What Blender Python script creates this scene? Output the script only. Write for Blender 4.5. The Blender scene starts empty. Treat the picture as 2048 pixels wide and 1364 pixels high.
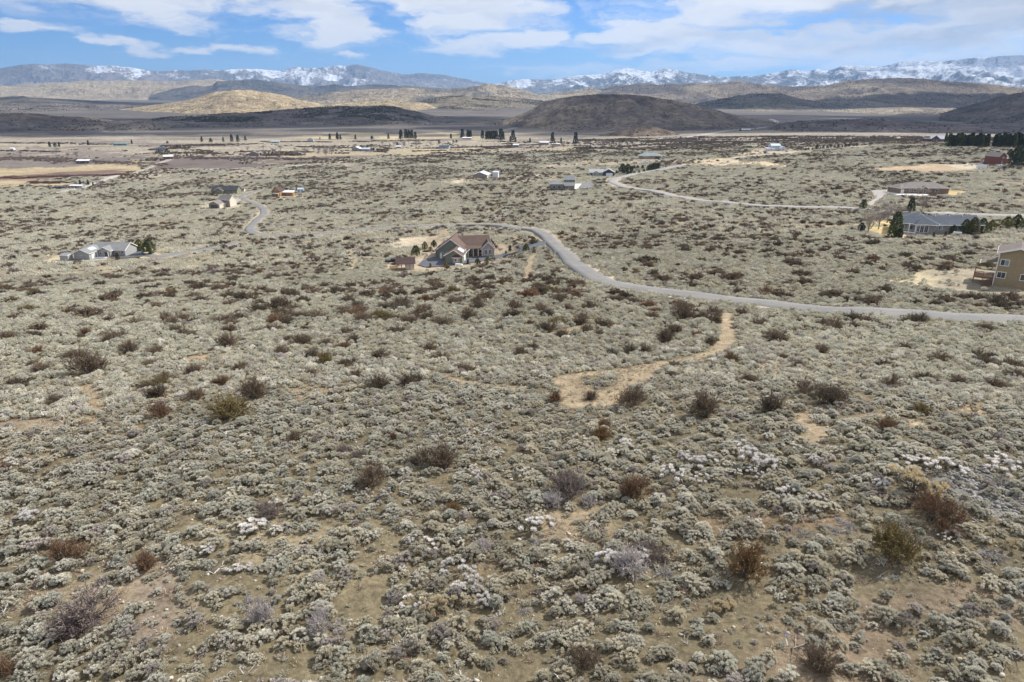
import bpy, math, random
import numpy as np
from mathutils import Vector, Matrix
random.seed(7)
rng = np.random.default_rng(7)
R = math.radians
S = bpy.context.scene
COL = S.collection

# ------------------------------------------------------------------ camera
CAM = np.array([0.0, 0.0, 100.0])
PITCH = R(20.0)
cam_data = bpy.data.cameras.new('camera')
cam_data.sensor_width = 36.0
cam_data.lens = 24.0
cam_data.clip_start = 0.5
cam_data.clip_end = 120000.0
cam = bpy.data.objects.new('camera', cam_data)
COL.objects.link(cam)
cam.location = CAM
cam.rotation_euler = (R(90) - PITCH, 0, 0)
S.camera = cam

# ------------------------------------------------------------------ light
SUN_AZ = R(62.0)      # clockwise from the view direction (+Y) towards the right (+X)
SUN_EL = R(40.0)
sun_dir = Vector((math.sin(SUN_AZ) * math.cos(SUN_EL), math.cos(SUN_AZ) * math.cos(SUN_EL), math.sin(SUN_EL)))
sd = bpy.data.lights.new('sun', 'SUN')
sd.energy = 5.0
sd.angle = R(1.2)
sd.color = (1.0, 0.95, 0.87)
sun = bpy.data.objects.new('sun', sd)
COL.objects.link(sun)
sun.rotation_euler = (-sun_dir).to_track_quat('-Z', 'Y').to_euler()
sun.location = (0, 0, 300)
S.view_settings.view_transform = 'Standard'
S.view_settings.look = 'None'
S.view_settings.exposure = 0.46
S.view_settings.gamma = 1.0
S.view_settings.use_curve_mapping = False
S.cycles.max_bounces = 6
S.cycles.diffuse_bounces = 3
S.cycles.transparent_max_bounces = 4
S.cycles.volume_bounces = 0

F = 24.0 / 36.0 * 2048.0
W_ = bpy.data.worlds.new('World')
S.world = W_
W_.use_nodes = True


def build_world():
    nt = W_.node_tree
    nt.nodes.clear()
    N, L = nt.nodes, nt.links
    out = N.new('ShaderNodeOutputWorld')
    bg = N.new('ShaderNodeBackground')
    L.new(bg.outputs[0], out.inputs[0])
    sky = N.new('ShaderNodeTexSky')
    sky.sky_type = 'NISHITA'
    sky.sun_disc = False
    sky.sun_elevation = SUN_EL
    sky.sun_rotation = SUN_AZ
    sky.altitude = 1500
    sky.air_density = 1.0
    sky.dust_density = 0.15
    sky.ozone_density = 3.0
    skm = N.new('ShaderNodeVectorMath'); skm.operation = 'MULTIPLY'
    L.new(sky.outputs[0], skm.inputs[0])
    skm.inputs[1].default_value = (0.034, 0.058, 0.096)
    tc = N.new('ShaderNodeTexCoord')
    sep = N.new('ShaderNodeSeparateXYZ')
    L.new(tc.outputs['Generated'], sep.inputs[0])

    def m(op, a, b=None, c=None, clamp=False):
        n = N.new('ShaderNodeMath'); n.operation = op; n.use_clamp = clamp
        for i, v in enumerate((a, b, c)):
            if v is None:
                continue
            if hasattr(v, 'links'):
                L.new(v, n.inputs[i])
            else:
                n.inputs[i].default_value = v
        return n.outputs[0]
    az = m('ARCTAN2', sep.outputs[0], sep.outputs[1])
    el = m('ARCSINE', sep.outputs[2])
    cmb = N.new('ShaderNodeCombineXYZ')
    L.new(az, cmb.inputs[0]); L.new(el, cmb.inputs[1])
    P0 = cmb.outputs[0]

    def noise(scale_xyz, sc, detail, rough, off=(0, 0, 0), src=None, dist=0.0):
        mp = N.new('ShaderNodeMapping')
        mp.inputs['Scale'].default_value = scale_xyz
        mp.inputs['Location'].default_value = off
        L.new(src or P0, mp.inputs[0])
        nn = N.new('ShaderNodeTexNoise')
        nn.inputs['Scale'].default_value = sc
        nn.inputs['Detail'].default_value = detail
        nn.inputs['Roughness'].default_value = rough
        nn.inputs['Distortion'].default_value = dist
        L.new(mp.outputs[0], nn.inputs['Vector'])
        return nn
    # domain warp
    wn = noise((3.0, 9.0, 1), 4.0, 6, 0.55)
    sub = N.new('ShaderNodeVectorMath'); sub.operation = 'SUBTRACT'
    L.new(wn.outputs['Color'], sub.inputs[0]); sub.inputs[1].default_value = (.5, .5, .5)
    mul = N.new('ShaderNodeVectorMath'); mul.operation = 'MULTIPLY'
    L.new(sub.outputs[0], mul.inputs[0]); mul.inputs[1].default_value = (0.24, 0.050, 0)
    add = N.new('ShaderNodeVectorMath'); add.operation = 'ADD'
    L.new(P0, add.inputs[0]); L.new(mul.outputs[0], add.inputs[1])
    PW = add.outputs[0]

    def blob(cx, cy, rx, ry, rot, amp):
        mp = N.new('ShaderNodeMapping'); mp.vector_type = 'TEXTURE'
        mp.inputs['Location'].default_value = (math.atan((cx - 1024) / F * 0.96), (185 - cy) / F * 0.97, 0)
        mp.inputs['Rotation'].default_value = (0, 0, R(rot))
        mp.inputs['Scale'].default_value = (rx * 1.1 / F, ry * 1.08 / F, 1)
        L.new(PW, mp.inputs[0])
        ln = N.new('ShaderNodeVectorMath'); ln.operation = 'LENGTH'
        L.new(mp.outputs[0], ln.inputs[0])
        mr = N.new('ShaderNodeMapRange'); mr.interpolation_type = 'SMOOTHSTEP'
        mr.inputs['From Min'].default_value = 1.25
        mr.inputs['From Max'].default_value = 0.25
        mr.inputs['To Min'].default_value = 0.0
        mr.inputs['To Max'].default_value = amp
        L.new(ln.outputs['Value'], mr.inputs['Value'])
        return mr.outputs[0]

    def blobs(lst):
        acc = None
        for b in lst:
            o = blob(*b)
            acc = o if acc is None else m('MAXIMUM', acc, o)
        return acc
    mask = blobs([
        (190, 8, 330, 50, -4, 1.0), (330, 42, 150, 34, -12, .95), (430, 60, 40, 14, -20, .8), (55, 88, 110, 10, -2, .7), (300, 108, 95, 13, -5, .75),
        (30, 60, 120, 14, 0, .55), (480, 111, 66, 13, -3, .95), (600, 10, 170, 34, -8, .95), (650, 45, 130, 36, -14, .95), (690, 76, 80, 34, 5, 1.0),
        (590, 84, 70, 14, -5, .6), (900, 18, 230, 42, -10, 1.0), (940, 52, 100, 30, 8, 1.0), (760, 122, 46, 13, 0, .85), (700, 106, 70, 14, 0, .45),
        (990, 96, 150, 22, 6, .95), (1085, 84, 55, 22, 0, 1.0), (1230, 78, 130, 18, 8, .8), (1400, 60, 230, 42, 8, .95), (1560, 24, 330, 50, 3, 1.0),
        (1480, 96, 330, 26, 2, .9), (1850, 20, 420, 60, 0, 1.0), (1800, 96, 420, 34, 4, 1.0), (1250, 146, 300, 16, 0, .6), (1700, 128, 420, 24, 2, .8),
        (2150, 60, 330, 90, 0, 1.0), (-250, 30, 300, 50, 0, .9), (1180, 28, 60, 14, 10, .45), (2700, 20, 500, 80, 0, .9), (-900, 40, 400, 60, 0, .9)])
    nz = noise((1.0, 5.2, 1), 8.5, 11, 0.66, src=PW, dist=.8).outputs['Fac']
    big = noise((0.8, 1.6, 1), 2.2, 4, 0.5, off=(5.3, 2.1, 0)).outputs['Fac']
    # overhead and behind: scattered cloud of the same sort
    high = N.new('ShaderNodeMapRange'); high.inputs['From Min'].default_value = 0.14; high.inputs['From Max'].default_value = 0.3
    L.new(el, high.inputs['Value'])
    side = m('GREATER_THAN', m('ABSOLUTE', az), 0.85)
    gen = m('MULTIPLY', m('MAXIMUM', high.outputs[0], side), m('MULTIPLY', big, 1.35))
    base = m('MAXIMUM', mask, gen)
    f = m('ADD', m('MULTIPLY', base, 0.95), m('MULTIPLY', m('SUBTRACT', nz, 0.5), 1.7))
    dens = N.new('ShaderNodeMapRange'); dens.interpolation_type = 'SMOOTHSTEP'
    dens.inputs['From Min'].default_value = 0.04
    dens.inputs['From Max'].default_value = 0.98
    L.new(f, dens.inputs['Value'])
    d2 = m('MULTIPLY', dens.outputs[0], 0.96)
    # grey undersides: right-hand sheet and soft variation
    gm = blobs([(1740, 62, 300, 20, 3, .85), (1930, 92, 260, 20, 6, .9), (1560, 92, 240, 14, 0, .4), (930, 30, 120, 14, -12, .35), (640, 40, 90, 14, -10, .3), (2200, 60, 300, 40, 0, .8), (1250, 100, 200, 12, 5, .4)])
    gn = noise((1.0, 4.5, 1), 7.0, 6, 0.55, off=(2.2, 7.7, 0), src=PW).outputs['Fac']
    gf = m('MULTIPLY', m('ADD', gm, 0.25), m('ADD', m('MULTIPLY', gn, 1.6), -0.1), clamp=True)
    cc = N.new('ShaderNodeMix'); cc.data_type = 'RGBA'
    L.new(gf, cc.inputs[0])
    cc.inputs[6].default_value = (0.78, 0.78, 0.79, 1)
    cc.inputs[7].default_value = (0.34, 0.38, 0.46, 1)
    mx = N.new('ShaderNodeMix'); mx.data_type = 'RGBA'
    L.new(d2, mx.inputs[0])
    L.new(skm.outputs[0], mx.inputs[6])
    L.new(cc.outputs[2], mx.inputs[7])
    L.new(mx.outputs[2], bg.inputs[0])
    bg.inputs[1].default_value = 1.0


build_world()

# ------------------------------------------------------------------ helpers
def ray(px, py):
    a = (px - 1024.0) / F
    b = (682.0 - py) / F
    return np.array([a, math.cos(PITCH) + b * math.sin(PITCH), -math.sin(PITCH) + b * math.cos(PITCH)])


def pix(p):
    """where a place in the world would be seen (used only to describe things in words and to thin out what cannot be seen)"""
    p = np.atleast_2d(p) - CAM
    t = p[:, 1] * math.cos(PITCH) - p[:, 2] * math.sin(PITCH)
    u = p[:, 1] * math.sin(PITCH) + p[:, 2] * math.cos(PITCH)
    t = np.where(t < 0.01, 0.01, t)
    return np.stack([1024 + F * p[:, 0] / t, 682 - F * u / t, t], 1)


def _hash(ix, iy, seed):
    h = (ix.astype(np.int64) * 374761393 + iy.astype(np.int64) * 668265263 + seed * 974634777) & 0xffffffff
    h = ((h ^ (h >> 13)) * 1274126177) & 0xffffffff
    h = (h ^ (h >> 16)) & 0xffffffff
    return h.astype(np.float64) / 4294967295.0


def vnoise(x, y, seed=0):
    x = np.asarray(x, float); y = np.asarray(y, float)
    ix = np.floor(x); iy = np.floor(y)
    fx = x - ix; fy = y - iy
    fx = fx * fx * fx * (fx * (fx * 6 - 15) + 10); fy = fy * fy * fy * (fy * (fy * 6 - 15) + 10)
    a = _hash(ix, iy, seed); b = _hash(ix + 1, iy, seed); c = _hash(ix, iy + 1, seed); d = _hash(ix + 1, iy + 1, seed)
    return (a * (1 - fx) + b * fx) * (1 - fy) + (c * (1 - fx) + d * fx) * fy


def fbm(x, y, seed=0, octv=5, gain=0.5):
    s = 0; a = 1; n = 0
    for i in range(octv):
        s = s + a * vnoise(x * 2 ** i + 17.3 * i, y * 2 ** i - 9.1 * i, seed + i)
        n += a; a *= gain
    return s / n


def ridged(x, y, seed=0, octv=5, gain=0.55):
    s = 0; a = 1; n = 0
    for i in range(octv):
        s = s + a * (1 - np.abs(2 * vnoise(x * 2 ** i + 5.3 * i, y * 2 ** i + 3.1 * i, seed + i) - 1))
        n += a; a *= gain
    return s / n


def sstep(a, b, x):
    t = np.clip((x - a) / (b - a), 0, 1)
    return t * t * (3 - 2 * t)


# ------------------------------------------------------------------ terrain
_ctl = [(1024, 1364, 27), (200, 1364, 27), (1850, 1364, 27), (1024, 900, 47), (100, 900, 49), (1950, 900, 45), (1024, 700, 82), (100, 700, 88),
        (1950, 700, 79), (1024, 600, 126), (100, 600, 140), (1950, 641, 108), (2000, 575, 137), (1700, 626, 113), (1400, 596, 134), (900, 528, 248),
        (190, 520, 284), (1110, 495, 232), (1850, 470, 245), (1840, 388, 395), (1130, 381, 480), (450, 387, 600), (435, 417, 515), (970, 356, 590),
        (1300, 320, 760), (1555, 302, 820), (2010, 330, 520), (1950, 294, 680), (1200, 353, 600), (560, 392, 585),
        (0, 340, 900), (200, 340, 900), (200, 300, 1200), (1024, 300, 1200), (600, 290, 1320), (1700, 272, 1300), (1400, 280, 1250)]
_P = []
for a_, b_, t_ in _ctl:
    q = ray(a_, b_) * t_
    _P.append((math.atan2(q[0], q[1]), math.log(math.hypot(q[0], q[1])), q[2]))
for a_ in (-45, -20, 0, 20, 45):
    _P.append((R(a_), math.log(2600), -95.0)); _P.append((R(a_), math.log(6000), -95.0)); _P.append((R(a_), math.log(15), -20.0))
_P = np.array(_P)
_U = np.stack([_P[:, 0] * 1.6, _P[:, 1]], 1)


def _tps(r2):
    return 0.5 * r2 * np.log(r2 + 1e-9)


_n = len(_U)
_K = _tps(((_U[:, None] - _U[None]) ** 2).sum(-1)) + np.eye(_n) * 0.01
_Q = np.concatenate([np.ones((_n, 1)), _U], 1)
_A = np.block([[_K, _Q], [_Q.T, np.zeros((3, 3))]])
_Wt = np.linalg.solve(_A, np.concatenate([_P[:, 2], np.zeros(3)]))


def hgt(x, y):
    """height of the land, world z"""
    x = np.atleast_1d(np.asarray(x, float)); y = np.atleast_1d(np.asarray(y, float))
    sh = x.shape
    x = x.ravel(); y = y.ravel()
    r = np.hypot(x, y)
    az = np.arctan2(x, y)
    a = np.abs(az)
    lim = R(45)
    ae = np.where(a < lim, a, lim * np.clip((math.pi - a) / (math.pi - lim), 0, 1)) * np.sign(az)
    lr = np.log(np.clip(r, 15, 5000))
    out = np.empty_like(x)
    for i in range(0, len(x), 60000):
        s = slice(i, i + 60000)
        u = np.stack([ae[s] * 1.6, lr[s]], 1)
        d2 = ((u[:, None] - _U[None]) ** 2).sum(-1)
        out[s] = _tps(d2) @ _Wt[:_n] + _Wt[_n] + u @ _Wt[_n + 1:]
    n1 = (fbm(x / 95 + 3.1, y / 95, 11, 3) - .5) * 2
    n2 = (fbm(x / 26, y / 26 + 1.7, 23, 3) - .5) * 2
    amp1 = 2.4 * sstep(40, 260, r) * (1 - 0.7 * sstep(700, 1100, r))
    amp2 = 0.25 + 0.65 * sstep(30, 200, r)
    z = 100 + out + n1 * amp1 + n2 * amp2 * (1 - sstep(900, 1400, r))
    for (cx, cy, zp, rp, mg) in PADS:
        d = np.hypot(x - cx, y - cy)
        k = d < rp + mg
        if k.any():
            w = 1 - sstep(rp, rp + mg, d[k])
            z[k] = z[k] * (1 - w) + zp * w
    return z.reshape(sh)


PADS = []


def at(px, py):
    """the place on the land seen at that point of the photograph"""
    d = ray(px, py)
    t = np.exp(np.linspace(math.log(15), math.log(12000), 900))
    p = CAM + d[None] * t[:, None]
    below = p[:, 2] < hgt(p[:, 0], p[:, 1])
    i = int(np.argmax(below)) if below.any() else len(t) - 1
    lo, hi = t[max(i - 1, 0)], t[i]
    tt = np.linspace(lo, hi, 40)
    p = CAM + d[None] * tt[:, None]
    b = p[:, 2] < hgt(p[:, 0], p[:, 1])
    k = int(np.argmax(b)) if b.any() else 39
    q = p[k]
    return np.array([q[0], q[1], float(hgt(q[0], q[1])[0])]), float(tt[k])


def poly_at(pts):
    return np.array([at(*p)[0][:2] for p in pts])


def inside(poly, x, y):
    c = np.zeros(x.shape, bool)
    n = len(poly)
    j = n - 1
    for i in range(n):
        xi, yi = poly[i]; xj, yj = poly[j]
        c ^= ((yi > y) != (yj > y)) & (x < (xj - xi) * (y - yi) / (yj - yi + 1e-12) + xi)
        j = i
    return c


def dist_line(pl, x, y):
    d = np.full(x.shape, 1e9)
    for i in range(len(pl) - 1):
        ax, ay = pl[i]; bx, by = pl[i + 1]
        vx, vy = bx - ax, by - ay
        t = np.clip(((x - ax) * vx + (y - ay) * vy) / (vx * vx + vy * vy + 1e-9), 0, 1)
        d = np.minimum(d, np.hypot(x - ax - t * vx, y - ay - t * vy))
    return d


def smooth_line(pts, step):
    """Catmull-Rom through the points, resampled every step metres"""
    P = np.array(pts, float)
    P = np.concatenate([[2 * P[0] - P[1]], P, [2 * P[-1] - P[-2]]])
    out = []
    for i in range(1, len(P) - 2):
        p0, p1, p2, p3 = P[i - 1], P[i], P[i + 1], P[i + 2]
        for t in np.linspace(0, 1, 24, endpoint=False):
            out.append(.5 * ((2 * p1) + (-p0 + p2) * t + (2 * p0 - 5 * p1 + 4 * p2 - p3) * t * t + (-p0 + 3 * p1 - 3 * p2 + p3) * t ** 3))
    out.append(P[-2])
    out = np.array(out)
    seg = np.concatenate([[0], np.cumsum(np.hypot(*(out[1:] - out[:-1]).T))])
    s = np.arange(0, seg[-1], step)
    return np.stack([np.interp(s, seg, out[:, 0]), np.interp(s, seg, out[:, 1])], 1)


# ------------------------------------------------------------------ materials
def new_mat(name):
    mt = bpy.data.materials.new(name)
    mt.use_nodes = True
    nt = mt.node_tree
    return mt, nt, nt.nodes, nt.links, nt.nodes['Principled BSDF']


def mixc(N, L, fac, a, b, blend='MIX'):
    n = N.new('ShaderNodeMix'); n.data_type = 'RGBA'; n.blend_type = blend
    for i, v in ((0, fac), (6, a), (7, b)):
        if hasattr(v, 'links'):
            L.new(v, n.inputs[i])
        elif i == 0:
            n.inputs[0].default_value = v
        else:
            n.inputs[i].default_value = (*v[:3], 1)
    return n.outputs[2]


def ramp(N, L, src, a, b):
    n = N.new('ShaderNodeMapRange')
    n.inputs['From Min'].default_value = a; n.inputs['From Max'].default_value = b
    L.new(src, n.inputs['Value'])
    return n.outputs[0]


def noise_tex(N, L, scale, detail=4, rough=.55, coord='Object', stretch=None):
    tc = N.new('ShaderNodeTexCoord')
    src = tc.outputs[coord]
    if stretch:
        mp = N.new('ShaderNodeMapping'); mp.inputs['Scale'].default_value = stretch
        L.new(src, mp.inputs[0]); src = mp.outputs[0]
    n = N.new('ShaderNodeTexNoise')
    n.inputs['Scale'].default_value = scale
    n.inputs['Detail'].default_value = detail
    n.inputs['Roughness'].default_value = rough
    L.new(src, n.inputs['Vector'])
    return n.outputs['Fac']


_mats = {}


def plain(name, col, rough=.8, vary=.18, scale=3.0, metal=0.0, bump=.0, stretch=None, spec=.3):
    if name in _mats:
        return _mats[name]
    mt, nt, N, L, B = new_mat(name)
    n = noise_tex(N, L, scale, 5, .6, stretch=stretch)
    lo = [c * (1 - vary) for c in col]; hi = [min(1, c * (1 + vary)) for c in col]
    L.new(mixc(N, L, ramp(N, L, n, .3, .7), lo, hi), B.inputs['Base Color'])
    B.inputs['Roughness'].default_value = rough
    B.inputs['Metallic'].default_value = metal
    B.inputs['Specular IOR Level'].default_value = spec
    if bump:
        bp = N.new('ShaderNodeBump'); bp.inputs['Strength'].default_value = bump; bp.inputs['Distance'].default_value = .05
        L.new(n, bp.inputs['Height']); L.new(bp.outputs[0], B.inputs['Normal'])
    _mats[name] = mt
    return mt


def siding(name, col, pitch=.25, vertical=False):
    """painted boards: fine relief and slight weathering"""
    if name in _mats:
        return _mats[name]
    mt, nt, N, L, B = new_mat(name)
    tc = N.new('ShaderNodeTexCoord')
    sp = N.new('ShaderNodeSeparateXYZ'); L.new(tc.outputs['Object'], sp.inputs[0])
    if vertical:
        a = N.new('ShaderNodeMath'); a.operation = 'ADD'; L.new(sp.outputs[0], a.inputs[0]); L.new(sp.outputs[1], a.inputs[1]); src = a.outputs[0]
    else:
        src = sp.outputs[2]
    md = N.new('ShaderNodeMath'); md.operation = 'PINGPONG'; L.new(src, md.inputs[0]); md.inputs[1].default_value = pitch / 2
    g = ramp(N, L, md.outputs[0], 0, pitch * .08)
    n = noise_tex(N, L, 1.2, 5, .6)
    c = mixc(N, L, ramp(N, L, n, .3, .7), [v * .86 for v in col], [min(1, v * 1.1) for v in col])
    L.new(mixc(N, L, g, [v * .72 for v in col], c), B.inputs['Base Color'])
    bp = N.new('ShaderNodeBump'); bp.inputs['Strength'].default_value = .5; bp.inputs['Distance'].default_value = .03
    L.new(g, bp.inputs['Height']); L.new(bp.outputs[0], B.inputs['Normal'])
    B.inputs['Roughness'].default_value = .75
    _mats[name] = mt
    return mt


def attr_mat(name, attr='tint', vary=.25, scale=2.0, rough=.9, transl=0.0, kind='INSTANCER', objrand=.12):
    mt, nt, N, L, B = new_mat(name)
    at_ = N.new('ShaderNodeAttribute'); at_.attribute_type = kind; at_.attribute_name = attr
    n = noise_tex(N, L, scale, 3, .6)
    v = N.new('ShaderNodeMapRange'); v.inputs['From Min'].default_value = .3; v.inputs['From Max'].default_value = .7
    v.inputs['To Min'].default_value = 1 - vary; v.inputs['To Max'].default_value = 1 + vary
    L.new(n, v.inputs['Value'])
    sc = N.new('ShaderNodeVectorMath'); sc.operation = 'SCALE'
    L.new(at_.outputs['Color'], sc.inputs[0]); L.new(v.outputs[0], sc.inputs['Scale'])
    L.new(sc.outputs[0], B.inputs['Base Color'])
    B.inputs['Roughness'].default_value = rough
    B.inputs['Specular IOR Level'].default_value = .1
    if transl:
        tr = N.new('ShaderNodeBsdfTranslucent'); L.new(sc.outputs[0], tr.inputs[0])
        mx = N.new('ShaderNodeMixShader'); mx.inputs[0].default_value = transl
        out = N['Material Output'] if 'Material Output' in N else [q for q in N if q.type == 'OUTPUT_MATERIAL'][0]
        L.new(B.outputs[0], mx.inputs[1]); L.new(tr.outputs[0], mx.inputs[2]); L.new(mx.outputs[0], out.inputs[0])
    return mt


# ------------------------------------------------------------------ mesh helpers
def mesh_np(name, V, Fq, mat=None, smooth=False, mats=None, midx=None):
    """V (n,3); Fq (m,3) or (m,4) array or list of such arrays"""
    me = bpy.data.meshes.new(name)
    V = np.asarray(V, np.float32)
    if isinstance(Fq, np.ndarray):
        Fq = [Fq]
    Fq = [f for f in Fq if len(f)]
    me.vertices.add(len(V)); me.vertices.foreach_set('co', V.ravel())
    nl = sum(f.size for f in Fq); nf = sum(len(f) for f in Fq)
    me.loops.add(nl); me.polygons.add(nf)
    me.loops.foreach_set('vertex_index', np.concatenate([f.ravel() for f in Fq]).astype(np.int32))
    tot = np.concatenate([np.full(len(f), f.shape[1]) for f in Fq]).astype(np.int32)
    st = np.concatenate([[0], np.cumsum(tot)[:-1]]).astype(np.int32)
    me.polygons.foreach_set('loop_start', st)
    try:
        me.polygons.foreach_set('loop_total', tot)
    except Exception:
        pass
    if smooth:
        me.polygons.foreach_set('use_smooth', np.ones(nf, bool))
    for mm in (mats or ([mat] if mat else [])):
        me.materials.append(mm)
    if midx is not None:
        me.polygons.foreach_set('material_index', np.asarray(midx, np.int32))
    me.update(calc_edges=True)
    me.validate()
    return me


def link(name, me, parent=None, loc=None, rot=None, scale=None):
    o = bpy.data.objects.new(name, me)
    COL.objects.link(o)
    if parent is not None:
        o.parent = parent
    if loc is not None:
        o.location = [float(v) for v in loc]
    if rot is not None:
        o.rotation_euler = rot
    if scale is not None:
        o.scale = scale if hasattr(scale, '__len__') else (scale,) * 3
    return o


def tag(o, label=None, cat=None, group=None, kind=None):
    if label: o['label'] = label
    if cat: o['category'] = cat
    if group: o['group'] = group
    if kind: o['kind'] = kind
    return o


def empty(name, loc, rz=0):
    o = bpy.data.objects.new(name, None)
    COL.objects.link(o)
    o.location = [float(v) for v in loc]
    o.rotation_euler = (0, 0, rz)
    o.empty_display_size = .2
    return o


def set_col(me, name, arr):
    a = me.attributes.new(name, 'FLOAT_COLOR', 'POINT')
    c = np.ones((len(arr), 4), np.float32); c[:, :3] = arr
    a.data.foreach_set('color', c.ravel())


class MB:
    def __init__(s):
        s.v = []; s.f = []

    def add(s, vs, fs):
        b = len(s.v)
        s.v += [tuple(map(float, v)) for v in vs]
        s.f += [tuple(b + i for i in f) for f in fs]
        return s

    def box(s, x0, x1, y0, y1, z0, z1):
        return s.add([(x0, y0, z0), (x1, y0, z0), (x1, y1, z0), (x0, y1, z0), (x0, y0, z1), (x1, y0, z1), (x1, y1, z1), (x0, y1, z1)],
                     [(0, 3, 2, 1), (4, 5, 6, 7), (0, 1, 5, 4), (1, 2, 6, 5), (2, 3, 7, 6), (3, 0, 4, 7)])

    def bar(s, a, b, w, h=None):
        """square bar from a to b"""
        a = Vector(a); b = Vector(b); d = (b - a).normalized()
        u = d.cross(Vector((0, 0, 1)))
        if u.length < 1e-4: u = Vector((1, 0, 0))
        u.normalize(); v = u.cross(d); h = h or w
        vs = [p + u * i * w / 2 + v * j * h / 2 for p in (a, b) for i, j in ((-1, -1), (1, -1), (1, 1), (-1, 1))]
        return s.add(vs, [(0, 1, 2, 3), (7, 6, 5, 4), (0, 4, 5, 1), (1, 5, 6, 2), (2, 6, 7, 3), (3, 7, 4, 0)])

    def cyl(s, c, r, z0, z1, n=12, axis='z', r2=None):
        vs = []
        r2 = r if r2 is None else r2
        for z, rr in ((z0, r), (z1, r2)):
            for k in range(n):
                a = 2 * math.pi * k / n
                if axis == 'z': vs.append((c[0] + rr * math.cos(a), c[1] + rr * math.sin(a), z))
                elif axis == 'y': vs.append((c[0] + rr * math.cos(a), z, c[1] + rr * math.sin(a)))
                else: vs.append((z, c[0] + rr * math.cos(a), c[1] + rr * math.sin(a)))
        return s.add(vs, [tuple(range(n))[::-1], tuple(range(n, 2 * n))] + [(k, (k + 1) % n, n + (k + 1) % n, n + k) for k in range(n)])

    def extrude(s, poly, axis, a, b):
        """closed polygon of (u, z) pairs extruded along axis 'x' or 'y' between a and b"""
        n = len(poly)
        vs = []
        for t in (a, b):
            for (u, z) in poly:
                vs.append((t, u, z) if axis == 'x' else (u, t, z))
        return s.add(vs, [tuple(range(n)), tuple(range(2 * n - 1, n - 1, -1))] + [(k, n + k, n + (k + 1) % n, (k + 1) % n) for k in range(n)])

    def mesh(s, name, mat):
        me = bpy.data.meshes.new(name)
        me.from_pydata(s.v, [], s.f)
        me.materials.append(mat)
        me.update()
        import bmesh
        bm = bmesh.new(); bm.from_mesh(me)
        bmesh.ops.recalc_face_normals(bm, faces=bm.faces)
        bm.to_mesh(me); bm.free()
        return me

    def build(s, name, mat, parent=None, **k):
        return link(name, s.mesh(name, mat), parent, **k)


# building plots cut level into the slope: (px, py of the front, metres right, metres back, radius, run-out)
_pads = []
for px_, py_, ox, oy, rp, mg in [(905, 528, 3, 10, 15, 9), (165, 520, 8, 8, 14, 9), (1850, 469, 5, 6, 13, 9), (1848, 388, 0, 6, 16, 9), (1130, 381, -2, 5, 9, 8), (1987, 571, 4, 5, 8, 6), (1200, 353, 1, 5, 12, 9), (1302, 318, 0, 6, 15, 9),
                                 (1553, 302, 0, 5, 12, 9), (1872, 283, -1, 6, 12, 9), (1998, 329, 7, 5, 11, 9), (960, 357, 4, 7, 13, 9), (449, 388, 0, 5, 12, 8), (429, 417, 2, 8, 10, 8), (560, 393, 3, 4, 11, 8), (812, 541, 0, 2, 4, 4)]:
    q_, t_ = at(px_, py_)
    _pads.append((q_[0] + ox, q_[1] + oy, float(q_[2]), rp, mg))
PADS += _pads

# ------------------------------------------------------------------ surveyed lines and patches (as seen in the photograph, laid on the land)
ROAD_A = [(2120, 650), (2048, 644), (1900, 638), (1700, 625), (1550, 610), (1420, 596), (1330, 586), (1250, 573), (1190, 554), (1150, 529), (1118, 498), (1094, 474), (1062, 459), (1010, 452),
          (930, 449), (850, 451), (760, 456), (680, 463), (600, 469), (535, 470), (508, 466), (500, 456), (513, 441), (528, 427), (522, 413), (502, 404), (487, 398), (484, 392), (497, 387), (520, 380)]
ROAD_B = [(2120, 436), (1960, 431), (1830, 427), (1715, 418), (1600, 415), (1500, 411), (1400, 401), (1340, 391), (1290, 381), (1245, 373), (1225, 364), (1236, 356), (1278, 346), (1330, 337), (1380, 330)]
FARROADS = [([(1380, 330), (1440, 324), (1500, 318)], 7, (.36, .33, .28)), ([(1370, 275), (1450, 262), (1530, 254), (1552, 243), (1540, 238)], 12, (.42, .40, .37)),
            ([(120, 384), (175, 372), (250, 348), (345, 343), (480, 336), (620, 329), (700, 322)], 6, (.47, .45, .41)), ([(268, 347), (310, 330), (345, 318), (400, 309)], 5, (.42, .38, .31)),
            ([(1100, 334), (1200, 333), (1290, 329), (1380, 331)], 2.5, (.16, .14, .11)), ([(1560, 308), (1500, 312), (1440, 322)], 6, (.42, .36, .27)), ([(0, 312), (200, 306), (420, 303)], 5, (.42, .38, .31)),
            ([(600, 292), (760, 288), (900, 283), (1100, 286)], 5, (.45, .41, .33)), ([(1200, 270), (1290, 268), (1370, 272)], 8, (.34, .3, .27)), ([(970, 268), (1050, 252), (1090, 248)], 8, (.38, .33, .29))]
TRAILS = [([(1452, 628), (1455, 655), (1447, 690), (1405, 712), (1340, 724), (1270, 738), (1210, 744), (1150, 752), (1120, 765)], 1.25), ([(1300, 737), (1270, 757), (1235, 780), (1205, 796), (1150, 806)], 1.8),
          ([(1140, 757), (1160, 780), (1160, 800), (1230, 806)], 2.0), ([(168, 772), (190, 790), (206, 822)], .7), ([(0, 851), (60, 846), (120, 855)], 1.2), ([(700, 500), (712, 520), (702, 540)], 1.2),
          ([(1068, 505), (1060, 530), (1055, 560)], 1.5), ([(795, 522), (830, 505), (850, 495), (880, 472), (892, 458)], 1.8), ([(1010, 670), (1100, 668), (1160, 655)], 1.4), ([(880, 750), (960, 770), (1060, 775)], 1.0),
          ([(1100, 640), (1180, 640), (1240, 655)], .9), ([(1600, 830), (1640, 870), (1600, 880)], .9),
          ([(1700, 840), (1780, 830), (1840, 850)], .8)]
_road_a = smooth_line(poly_at(ROAD_A), 2.0)
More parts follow.
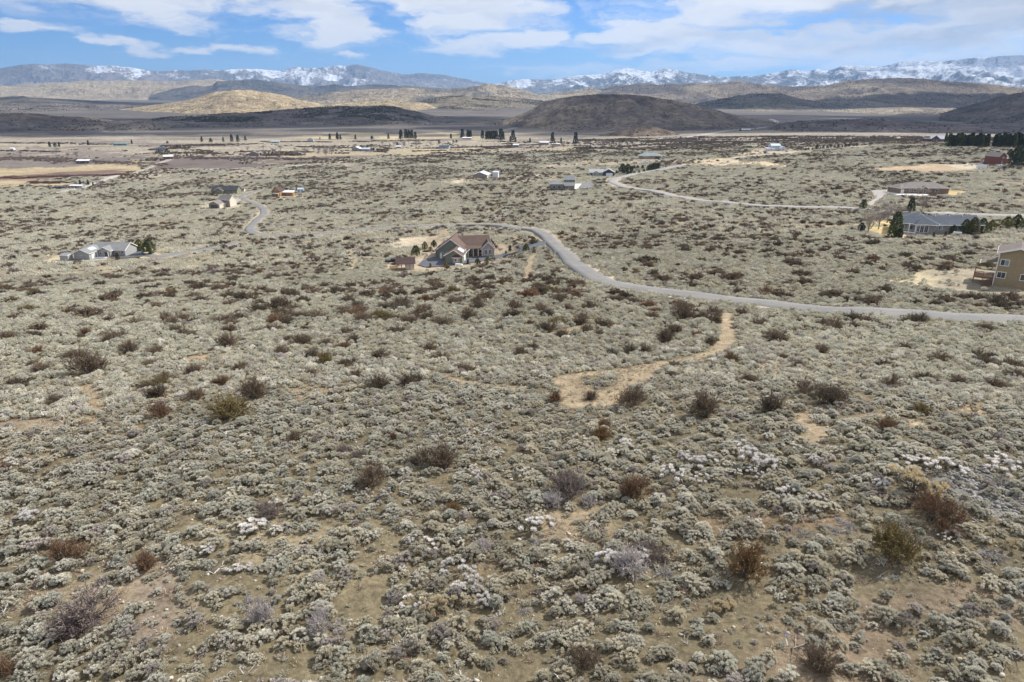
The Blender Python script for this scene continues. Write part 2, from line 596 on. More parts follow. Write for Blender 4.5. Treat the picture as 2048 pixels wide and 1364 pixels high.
_road_b = smooth_line(poly_at(ROAD_B), 3.0)
_far = [(smooth_line(poly_at(p), 12.0), w, c) for p, w, c in FARROADS]
_trails = [(smooth_line(poly_at(p), 1.0), w) for p, w in TRAILS]
STRAW = (.50, .40, .235); TAN = (.44, .37, .25); RUST = (.21, .14, .115); PALE = (.40, .355, .27); ORANGE = (.36, .275, .18); MAUVE = (.20, .172, .15)
FIELDS = [  # (outline, colour, how far the edge is ragged, fraction of scrub left on it)
    ([(-300, 266), (2400, 266), (2400, 288), (1500, 290), (1170, 292), (820, 300), (560, 318), (260, 343), (-300, 360)], (.34, .30, .235), 8, 1.0),
    ([(-200, 330), (230, 330), (300, 338), (262, 352), (140, 362), (90, 378), (-200, 388)], STRAW, 4, 0),
    ([(-200, 352), (100, 350), (170, 346), (255, 344), (250, 352), (140, 357), (-200, 361)], RUST, 3, 0),
    ([(60, 363), (120, 363), (110, 367), (60, 368)], RUST, 3, 0),
    ([(-300, 316), (170, 314), (330, 322), (300, 330), (-300, 330)], MAUVE, 5, 0),
    ([(-300, 300), (170, 302), (330, 306), (330, 312), (-300, 316)], (.30, .25, .21), 5, 0),
    ([(340, 318), (660, 312), (670, 322), (520, 330), (300, 342)], (.175, .14, .125), 5, 0),
    ([(-300, 282), (150, 285), (160, 291), (-300, 293)], (.47, .42, .30), 5, 0), ([(-300, 294), (360, 294), (660, 290), (640, 299), (200, 303), (-300, 300)], PALE, 6, 0),
    ([(300, 345), (500, 338), (640, 331), (780, 322), (780, 332), (560, 345), (400, 352), (260, 362), (200, 370)], (.40, .34, .26), 5, .35),
    ([(520, 318), (560, 311), (800, 300), (1100, 292), (1170, 296), (1000, 304), (820, 309), (700, 313), (540, 322)], (.50, .42, .27), 5, 0),
    ([(560, 274), (640, 268), (800, 265), (1000, 270), (1000, 276), (800, 274), (600, 280)], (.58, .48, .30), 8, 0), ([(950, 281), (1150, 281), (1180, 289), (960, 291)], PALE, 6, 0),
    ([(470, 284), (640, 280), (820, 281), (960, 284), (960, 291), (700, 294), (560, 298)], (.42, .37, .28), 7, 0),
    ([(1730, 338), (1850, 328), (1935, 330), (1962, 340), (1900, 346), (1760, 344)], ORANGE, 1.6, 0), ([(1910, 331), (1990, 330), (2000, 338), (1940, 340)], PALE, 1.5, .1),
    ([(1360, 335), (1385, 322), (1460, 318), (1575, 328), (1560, 335), (1460, 336)], (.50, .40, .26), 2, .12), ([(1040, 336), (1150, 324), (1300, 318), (1400, 320), (1350, 331), (1300, 328), (1120, 338)], (.47, .39, .27), 2, .18),
    ([(1440, 310), (1500, 300), (1530, 296), (1600, 296), (1600, 303), (1540, 310), (1490, 316)], (.48, .40, .29), 2, .1), ([(1590, 300), (1720, 291), (1760, 292), (1720, 297), (1610, 304)], (.42, .36, .27), 2, .2),
    ([(1000, 352), (1120, 341), (1180, 346), (1160, 356), (1020, 368)], (.37, .33, .25), 3, .45),
    ([(776, 489), (790, 479), (830, 472), (868, 470), (880, 480), (860, 492), (800, 498), (775, 496)], (.44, .37, .27), .8, .04),
    ([(860, 476), (890, 466), (975, 475), (1030, 500), (1010, 525), (880, 545), (790, 545), (770, 532), (815, 512), (850, 500)], (.38, .31, .22), .8, .10),
    ([(1800, 552), (1870, 540), (1930, 535), (2060, 560), (2120, 600), (2000, 590), (1900, 580), (1830, 572)], (.265, .23, .165), .7, .05), ([(1790, 548), (1850, 540), (1880, 538), (1850, 560), (1880, 580), (1800, 568)], (.36, .31, .20), .9, .4),
    ([(90, 516), (140, 505), (150, 520), (120, 528), (90, 527)], (.46, .38, .26), .5, 0), ([(255, 500), (300, 495), (310, 505), (345, 513), (300, 514), (250, 512)], (.50, .40, .26), .5, .05),
    ([(1740, 445), (1790, 440), (1800, 470), (1760, 476), (1738, 466)], (.55, .42, .20), .5, .05), ([(1795, 468), (1822, 468), (1820, 480), (1800, 481)], (.50, .40, .26), .5, 0), ([(1893, 380), (1930, 383), (1925, 390), (1893, 391)], (.55, .42, .2), .6, .05),
    ([(1900, 424), (1865, 423), (1864, 430), (1900, 432)], (.55, .52, .46), .5, 0), ([(545, 395), (600, 390), (620, 396), (560, 402)], (.42, .37, .27), .8, .3), ([(405, 408), (415, 402), (460, 402), (490, 412), (450, 420), (400, 420)], (.42, .37, .27), .8, .2),
    ([(900, 360), (945, 352), (960, 360), (900, 368)], (.46, .38, .27), .8, .2), ([(1150, 790), (1215, 788), (1225, 804), (1150, 808)], (.36, .25, .14), .4, .05), ([(380, 716), (420, 712), (430, 724), (390, 728)], (.33, .23, .14), .4, .1),
    ([(1530, 723), (1575, 722), (1570, 740), (1535, 738)], (.35, .25, .16), .3, .1), ([(60, 845), (160, 840), (190, 858), (60, 862)], (.33, .24, .14), .4, .3), ([(1590, 825), (1650, 830), (1650, 860), (1600, 858)], (.28, .21, .13), .5, .6),
    ([(1880, 800), (1960, 795), (1970, 830), (1880, 830)], (.27, .21, .13), .5, .6), ([(560, 770), (640, 765), (640, 790), (560, 800)], (.27, .21, .135), .5, .4), ([(20, 1230), (400, 1150), (430, 1250), (300, 1300)], (.235, .19, .13), .5, .8),
    ([(380, 1010), (700, 1030), (720, 1160), (420, 1110)], (.23, .19, .12), .6, .8), ([(1060, 1035), (1230, 1030), (1230, 1110), (1080, 1110)], (.24, .19, .125), .4, .5), ([(260, 1150), (370, 1150), (380, 1290), (290, 1290)], (.22, .175, .13), .35, .6),
    ([(1840, 940), (1960, 930), (2060, 980), (2040, 1040), (1900, 1000), (1830, 965)], (.17, .165, .15), .4, .55), ([(1430, 1035), (1680, 1030), (1700, 1070), (1440, 1070)], (.215, .155, .095), .4, .4), ([(1680, 1200), (2060, 1160), (2060, 1260), (1720, 1240)], (.21, .165, .115), .5, .5),
    ([(1500, 1240), (1750, 1230), (1800, 1364), (1400, 1364)], (.20, .155, .105), .5, .6)]
_fields = [(poly_at(p), c, e, k) for p, c, e, k in FIELDS]
HOUSE_SPOTS = []          # (x, y, radius) kept clear of scrub; filled further down


def land_colour(x, y, want_cover=False):
    r = np.hypot(x, y)
    n1 = fbm(x / 14, y / 14, 31, 4); n2 = fbm(x / 45 + 9, y / 45, 41, 4); n3 = fbm(x / 260, y / 260 + 4, 51, 4); n4 = fbm(x / 4.0, y / 4.0, 61, 3)
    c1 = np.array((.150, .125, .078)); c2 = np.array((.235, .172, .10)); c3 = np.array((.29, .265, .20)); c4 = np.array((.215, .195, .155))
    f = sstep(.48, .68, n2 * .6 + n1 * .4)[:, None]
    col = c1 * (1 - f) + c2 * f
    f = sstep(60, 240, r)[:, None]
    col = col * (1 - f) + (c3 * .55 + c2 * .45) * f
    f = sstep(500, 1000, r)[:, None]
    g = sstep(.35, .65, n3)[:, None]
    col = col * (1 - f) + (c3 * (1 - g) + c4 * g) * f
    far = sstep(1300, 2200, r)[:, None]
    col = col * (1 - far) + (np.array((.108, .098, .095)) * (1 - g) + np.array((.15, .135, .12)) * g) * far  # far plain darkened: its own brown plus cloud shade put into the colour
    cover = np.ones_like(x)
    jx = (fbm(x / 9, y / 9, 71, 3) - .5) * 2; jy = (fbm(x / 9 + 50, y / 9, 72, 3) - .5) * 2
    jX = (fbm(x / 90, y / 90, 73, 3) - .5) * 2; jY = (fbm(x / 90 + 50, y / 90, 74, 3) - .5) * 2
    for i, (poly, c, e, k) in enumerate(_fields):
        lo = poly.min(0) - 60 - e * 6; hi = poly.max(0) + 60 + e * 6
        s = (x > lo[0]) & (x < hi[0]) & (y > lo[1]) & (y < hi[1])
        if not s.any():
            continue
        bx, by = (jx[s], jy[s]) if r[s].min() < 500 else (jX[s] * 4, jY[s] * 6)
        xs_, ys_ = x[s] + bx * e * 5, y[s] + by * e * 5
        ins = inside(poly, xs_, ys_)
        soft = e * 1.6
        sdist = dist_line(np.concatenate([poly, poly[:1]]), xs_, ys_) * np.where(ins, 1, -1)
        al = sstep(-soft, soft, sdist)
        keep = al > 0
        idx = np.where(s)[0][keep]
        al = al[keep][:, None]
        var = (.86 + .28 * n1[idx] + .0 * n2[idx])[:, None]
        if i == 0:
            q = np.array(c) * .75; st = fbm(x[idx] / 300 + 3, y[idx] / 55, 81, 4)[:, None]
            a = sstep(.5, .62, st); b = sstep(.5, .38, st)
            cc = np.array(c) * (1 - a - b) + np.array(PALE) * .74 * a + np.array((.2, .165, .145)) * b
            col[idx] = col[idx] * (1 - al) + cc * al
            continue
        if r[idx].size and r[idx].min() > 700:
            c = tuple(.84 * (q * .82 + w * .18) for q, w in zip(c, MAUVE))
        if r[idx].size and r[idx].min() > 600:
            st = fbm(x[idx] / 120, y[idx] / 22, 85 + i, 3)[:, None]
            var = .80 + .4 * st
        col[idx] = col[idx] * (1 - al) + np.array(c) * var * al
        cover[idx] = np.minimum(cover[idx], 1 - (1 - k) * al[:, 0])
    for pl, w in _trails:
        lo = pl.min(0) - 6; hi = pl.max(0) + 6
        s = np.where((x > lo[0]) & (x < hi[0]) & (y > lo[1]) & (y < hi[1]))[0]
        if len(s):
            d = dist_line(pl, x[s], y[s]) + (fbm(x[s] / 2.2, y[s] / 2.2, 5, 3) - .5) * w * .9
            a = sstep(w * 1.05, w * .45, d) * .9
            col[s] = col[s] * (1 - a[:, None]) + np.array((.31, .245, .16)) * a[:, None]
            cover[s] = np.minimum(cover[s], 1 - sstep(w * 1.0, w * .75, d))
    for pl, w in ((_road_a, 2.6), (_road_b, 4.2)):
        lo = pl.min(0) - 12; hi = pl.max(0) + 12
        s = np.where((x > lo[0]) & (x < hi[0]) & (y > lo[1]) & (y < hi[1]))[0]
        if len(s):
            d = dist_line(pl, x[s], y[s])
            a = sstep(w + 2.6, w + .2, d + (n1[s] - .5) * 5)
            col[s] = col[s] * (1 - a[:, None]) + np.array((.36, .315, .235)) * a[:, None]
            far_ = sstep(240, 300, r[s]) * 1.8
            cover[s] = np.minimum(cover[s], np.where(d < w + .25 + far_, 0, np.where(d < w + 2.2, .55, 1)))
    for pl, w, c in _far:
        lo = pl.min(0) - 25; hi = pl.max(0) + 25
        s = np.where((x > lo[0]) & (x < hi[0]) & (y > lo[1]) & (y < hi[1]))[0]
        if len(s):
            d = dist_line(pl, x[s], y[s])
            a = sstep(w * .8, w * .35, d)[:, None]
            col[s] = col[s] * (1 - a) + np.array(c) * a
            cover[s] = np.where(d < w * .8, 0, cover[s])
    return (col, cover) if want_cover else col


def build_ground():
    rr = [2.0]
    while rr[-1] < 34000:
        rr.append(rr[-1] * (1.012 if 14 < rr[-1] < 2600 else 1.035))
    rr = np.array(rr)
    az = np.concatenate([np.linspace(-180, -50, 32, endpoint=False), np.linspace(-50, 50, 560, endpoint=False), np.linspace(50, 180, 32, endpoint=False)]) * math.pi / 180
    nr, na = len(rr), len(az)
    X = rr[:, None] * np.sin(az)[None]; Y = rr[:, None] * np.cos(az)[None]
    x = X.ravel(); y = Y.ravel()
    z = hgt(x, y)
    z0 = float(hgt(0, 0)[0])
    V = np.concatenate([np.stack([x, y, z], 1), [[0, 0, z0]]])
    i = np.arange(nr - 1)[:, None] * na; j = np.arange(na)[None]; j2 = (j + 1) % na
    Fq = np.stack([(i + j), (i + j2), (i + na + j2), (i + na + j)], -1).reshape(-1, 4)[:, ::-1]
    tri = np.stack([np.full(na, nr * na), (np.arange(na) + 1) % na, np.arange(na)], 1)[:, ::-1]
    mt, nt, N, L, B = new_mat('scrubland_soil')
    at_ = N.new('ShaderNodeAttribute'); at_.attribute_name = 'base'
    aw = N.new('ShaderNodeAttribute'); aw.attribute_name = 'wild'
    geo = N.new('ShaderNodeNewGeometry')

    def nz(scale, det, rough):
        n = N.new('ShaderNodeTexNoise'); n.inputs['Scale'].default_value = scale; n.inputs['Detail'].default_value = det; n.inputs['Roughness'].default_value = rough
        L.new(geo.outputs['Position'], n.inputs['Vector']); return n.outputs['Fac']
    a = nz(3.5, 8, .7); b = nz(.35, 6, .65); c = nz(.045, 5, .6)

    def sc(v, lo, hi, f0=.32, f1=.68):
        n = N.new('ShaderNodeMapRange'); n.inputs['From Min'].default_value = f0; n.inputs['From Max'].default_value = f1
        n.inputs['To Min'].default_value = lo; n.inputs['To Max'].default_value = hi; L.new(v, n.inputs['Value']); return n.outputs[0]

    def mul(p, q):
        n = N.new('ShaderNodeMath'); n.operation = 'MULTIPLY'; L.new(p, n.inputs[0]); L.new(q, n.inputs[1]); return n.outputs[0]
    e_ = nz(.005, 8, .68)
    k = mul(mul(mul(sc(a, .55, 1.45), sc(b, .72, 1.28)), sc(c, .85, 1.15)), sc(e_, .82, 1.18))
    s = N.new('ShaderNodeVectorMath'); s.operation = 'SCALE'; L.new(at_.outputs['Color'], s.inputs[0]); L.new(k, s.inputs['Scale'])
    # pale gravel specks and straw litter
    vo = N.new('ShaderNodeTexVoronoi'); vo.inputs['Scale'].default_value = 5.5; L.new(geo.outputs['Position'], vo.inputs['Vector'])
    sp = mul(sc(vo.outputs['Distance'], 1, 0, .08, .17), sc(b, 0, .75, .45, .7))
    cl = mixc(N, L, sp, s.outputs[0], (.42, .37, .29))
    # scrub too far away to be told apart
    vf = N.new('ShaderNodeTexVoronoi'); vf.inputs['Scale'].default_value = .16; L.new(geo.outputs['Position'], vf.inputs['Vector'])
    dk = mul(mul(sc(vf.outputs['Distance'], 1, 0, .3, .48), sc(c, .1, 1, .42, .6)), aw.outputs['Fac'])
    cl = mixc(N, L, dk, cl, (.105, .09, .075))
    L.new(cl, B.inputs['Base Color'])
    B.inputs['Roughness'].default_value = .95; B.inputs['Specular IOR Level'].default_value = .15
    bp = N.new('ShaderNodeBump'); bp.inputs['Strength'].default_value = .7; bp.inputs['Distance'].default_value = .12
    L.new(a, bp.inputs['Height']); L.new(bp.outputs[0], B.inputs['Normal'])
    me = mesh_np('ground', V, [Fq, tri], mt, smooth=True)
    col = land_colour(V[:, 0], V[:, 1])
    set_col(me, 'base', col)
    rv = np.hypot(V[:, 0], V[:, 1])
    lum = col.mean(1)
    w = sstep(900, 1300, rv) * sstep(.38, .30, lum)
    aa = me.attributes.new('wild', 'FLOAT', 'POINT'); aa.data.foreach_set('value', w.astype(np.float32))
    g = link('ground', me); tag(g, kind='structure')


build_ground()


def ribbon(name, pl, w, mat, lift=.16, skirt=True, wn=0.0, kind='structure'):
    n = len(pl)
    d = np.gradient(pl, axis=0); d /= np.hypot(d[:, 0], d[:, 1])[:, None] + 1e-9
    nrm = np.stack([-d[:, 1], d[:, 0]], 1)
    cols = []
    offs = [-w / 2 - .5, -w / 2, -w / 6, w / 6, w / 2, w / 2 + .5] if skirt else [-w / 2, 0, w / 2]
    for k, o in enumerate(offs):
        oo = o + (np.sin(np.arange(n) * .9 + k * 9) * wn + (vnoise(np.arange(n) * .31, np.full(n, k * 3.3), 3) - .5) * 2 * wn)
        p = pl + nrm * oo[:, None] if hasattr(oo, '__len__') else pl + nrm * o
        zc = hgt(p[:, 0], p[:, 1])
        cols.append([p, zc])
    zr = np.max([c[1] for c in cols[(1 if skirt else 0):(-1 if skirt else None)]], 0) + lift
    V = []
    for k, (p, zc) in enumerate(cols):
        edge = skirt and k in (0, len(cols) - 1)
        V.append(np.concatenate([p, (zc - .3 if edge else zr)[:, None]], 1))
    V = np.stack(V, 1).reshape(-1, 3)
    m_ = len(offs)
    i = np.arange(n - 1)[:, None] * m_; j = np.arange(m_ - 1)[None]
    Fq = np.stack([i + j, i + m_ + j, i + m_ + j + 1, i + j + 1], -1).reshape(-1, 4)
    Fq = Fq[:, ::-1]
    o = link(name, mesh_np(name, V, Fq, mat, smooth=False)); tag(o, kind=kind)
    return o


def road_mat():
    mt, nt, N, L, B = new_mat('chip_seal')
    n = noise_tex(N, L, 14, 6, .7); n2 = noise_tex(N, L, .12, 5, .6)
    c = mixc(N, L, ramp(N, L, n, .3, .7), (.135, .132, .13), (.205, .20, .192))
    c = mixc(N, L, ramp(N, L, n2, .35, .7), c, (.225, .216, .20))
    vo = N.new('ShaderNodeTexVoronoi'); vo.feature = 'DISTANCE_TO_EDGE'; vo.inputs['Scale'].default_value = .16
    tc = N.new('ShaderNodeTexCoord'); nn = N.new('ShaderNodeTexNoise'); nn.inputs['Scale'].default_value = .4; L.new(tc.outputs['Object'], nn.inputs['Vector'])
    ad = N.new('ShaderNodeVectorMath'); ad.operation = 'MULTIPLY_ADD'; L.new(nn.outputs['Color'], ad.inputs[0]); ad.inputs[1].default_value = (5, 5, 5); L.new(tc.outputs['Object'], ad.inputs[2])
    L.new(ad.outputs[0], vo.inputs['Vector'])
    cr = ramp(N, L, vo.outputs['Distance'], .012, .004)
    c = mixc(N, L, cr, c, (.12, .115, .11))
    L.new(c, B.inputs['Base Color']); B.inputs['Roughness'].default_value = .9
    return mt


M_ROAD = road_mat()
ribbon('road', _road_a, 5.0, M_ROAD, lift=.10)
ribbon('road', _road_b, 6.4, plain('pale_road_gravel', (.29, .28, .262), .95, .15, .5), lift=.3)
M_ASPH = plain('driveway_asphalt', (.105, .112, .125), .85, .2, .6)
M_CONC = plain('pale_concrete', (.66, .65, .62), .8, .1, .8)
M_GRAV = plain('grey_gravel', (.34, .32, .29), .95, .2, 2.5)


def pad(name, pts, mat, lift=.25, step=1.5):
    """a paved area: outline on the land, draped, with a skirt"""
    P = smooth_closed = poly_at(pts)
    lo, hi = P.min(0), P.max(0)
    xs = np.arange(lo[0], hi[0], step); ys = np.arange(lo[1], hi[1], step)
    # triangulate the outline, lay it just above the highest land beneath each corner
    import mathutils.geometry as mg
    dense = []
    for i in range(len(P)):
        a, b = P[i], P[(i + 1) % len(P)]
        k = max(1, int(np.hypot(*(b - a)) / 3))
        for t in range(k):
            dense.append(a + (b - a) * t / k)
    dense = np.array(dense)
    X, Y = np.meshgrid(xs, ys); X = X.ravel(); Y = Y.ravel()
    ins = inside(P, X, Y) & (dist_line(np.concatenate([P, P[:1]]), X, Y) > .8)
    pts2 = np.concatenate([dense, np.stack([X[ins], Y[ins]], 1)])
    vs = [Vector(map(float, p)) for p in pts2]
    n = len(dense)
    res = mg.delaunay_2d_cdt(vs, [(i, (i + 1) % n) for i in range(n)], [], 1, 1e-4)
    V2 = np.array([tuple(v) for v in res[0]]); fs = res[2]
    fs = [f for f in fs if inside(P, np.array([V2[list(f)].mean(0)[0]]), np.array([V2[list(f)].mean(0)[1]]))[0]]
    z = hgt(V2[:, 0], V2[:, 1]) + lift
    V = np.concatenate([V2, z[:, None]], 1)
    m_ = len(V)
    sk = np.concatenate([dense, (hgt(dense[:, 0], dense[:, 1]) + lift)[:, None]], 1); sk2 = sk.copy(); sk2[:, 2] -= lift + .3
    V = np.concatenate([V, sk, sk2])
    q = np.array([(m_ + i, m_ + (i + 1) % n, m_ + n + (i + 1) % n, m_ + n + i) for i in range(n)])
    o = link(name, mesh_np(name, V, [np.array(fs), q], mat)); tag(o, kind='structure')
    HOUSE_POLYS.append(P)
    return o


HOUSE_POLYS = []
# centre house: drive from the road and the pad round the garages
_d = smooth_line(poly_at([(1094, 486), (1066, 494), (1035, 505), (1005, 512), (975, 517), (945, 520)]), 1.5)
_drives = [(_d, 2.6)]
ribbon('driveway', _d, 4.6, M_ASPH, lift=.2)
pad('driveway_pad', [(836, 531), (846, 521), (866, 515), (900, 512), (935, 512), (980, 512), (985, 519), (960, 524), (925, 529), (890, 533), (850, 535)], M_ASPH, .26)
# left house
pad('driveway_pad', [(226, 512), (247, 507), (264, 498), (287, 498), (288, 508), (300, 512), (250, 517), (222, 517)], M_ASPH, .26)
_d = smooth_line(poly_at([(280, 509), (320, 513), (380, 504), (430, 495), (480, 484)]), 1.5); _drives.append((_d, 2.4)); ribbon('driveway', _d, 4.2, plain('worn_asphalt', (.19, .19, .19), .9, .2, .6), lift=.2)
pad('concrete_apron', [(181, 518), (187, 511), (219, 509), (214, 517)], M_CONC, .33)
pad('footpath', [(115, 526), (118, 523), (214, 517.6), (213, 520), (160, 526)], M_GRAV, .2)
# mid houses
pad('concrete_apron', [(1141, 380), (1146, 368), (1163, 368), (1156, 378)], M_CONC, .3)
pad('driveway_pad', [(1156, 379), (1164, 368), (1182, 364), (1187, 371), (1176, 378)], plain('worn_asphalt', (.19, .19, .19), .9, .2, .6), .3)
pad('concrete_apron', [(1201, 353), (1203, 349), (1220, 349), (1220, 352)], M_CONC, .3)
# brick house
pad('driveway_pad', [(1733, 410), (1752, 397), (1742, 382), (1775, 380), (1775, 386), (1760, 399), (1743, 412)], M_GRAV, .3)
pad('concrete_apron', [(1772, 386), (1774, 380), (1797, 382), (1830, 386), (1862, 391), (1830, 393), (1795, 391)], M_CONC, .34)
pad('gravel_drive', [(454, 404), (470, 398), (482, 398), (478, 404), (462, 412), (448, 412)], M_GRAV, .2)

# ------------------------------------------------------------------ hills and mountains: each one a relief of its own at its own distance
HORIZON = 185.0


def el_of(px, py):
    d = ray(px, py)
    return math.atan2(d[0], d[1]), d[2] / math.hypot(d[0], d[1])


def relief_mat(name):
    mt, nt, N, L, B = new_mat(name)
    at_ = N.new('ShaderNodeAttribute'); at_.attribute_name = 'base'
    geo = N.new('ShaderNodeNewGeometry')
    n = N.new('ShaderNodeTexNoise'); n.inputs['Scale'].default_value = .012; n.inputs['Detail'].default_value = 9; n.inputs['Roughness'].default_value = .68
    L.new(geo.outputs['Position'], n.inputs['Vector'])
    m2 = N.new('ShaderNodeMapRange'); m2.inputs['From Min'].default_value = .3; m2.inputs['From Max'].default_value = .7; m2.inputs['To Min'].default_value = .60; m2.inputs['To Max'].default_value = 1.40
    L.new(n.outputs['Fac'], m2.inputs['Value'])
    s = N.new('ShaderNodeVectorMath'); s.operation = 'SCALE'; L.new(at_.outputs['Color'], s.inputs[0]); L.new(m2.outputs[0], s.inputs['Scale'])
    nf = N.new('ShaderNodeTexNoise'); nf.inputs['Scale'].default_value = .05; nf.inputs['Detail'].default_value = 5; nf.inputs['Roughness'].default_value = .7
    L.new(geo.outputs['Position'], nf.inputs['Vector'])
    m4 = N.new('ShaderNodeMapRange'); m4.inputs['From Min'].default_value = .35; m4.inputs['From Max'].default_value = .62; m4.inputs['To Min'].default_value = 1.25; m4.inputs['To Max'].default_value = .62
    L.new(nf.outputs['Fac'], m4.inputs['Value'])
    s2 = N.new('ShaderNodeVectorMath'); s2.operation = 'SCALE'; L.new(s.outputs[0], s2.inputs[0]); L.new(m4.outputs[0], s2.inputs['Scale']); s = s2
    bp = N.new('ShaderNodeBump'); bp.inputs['Strength'].default_value = 1.0; bp.inputs['Distance'].default_value = 60.0 if 'snow' in name else 24.0
    if 'snow' in name: n.inputs['Scale'].default_value = .006
    L.new(n.outputs['Fac'], bp.inputs['Height']); L.new(bp.outputs[0], B.inputs['Normal'])
    sn = N.new('ShaderNodeAttribute'); sn.attribute_name = 'snow'
    n3 = N.new('ShaderNodeTexNoise'); n3.inputs['Scale'].default_value = .009; n3.inputs['Detail'].default_value = 8; n3.inputs['Roughness'].default_value = .72; n3.inputs['Distortion'].default_value = .6
    L.new(geo.outputs['Position'], n3.inputs['Vector'])
    ad = N.new('ShaderNodeMath'); ad.operation = 'MULTIPLY_ADD'; L.new(n3.outputs['Fac'], ad.inputs[0]); ad.inputs[1].default_value = 2.2; L.new(sn.outputs['Fac'], ad.inputs[2])
    k = ramp(N, L, ad.outputs[0], 1.20, 1.55)
    L.new(mixc(N, L, k, s.outputs[0], (.72, .75, .80)), B.inputs['Base Color']); B.inputs['Roughness'].default_value = .95; B.inputs['Specular IOR Level'].default_value = .1
    return mt


M_RELIEF = relief_mat('hillside')
M_SNOWY = relief_mat('snowy_rock')
JUN = []   # places for juniper woodland on the slopes


def hill(name, pts, D, front, back, c0, c1, label=None, snow=0.0, snowc=None, rug=.35, na=None, nr=60, jun=0.0, seed=1, sc=1.0, warp=0.0, snow_px=None, patch=None, patch_amt=.5):
    """pts: skyline as seen; D: distance of the skyline; front/back: run of the slopes"""
    e = np.array([el_of(*p) for p in pts])
    a0, a1 = e[:, 0].min(), e[:, 0].max()
    na = na or int(min(900, max(160, (a1 - a0) / R(60) * 1300)))
    az = np.linspace(a0, a1, na)
    el = np.interp(az, e[:, 0], e[:, 1])
    # finer jaggedness of the skyline
    q = (fbm(az * 90 * sc, az * 0 + seed, seed, 4) - .5)
    t = np.concatenate([np.linspace(-1, 0, nr, endpoint=False), np.linspace(0, 1, nr // 3)])
    A, T = np.meshgrid(az, t)
    E = np.interp(A, az, el)
    Dv = D * (1 + warp * (fbm(A * 14, A * 0 + 3, seed + 5, 3) - .5))
    rad = np.where(T < 0, Dv + T * front, Dv + T * back)
    x = rad * np.sin(A); y = rad * np.cos(A)
    crest = np.clip(1 - np.abs(T) * 9, 0, 1)
    Es = np.convolve(np.pad(el, 12, mode='edge'), np.hanning(25) / np.hanning(25).sum(), mode='valid')
    E = np.interp(A + .05 * (fbm(A * 9 + T * 4, T * 3 + A * 2, seed + 77, 3) - .5) * (1 - crest), az, Es) * (1 - crest) + E * crest
    zr = 100 + Dv * E + q[None] * 2 * rug * .0022 * D * crest
    base = hgt(x.ravel(), y.ravel()).reshape(x.shape) if D < 5000 else np.full(x.shape, 5.0)
    base = base - 14 - .002 * D
    u = 1 - np.abs(T)
    sh = np.where(T < 0, .5 * np.clip(u, 0, 1) + .5 * np.sin(np.clip(u, 0, 1) * math.pi / 2) ** 1.6, np.cos(np.clip(np.abs(T), 0, 1) * math.pi / 2))
    H = np.maximum(zr - base, 1)
    L_ = 1.0 / (front * .55) * sc
    wx = x + front * .12 * (fbm(x * L_ * 2, y * L_ * 2, seed + 9, 3) - .5)
    rg = ridged(wx * L_ * 1.5, y * L_ * .9, seed, 6, .55)
    rg2 = ridged(wx * L_ * 6, y * L_ * 3.5, seed + 3, 5, .65)
    carve = (1 - rg) * rug * 2.0 + (1 - rg2) * rug * (1.2 if snow else .95)
    k = np.sin(np.clip(u, 0, 1) * math.pi) ** .7 * (T < 0) + .12
    z = base + H * sh * (1 - carve * k)
    z = np.where(T == 0, np.maximum(z, zr - H * .02), z)
    V = np.stack([x, y, z], -1).reshape(-1, 3)
    n_t, n_a = A.shape
    i = np.arange(n_t - 1)[:, None] * n_a; j = np.arange(n_a - 1)[None]
    Fq = np.stack([i + j, i + j + 1, i + n_a + j + 1, i + n_a + j], -1).reshape(-1, 4)
    g = fbm(x * L_ * 3, y * L_ * 3, seed + 20, 5).ravel()
    g2 = fbm(x * L_ * 11, y * L_ * 11, seed + 30, 4).ravel()
    hr = (sh * (1 - carve * k)).ravel()
    f = sstep(.38, .62, g * .75 + g2 * .25)[:, None]
    col = np.array(c0) * (1 - f) + np.array(c1) * f
    if patch is not None:
        f = (sstep(.52, .60, fbm(x * L_ * 5, y * L_ * 5, seed + 40, 5)).ravel() * patch_amt)[:, None]
        col = col * (1 - f) + np.array(patch) * f
    if snow > 0:
        gy = np.gradient(z, axis=1); slope = np.abs(gy) / (np.abs(gy).mean() + 1e-6)
        sn = hr * .95 + (g - .5) * 1.5 + (g2 - .5) * 1.9 + (rg.ravel() - .6) * .6 - (rg2.ravel() - .55) * 1.6 - .10 * np.clip(slope.ravel(), 0, 3)
        am = np.full(A.shape, snow)
        if snow_px is not None:
            sp = np.array([(el_of(p, 150)[0], v) for p, v in snow_px])
            am = np.interp(A, sp[:, 0], sp[:, 1])
        am = am.ravel()
        snowf = np.clip((sn + am * 1.25 - 1.12) * .62, -.8, .45)
    me = mesh_np(name, V, Fq, M_SNOWY if snow else M_RELIEF, smooth=True)
    set_col(me, 'base', col)
    a_ = me.attributes.new('snow', 'FLOAT', 'POINT'); a_.data.foreach_set('value', (snowf if snow > 0 else np.full(len(V), -3.)).astype(np.float32))
    o = link(name, me); tag(o, kind='structure')
    if jun > 0:
        dens = sstep(.47, .56, fbm(x * L_ * 4 + 7, y * L_ * 4, seed + 50, 5)).ravel() * (T.ravel() < .05) * (hr > .06)
        JUN.append((V.reshape(n_t, n_a, 3), dens.reshape(n_t, n_a), jun, D))
    return o


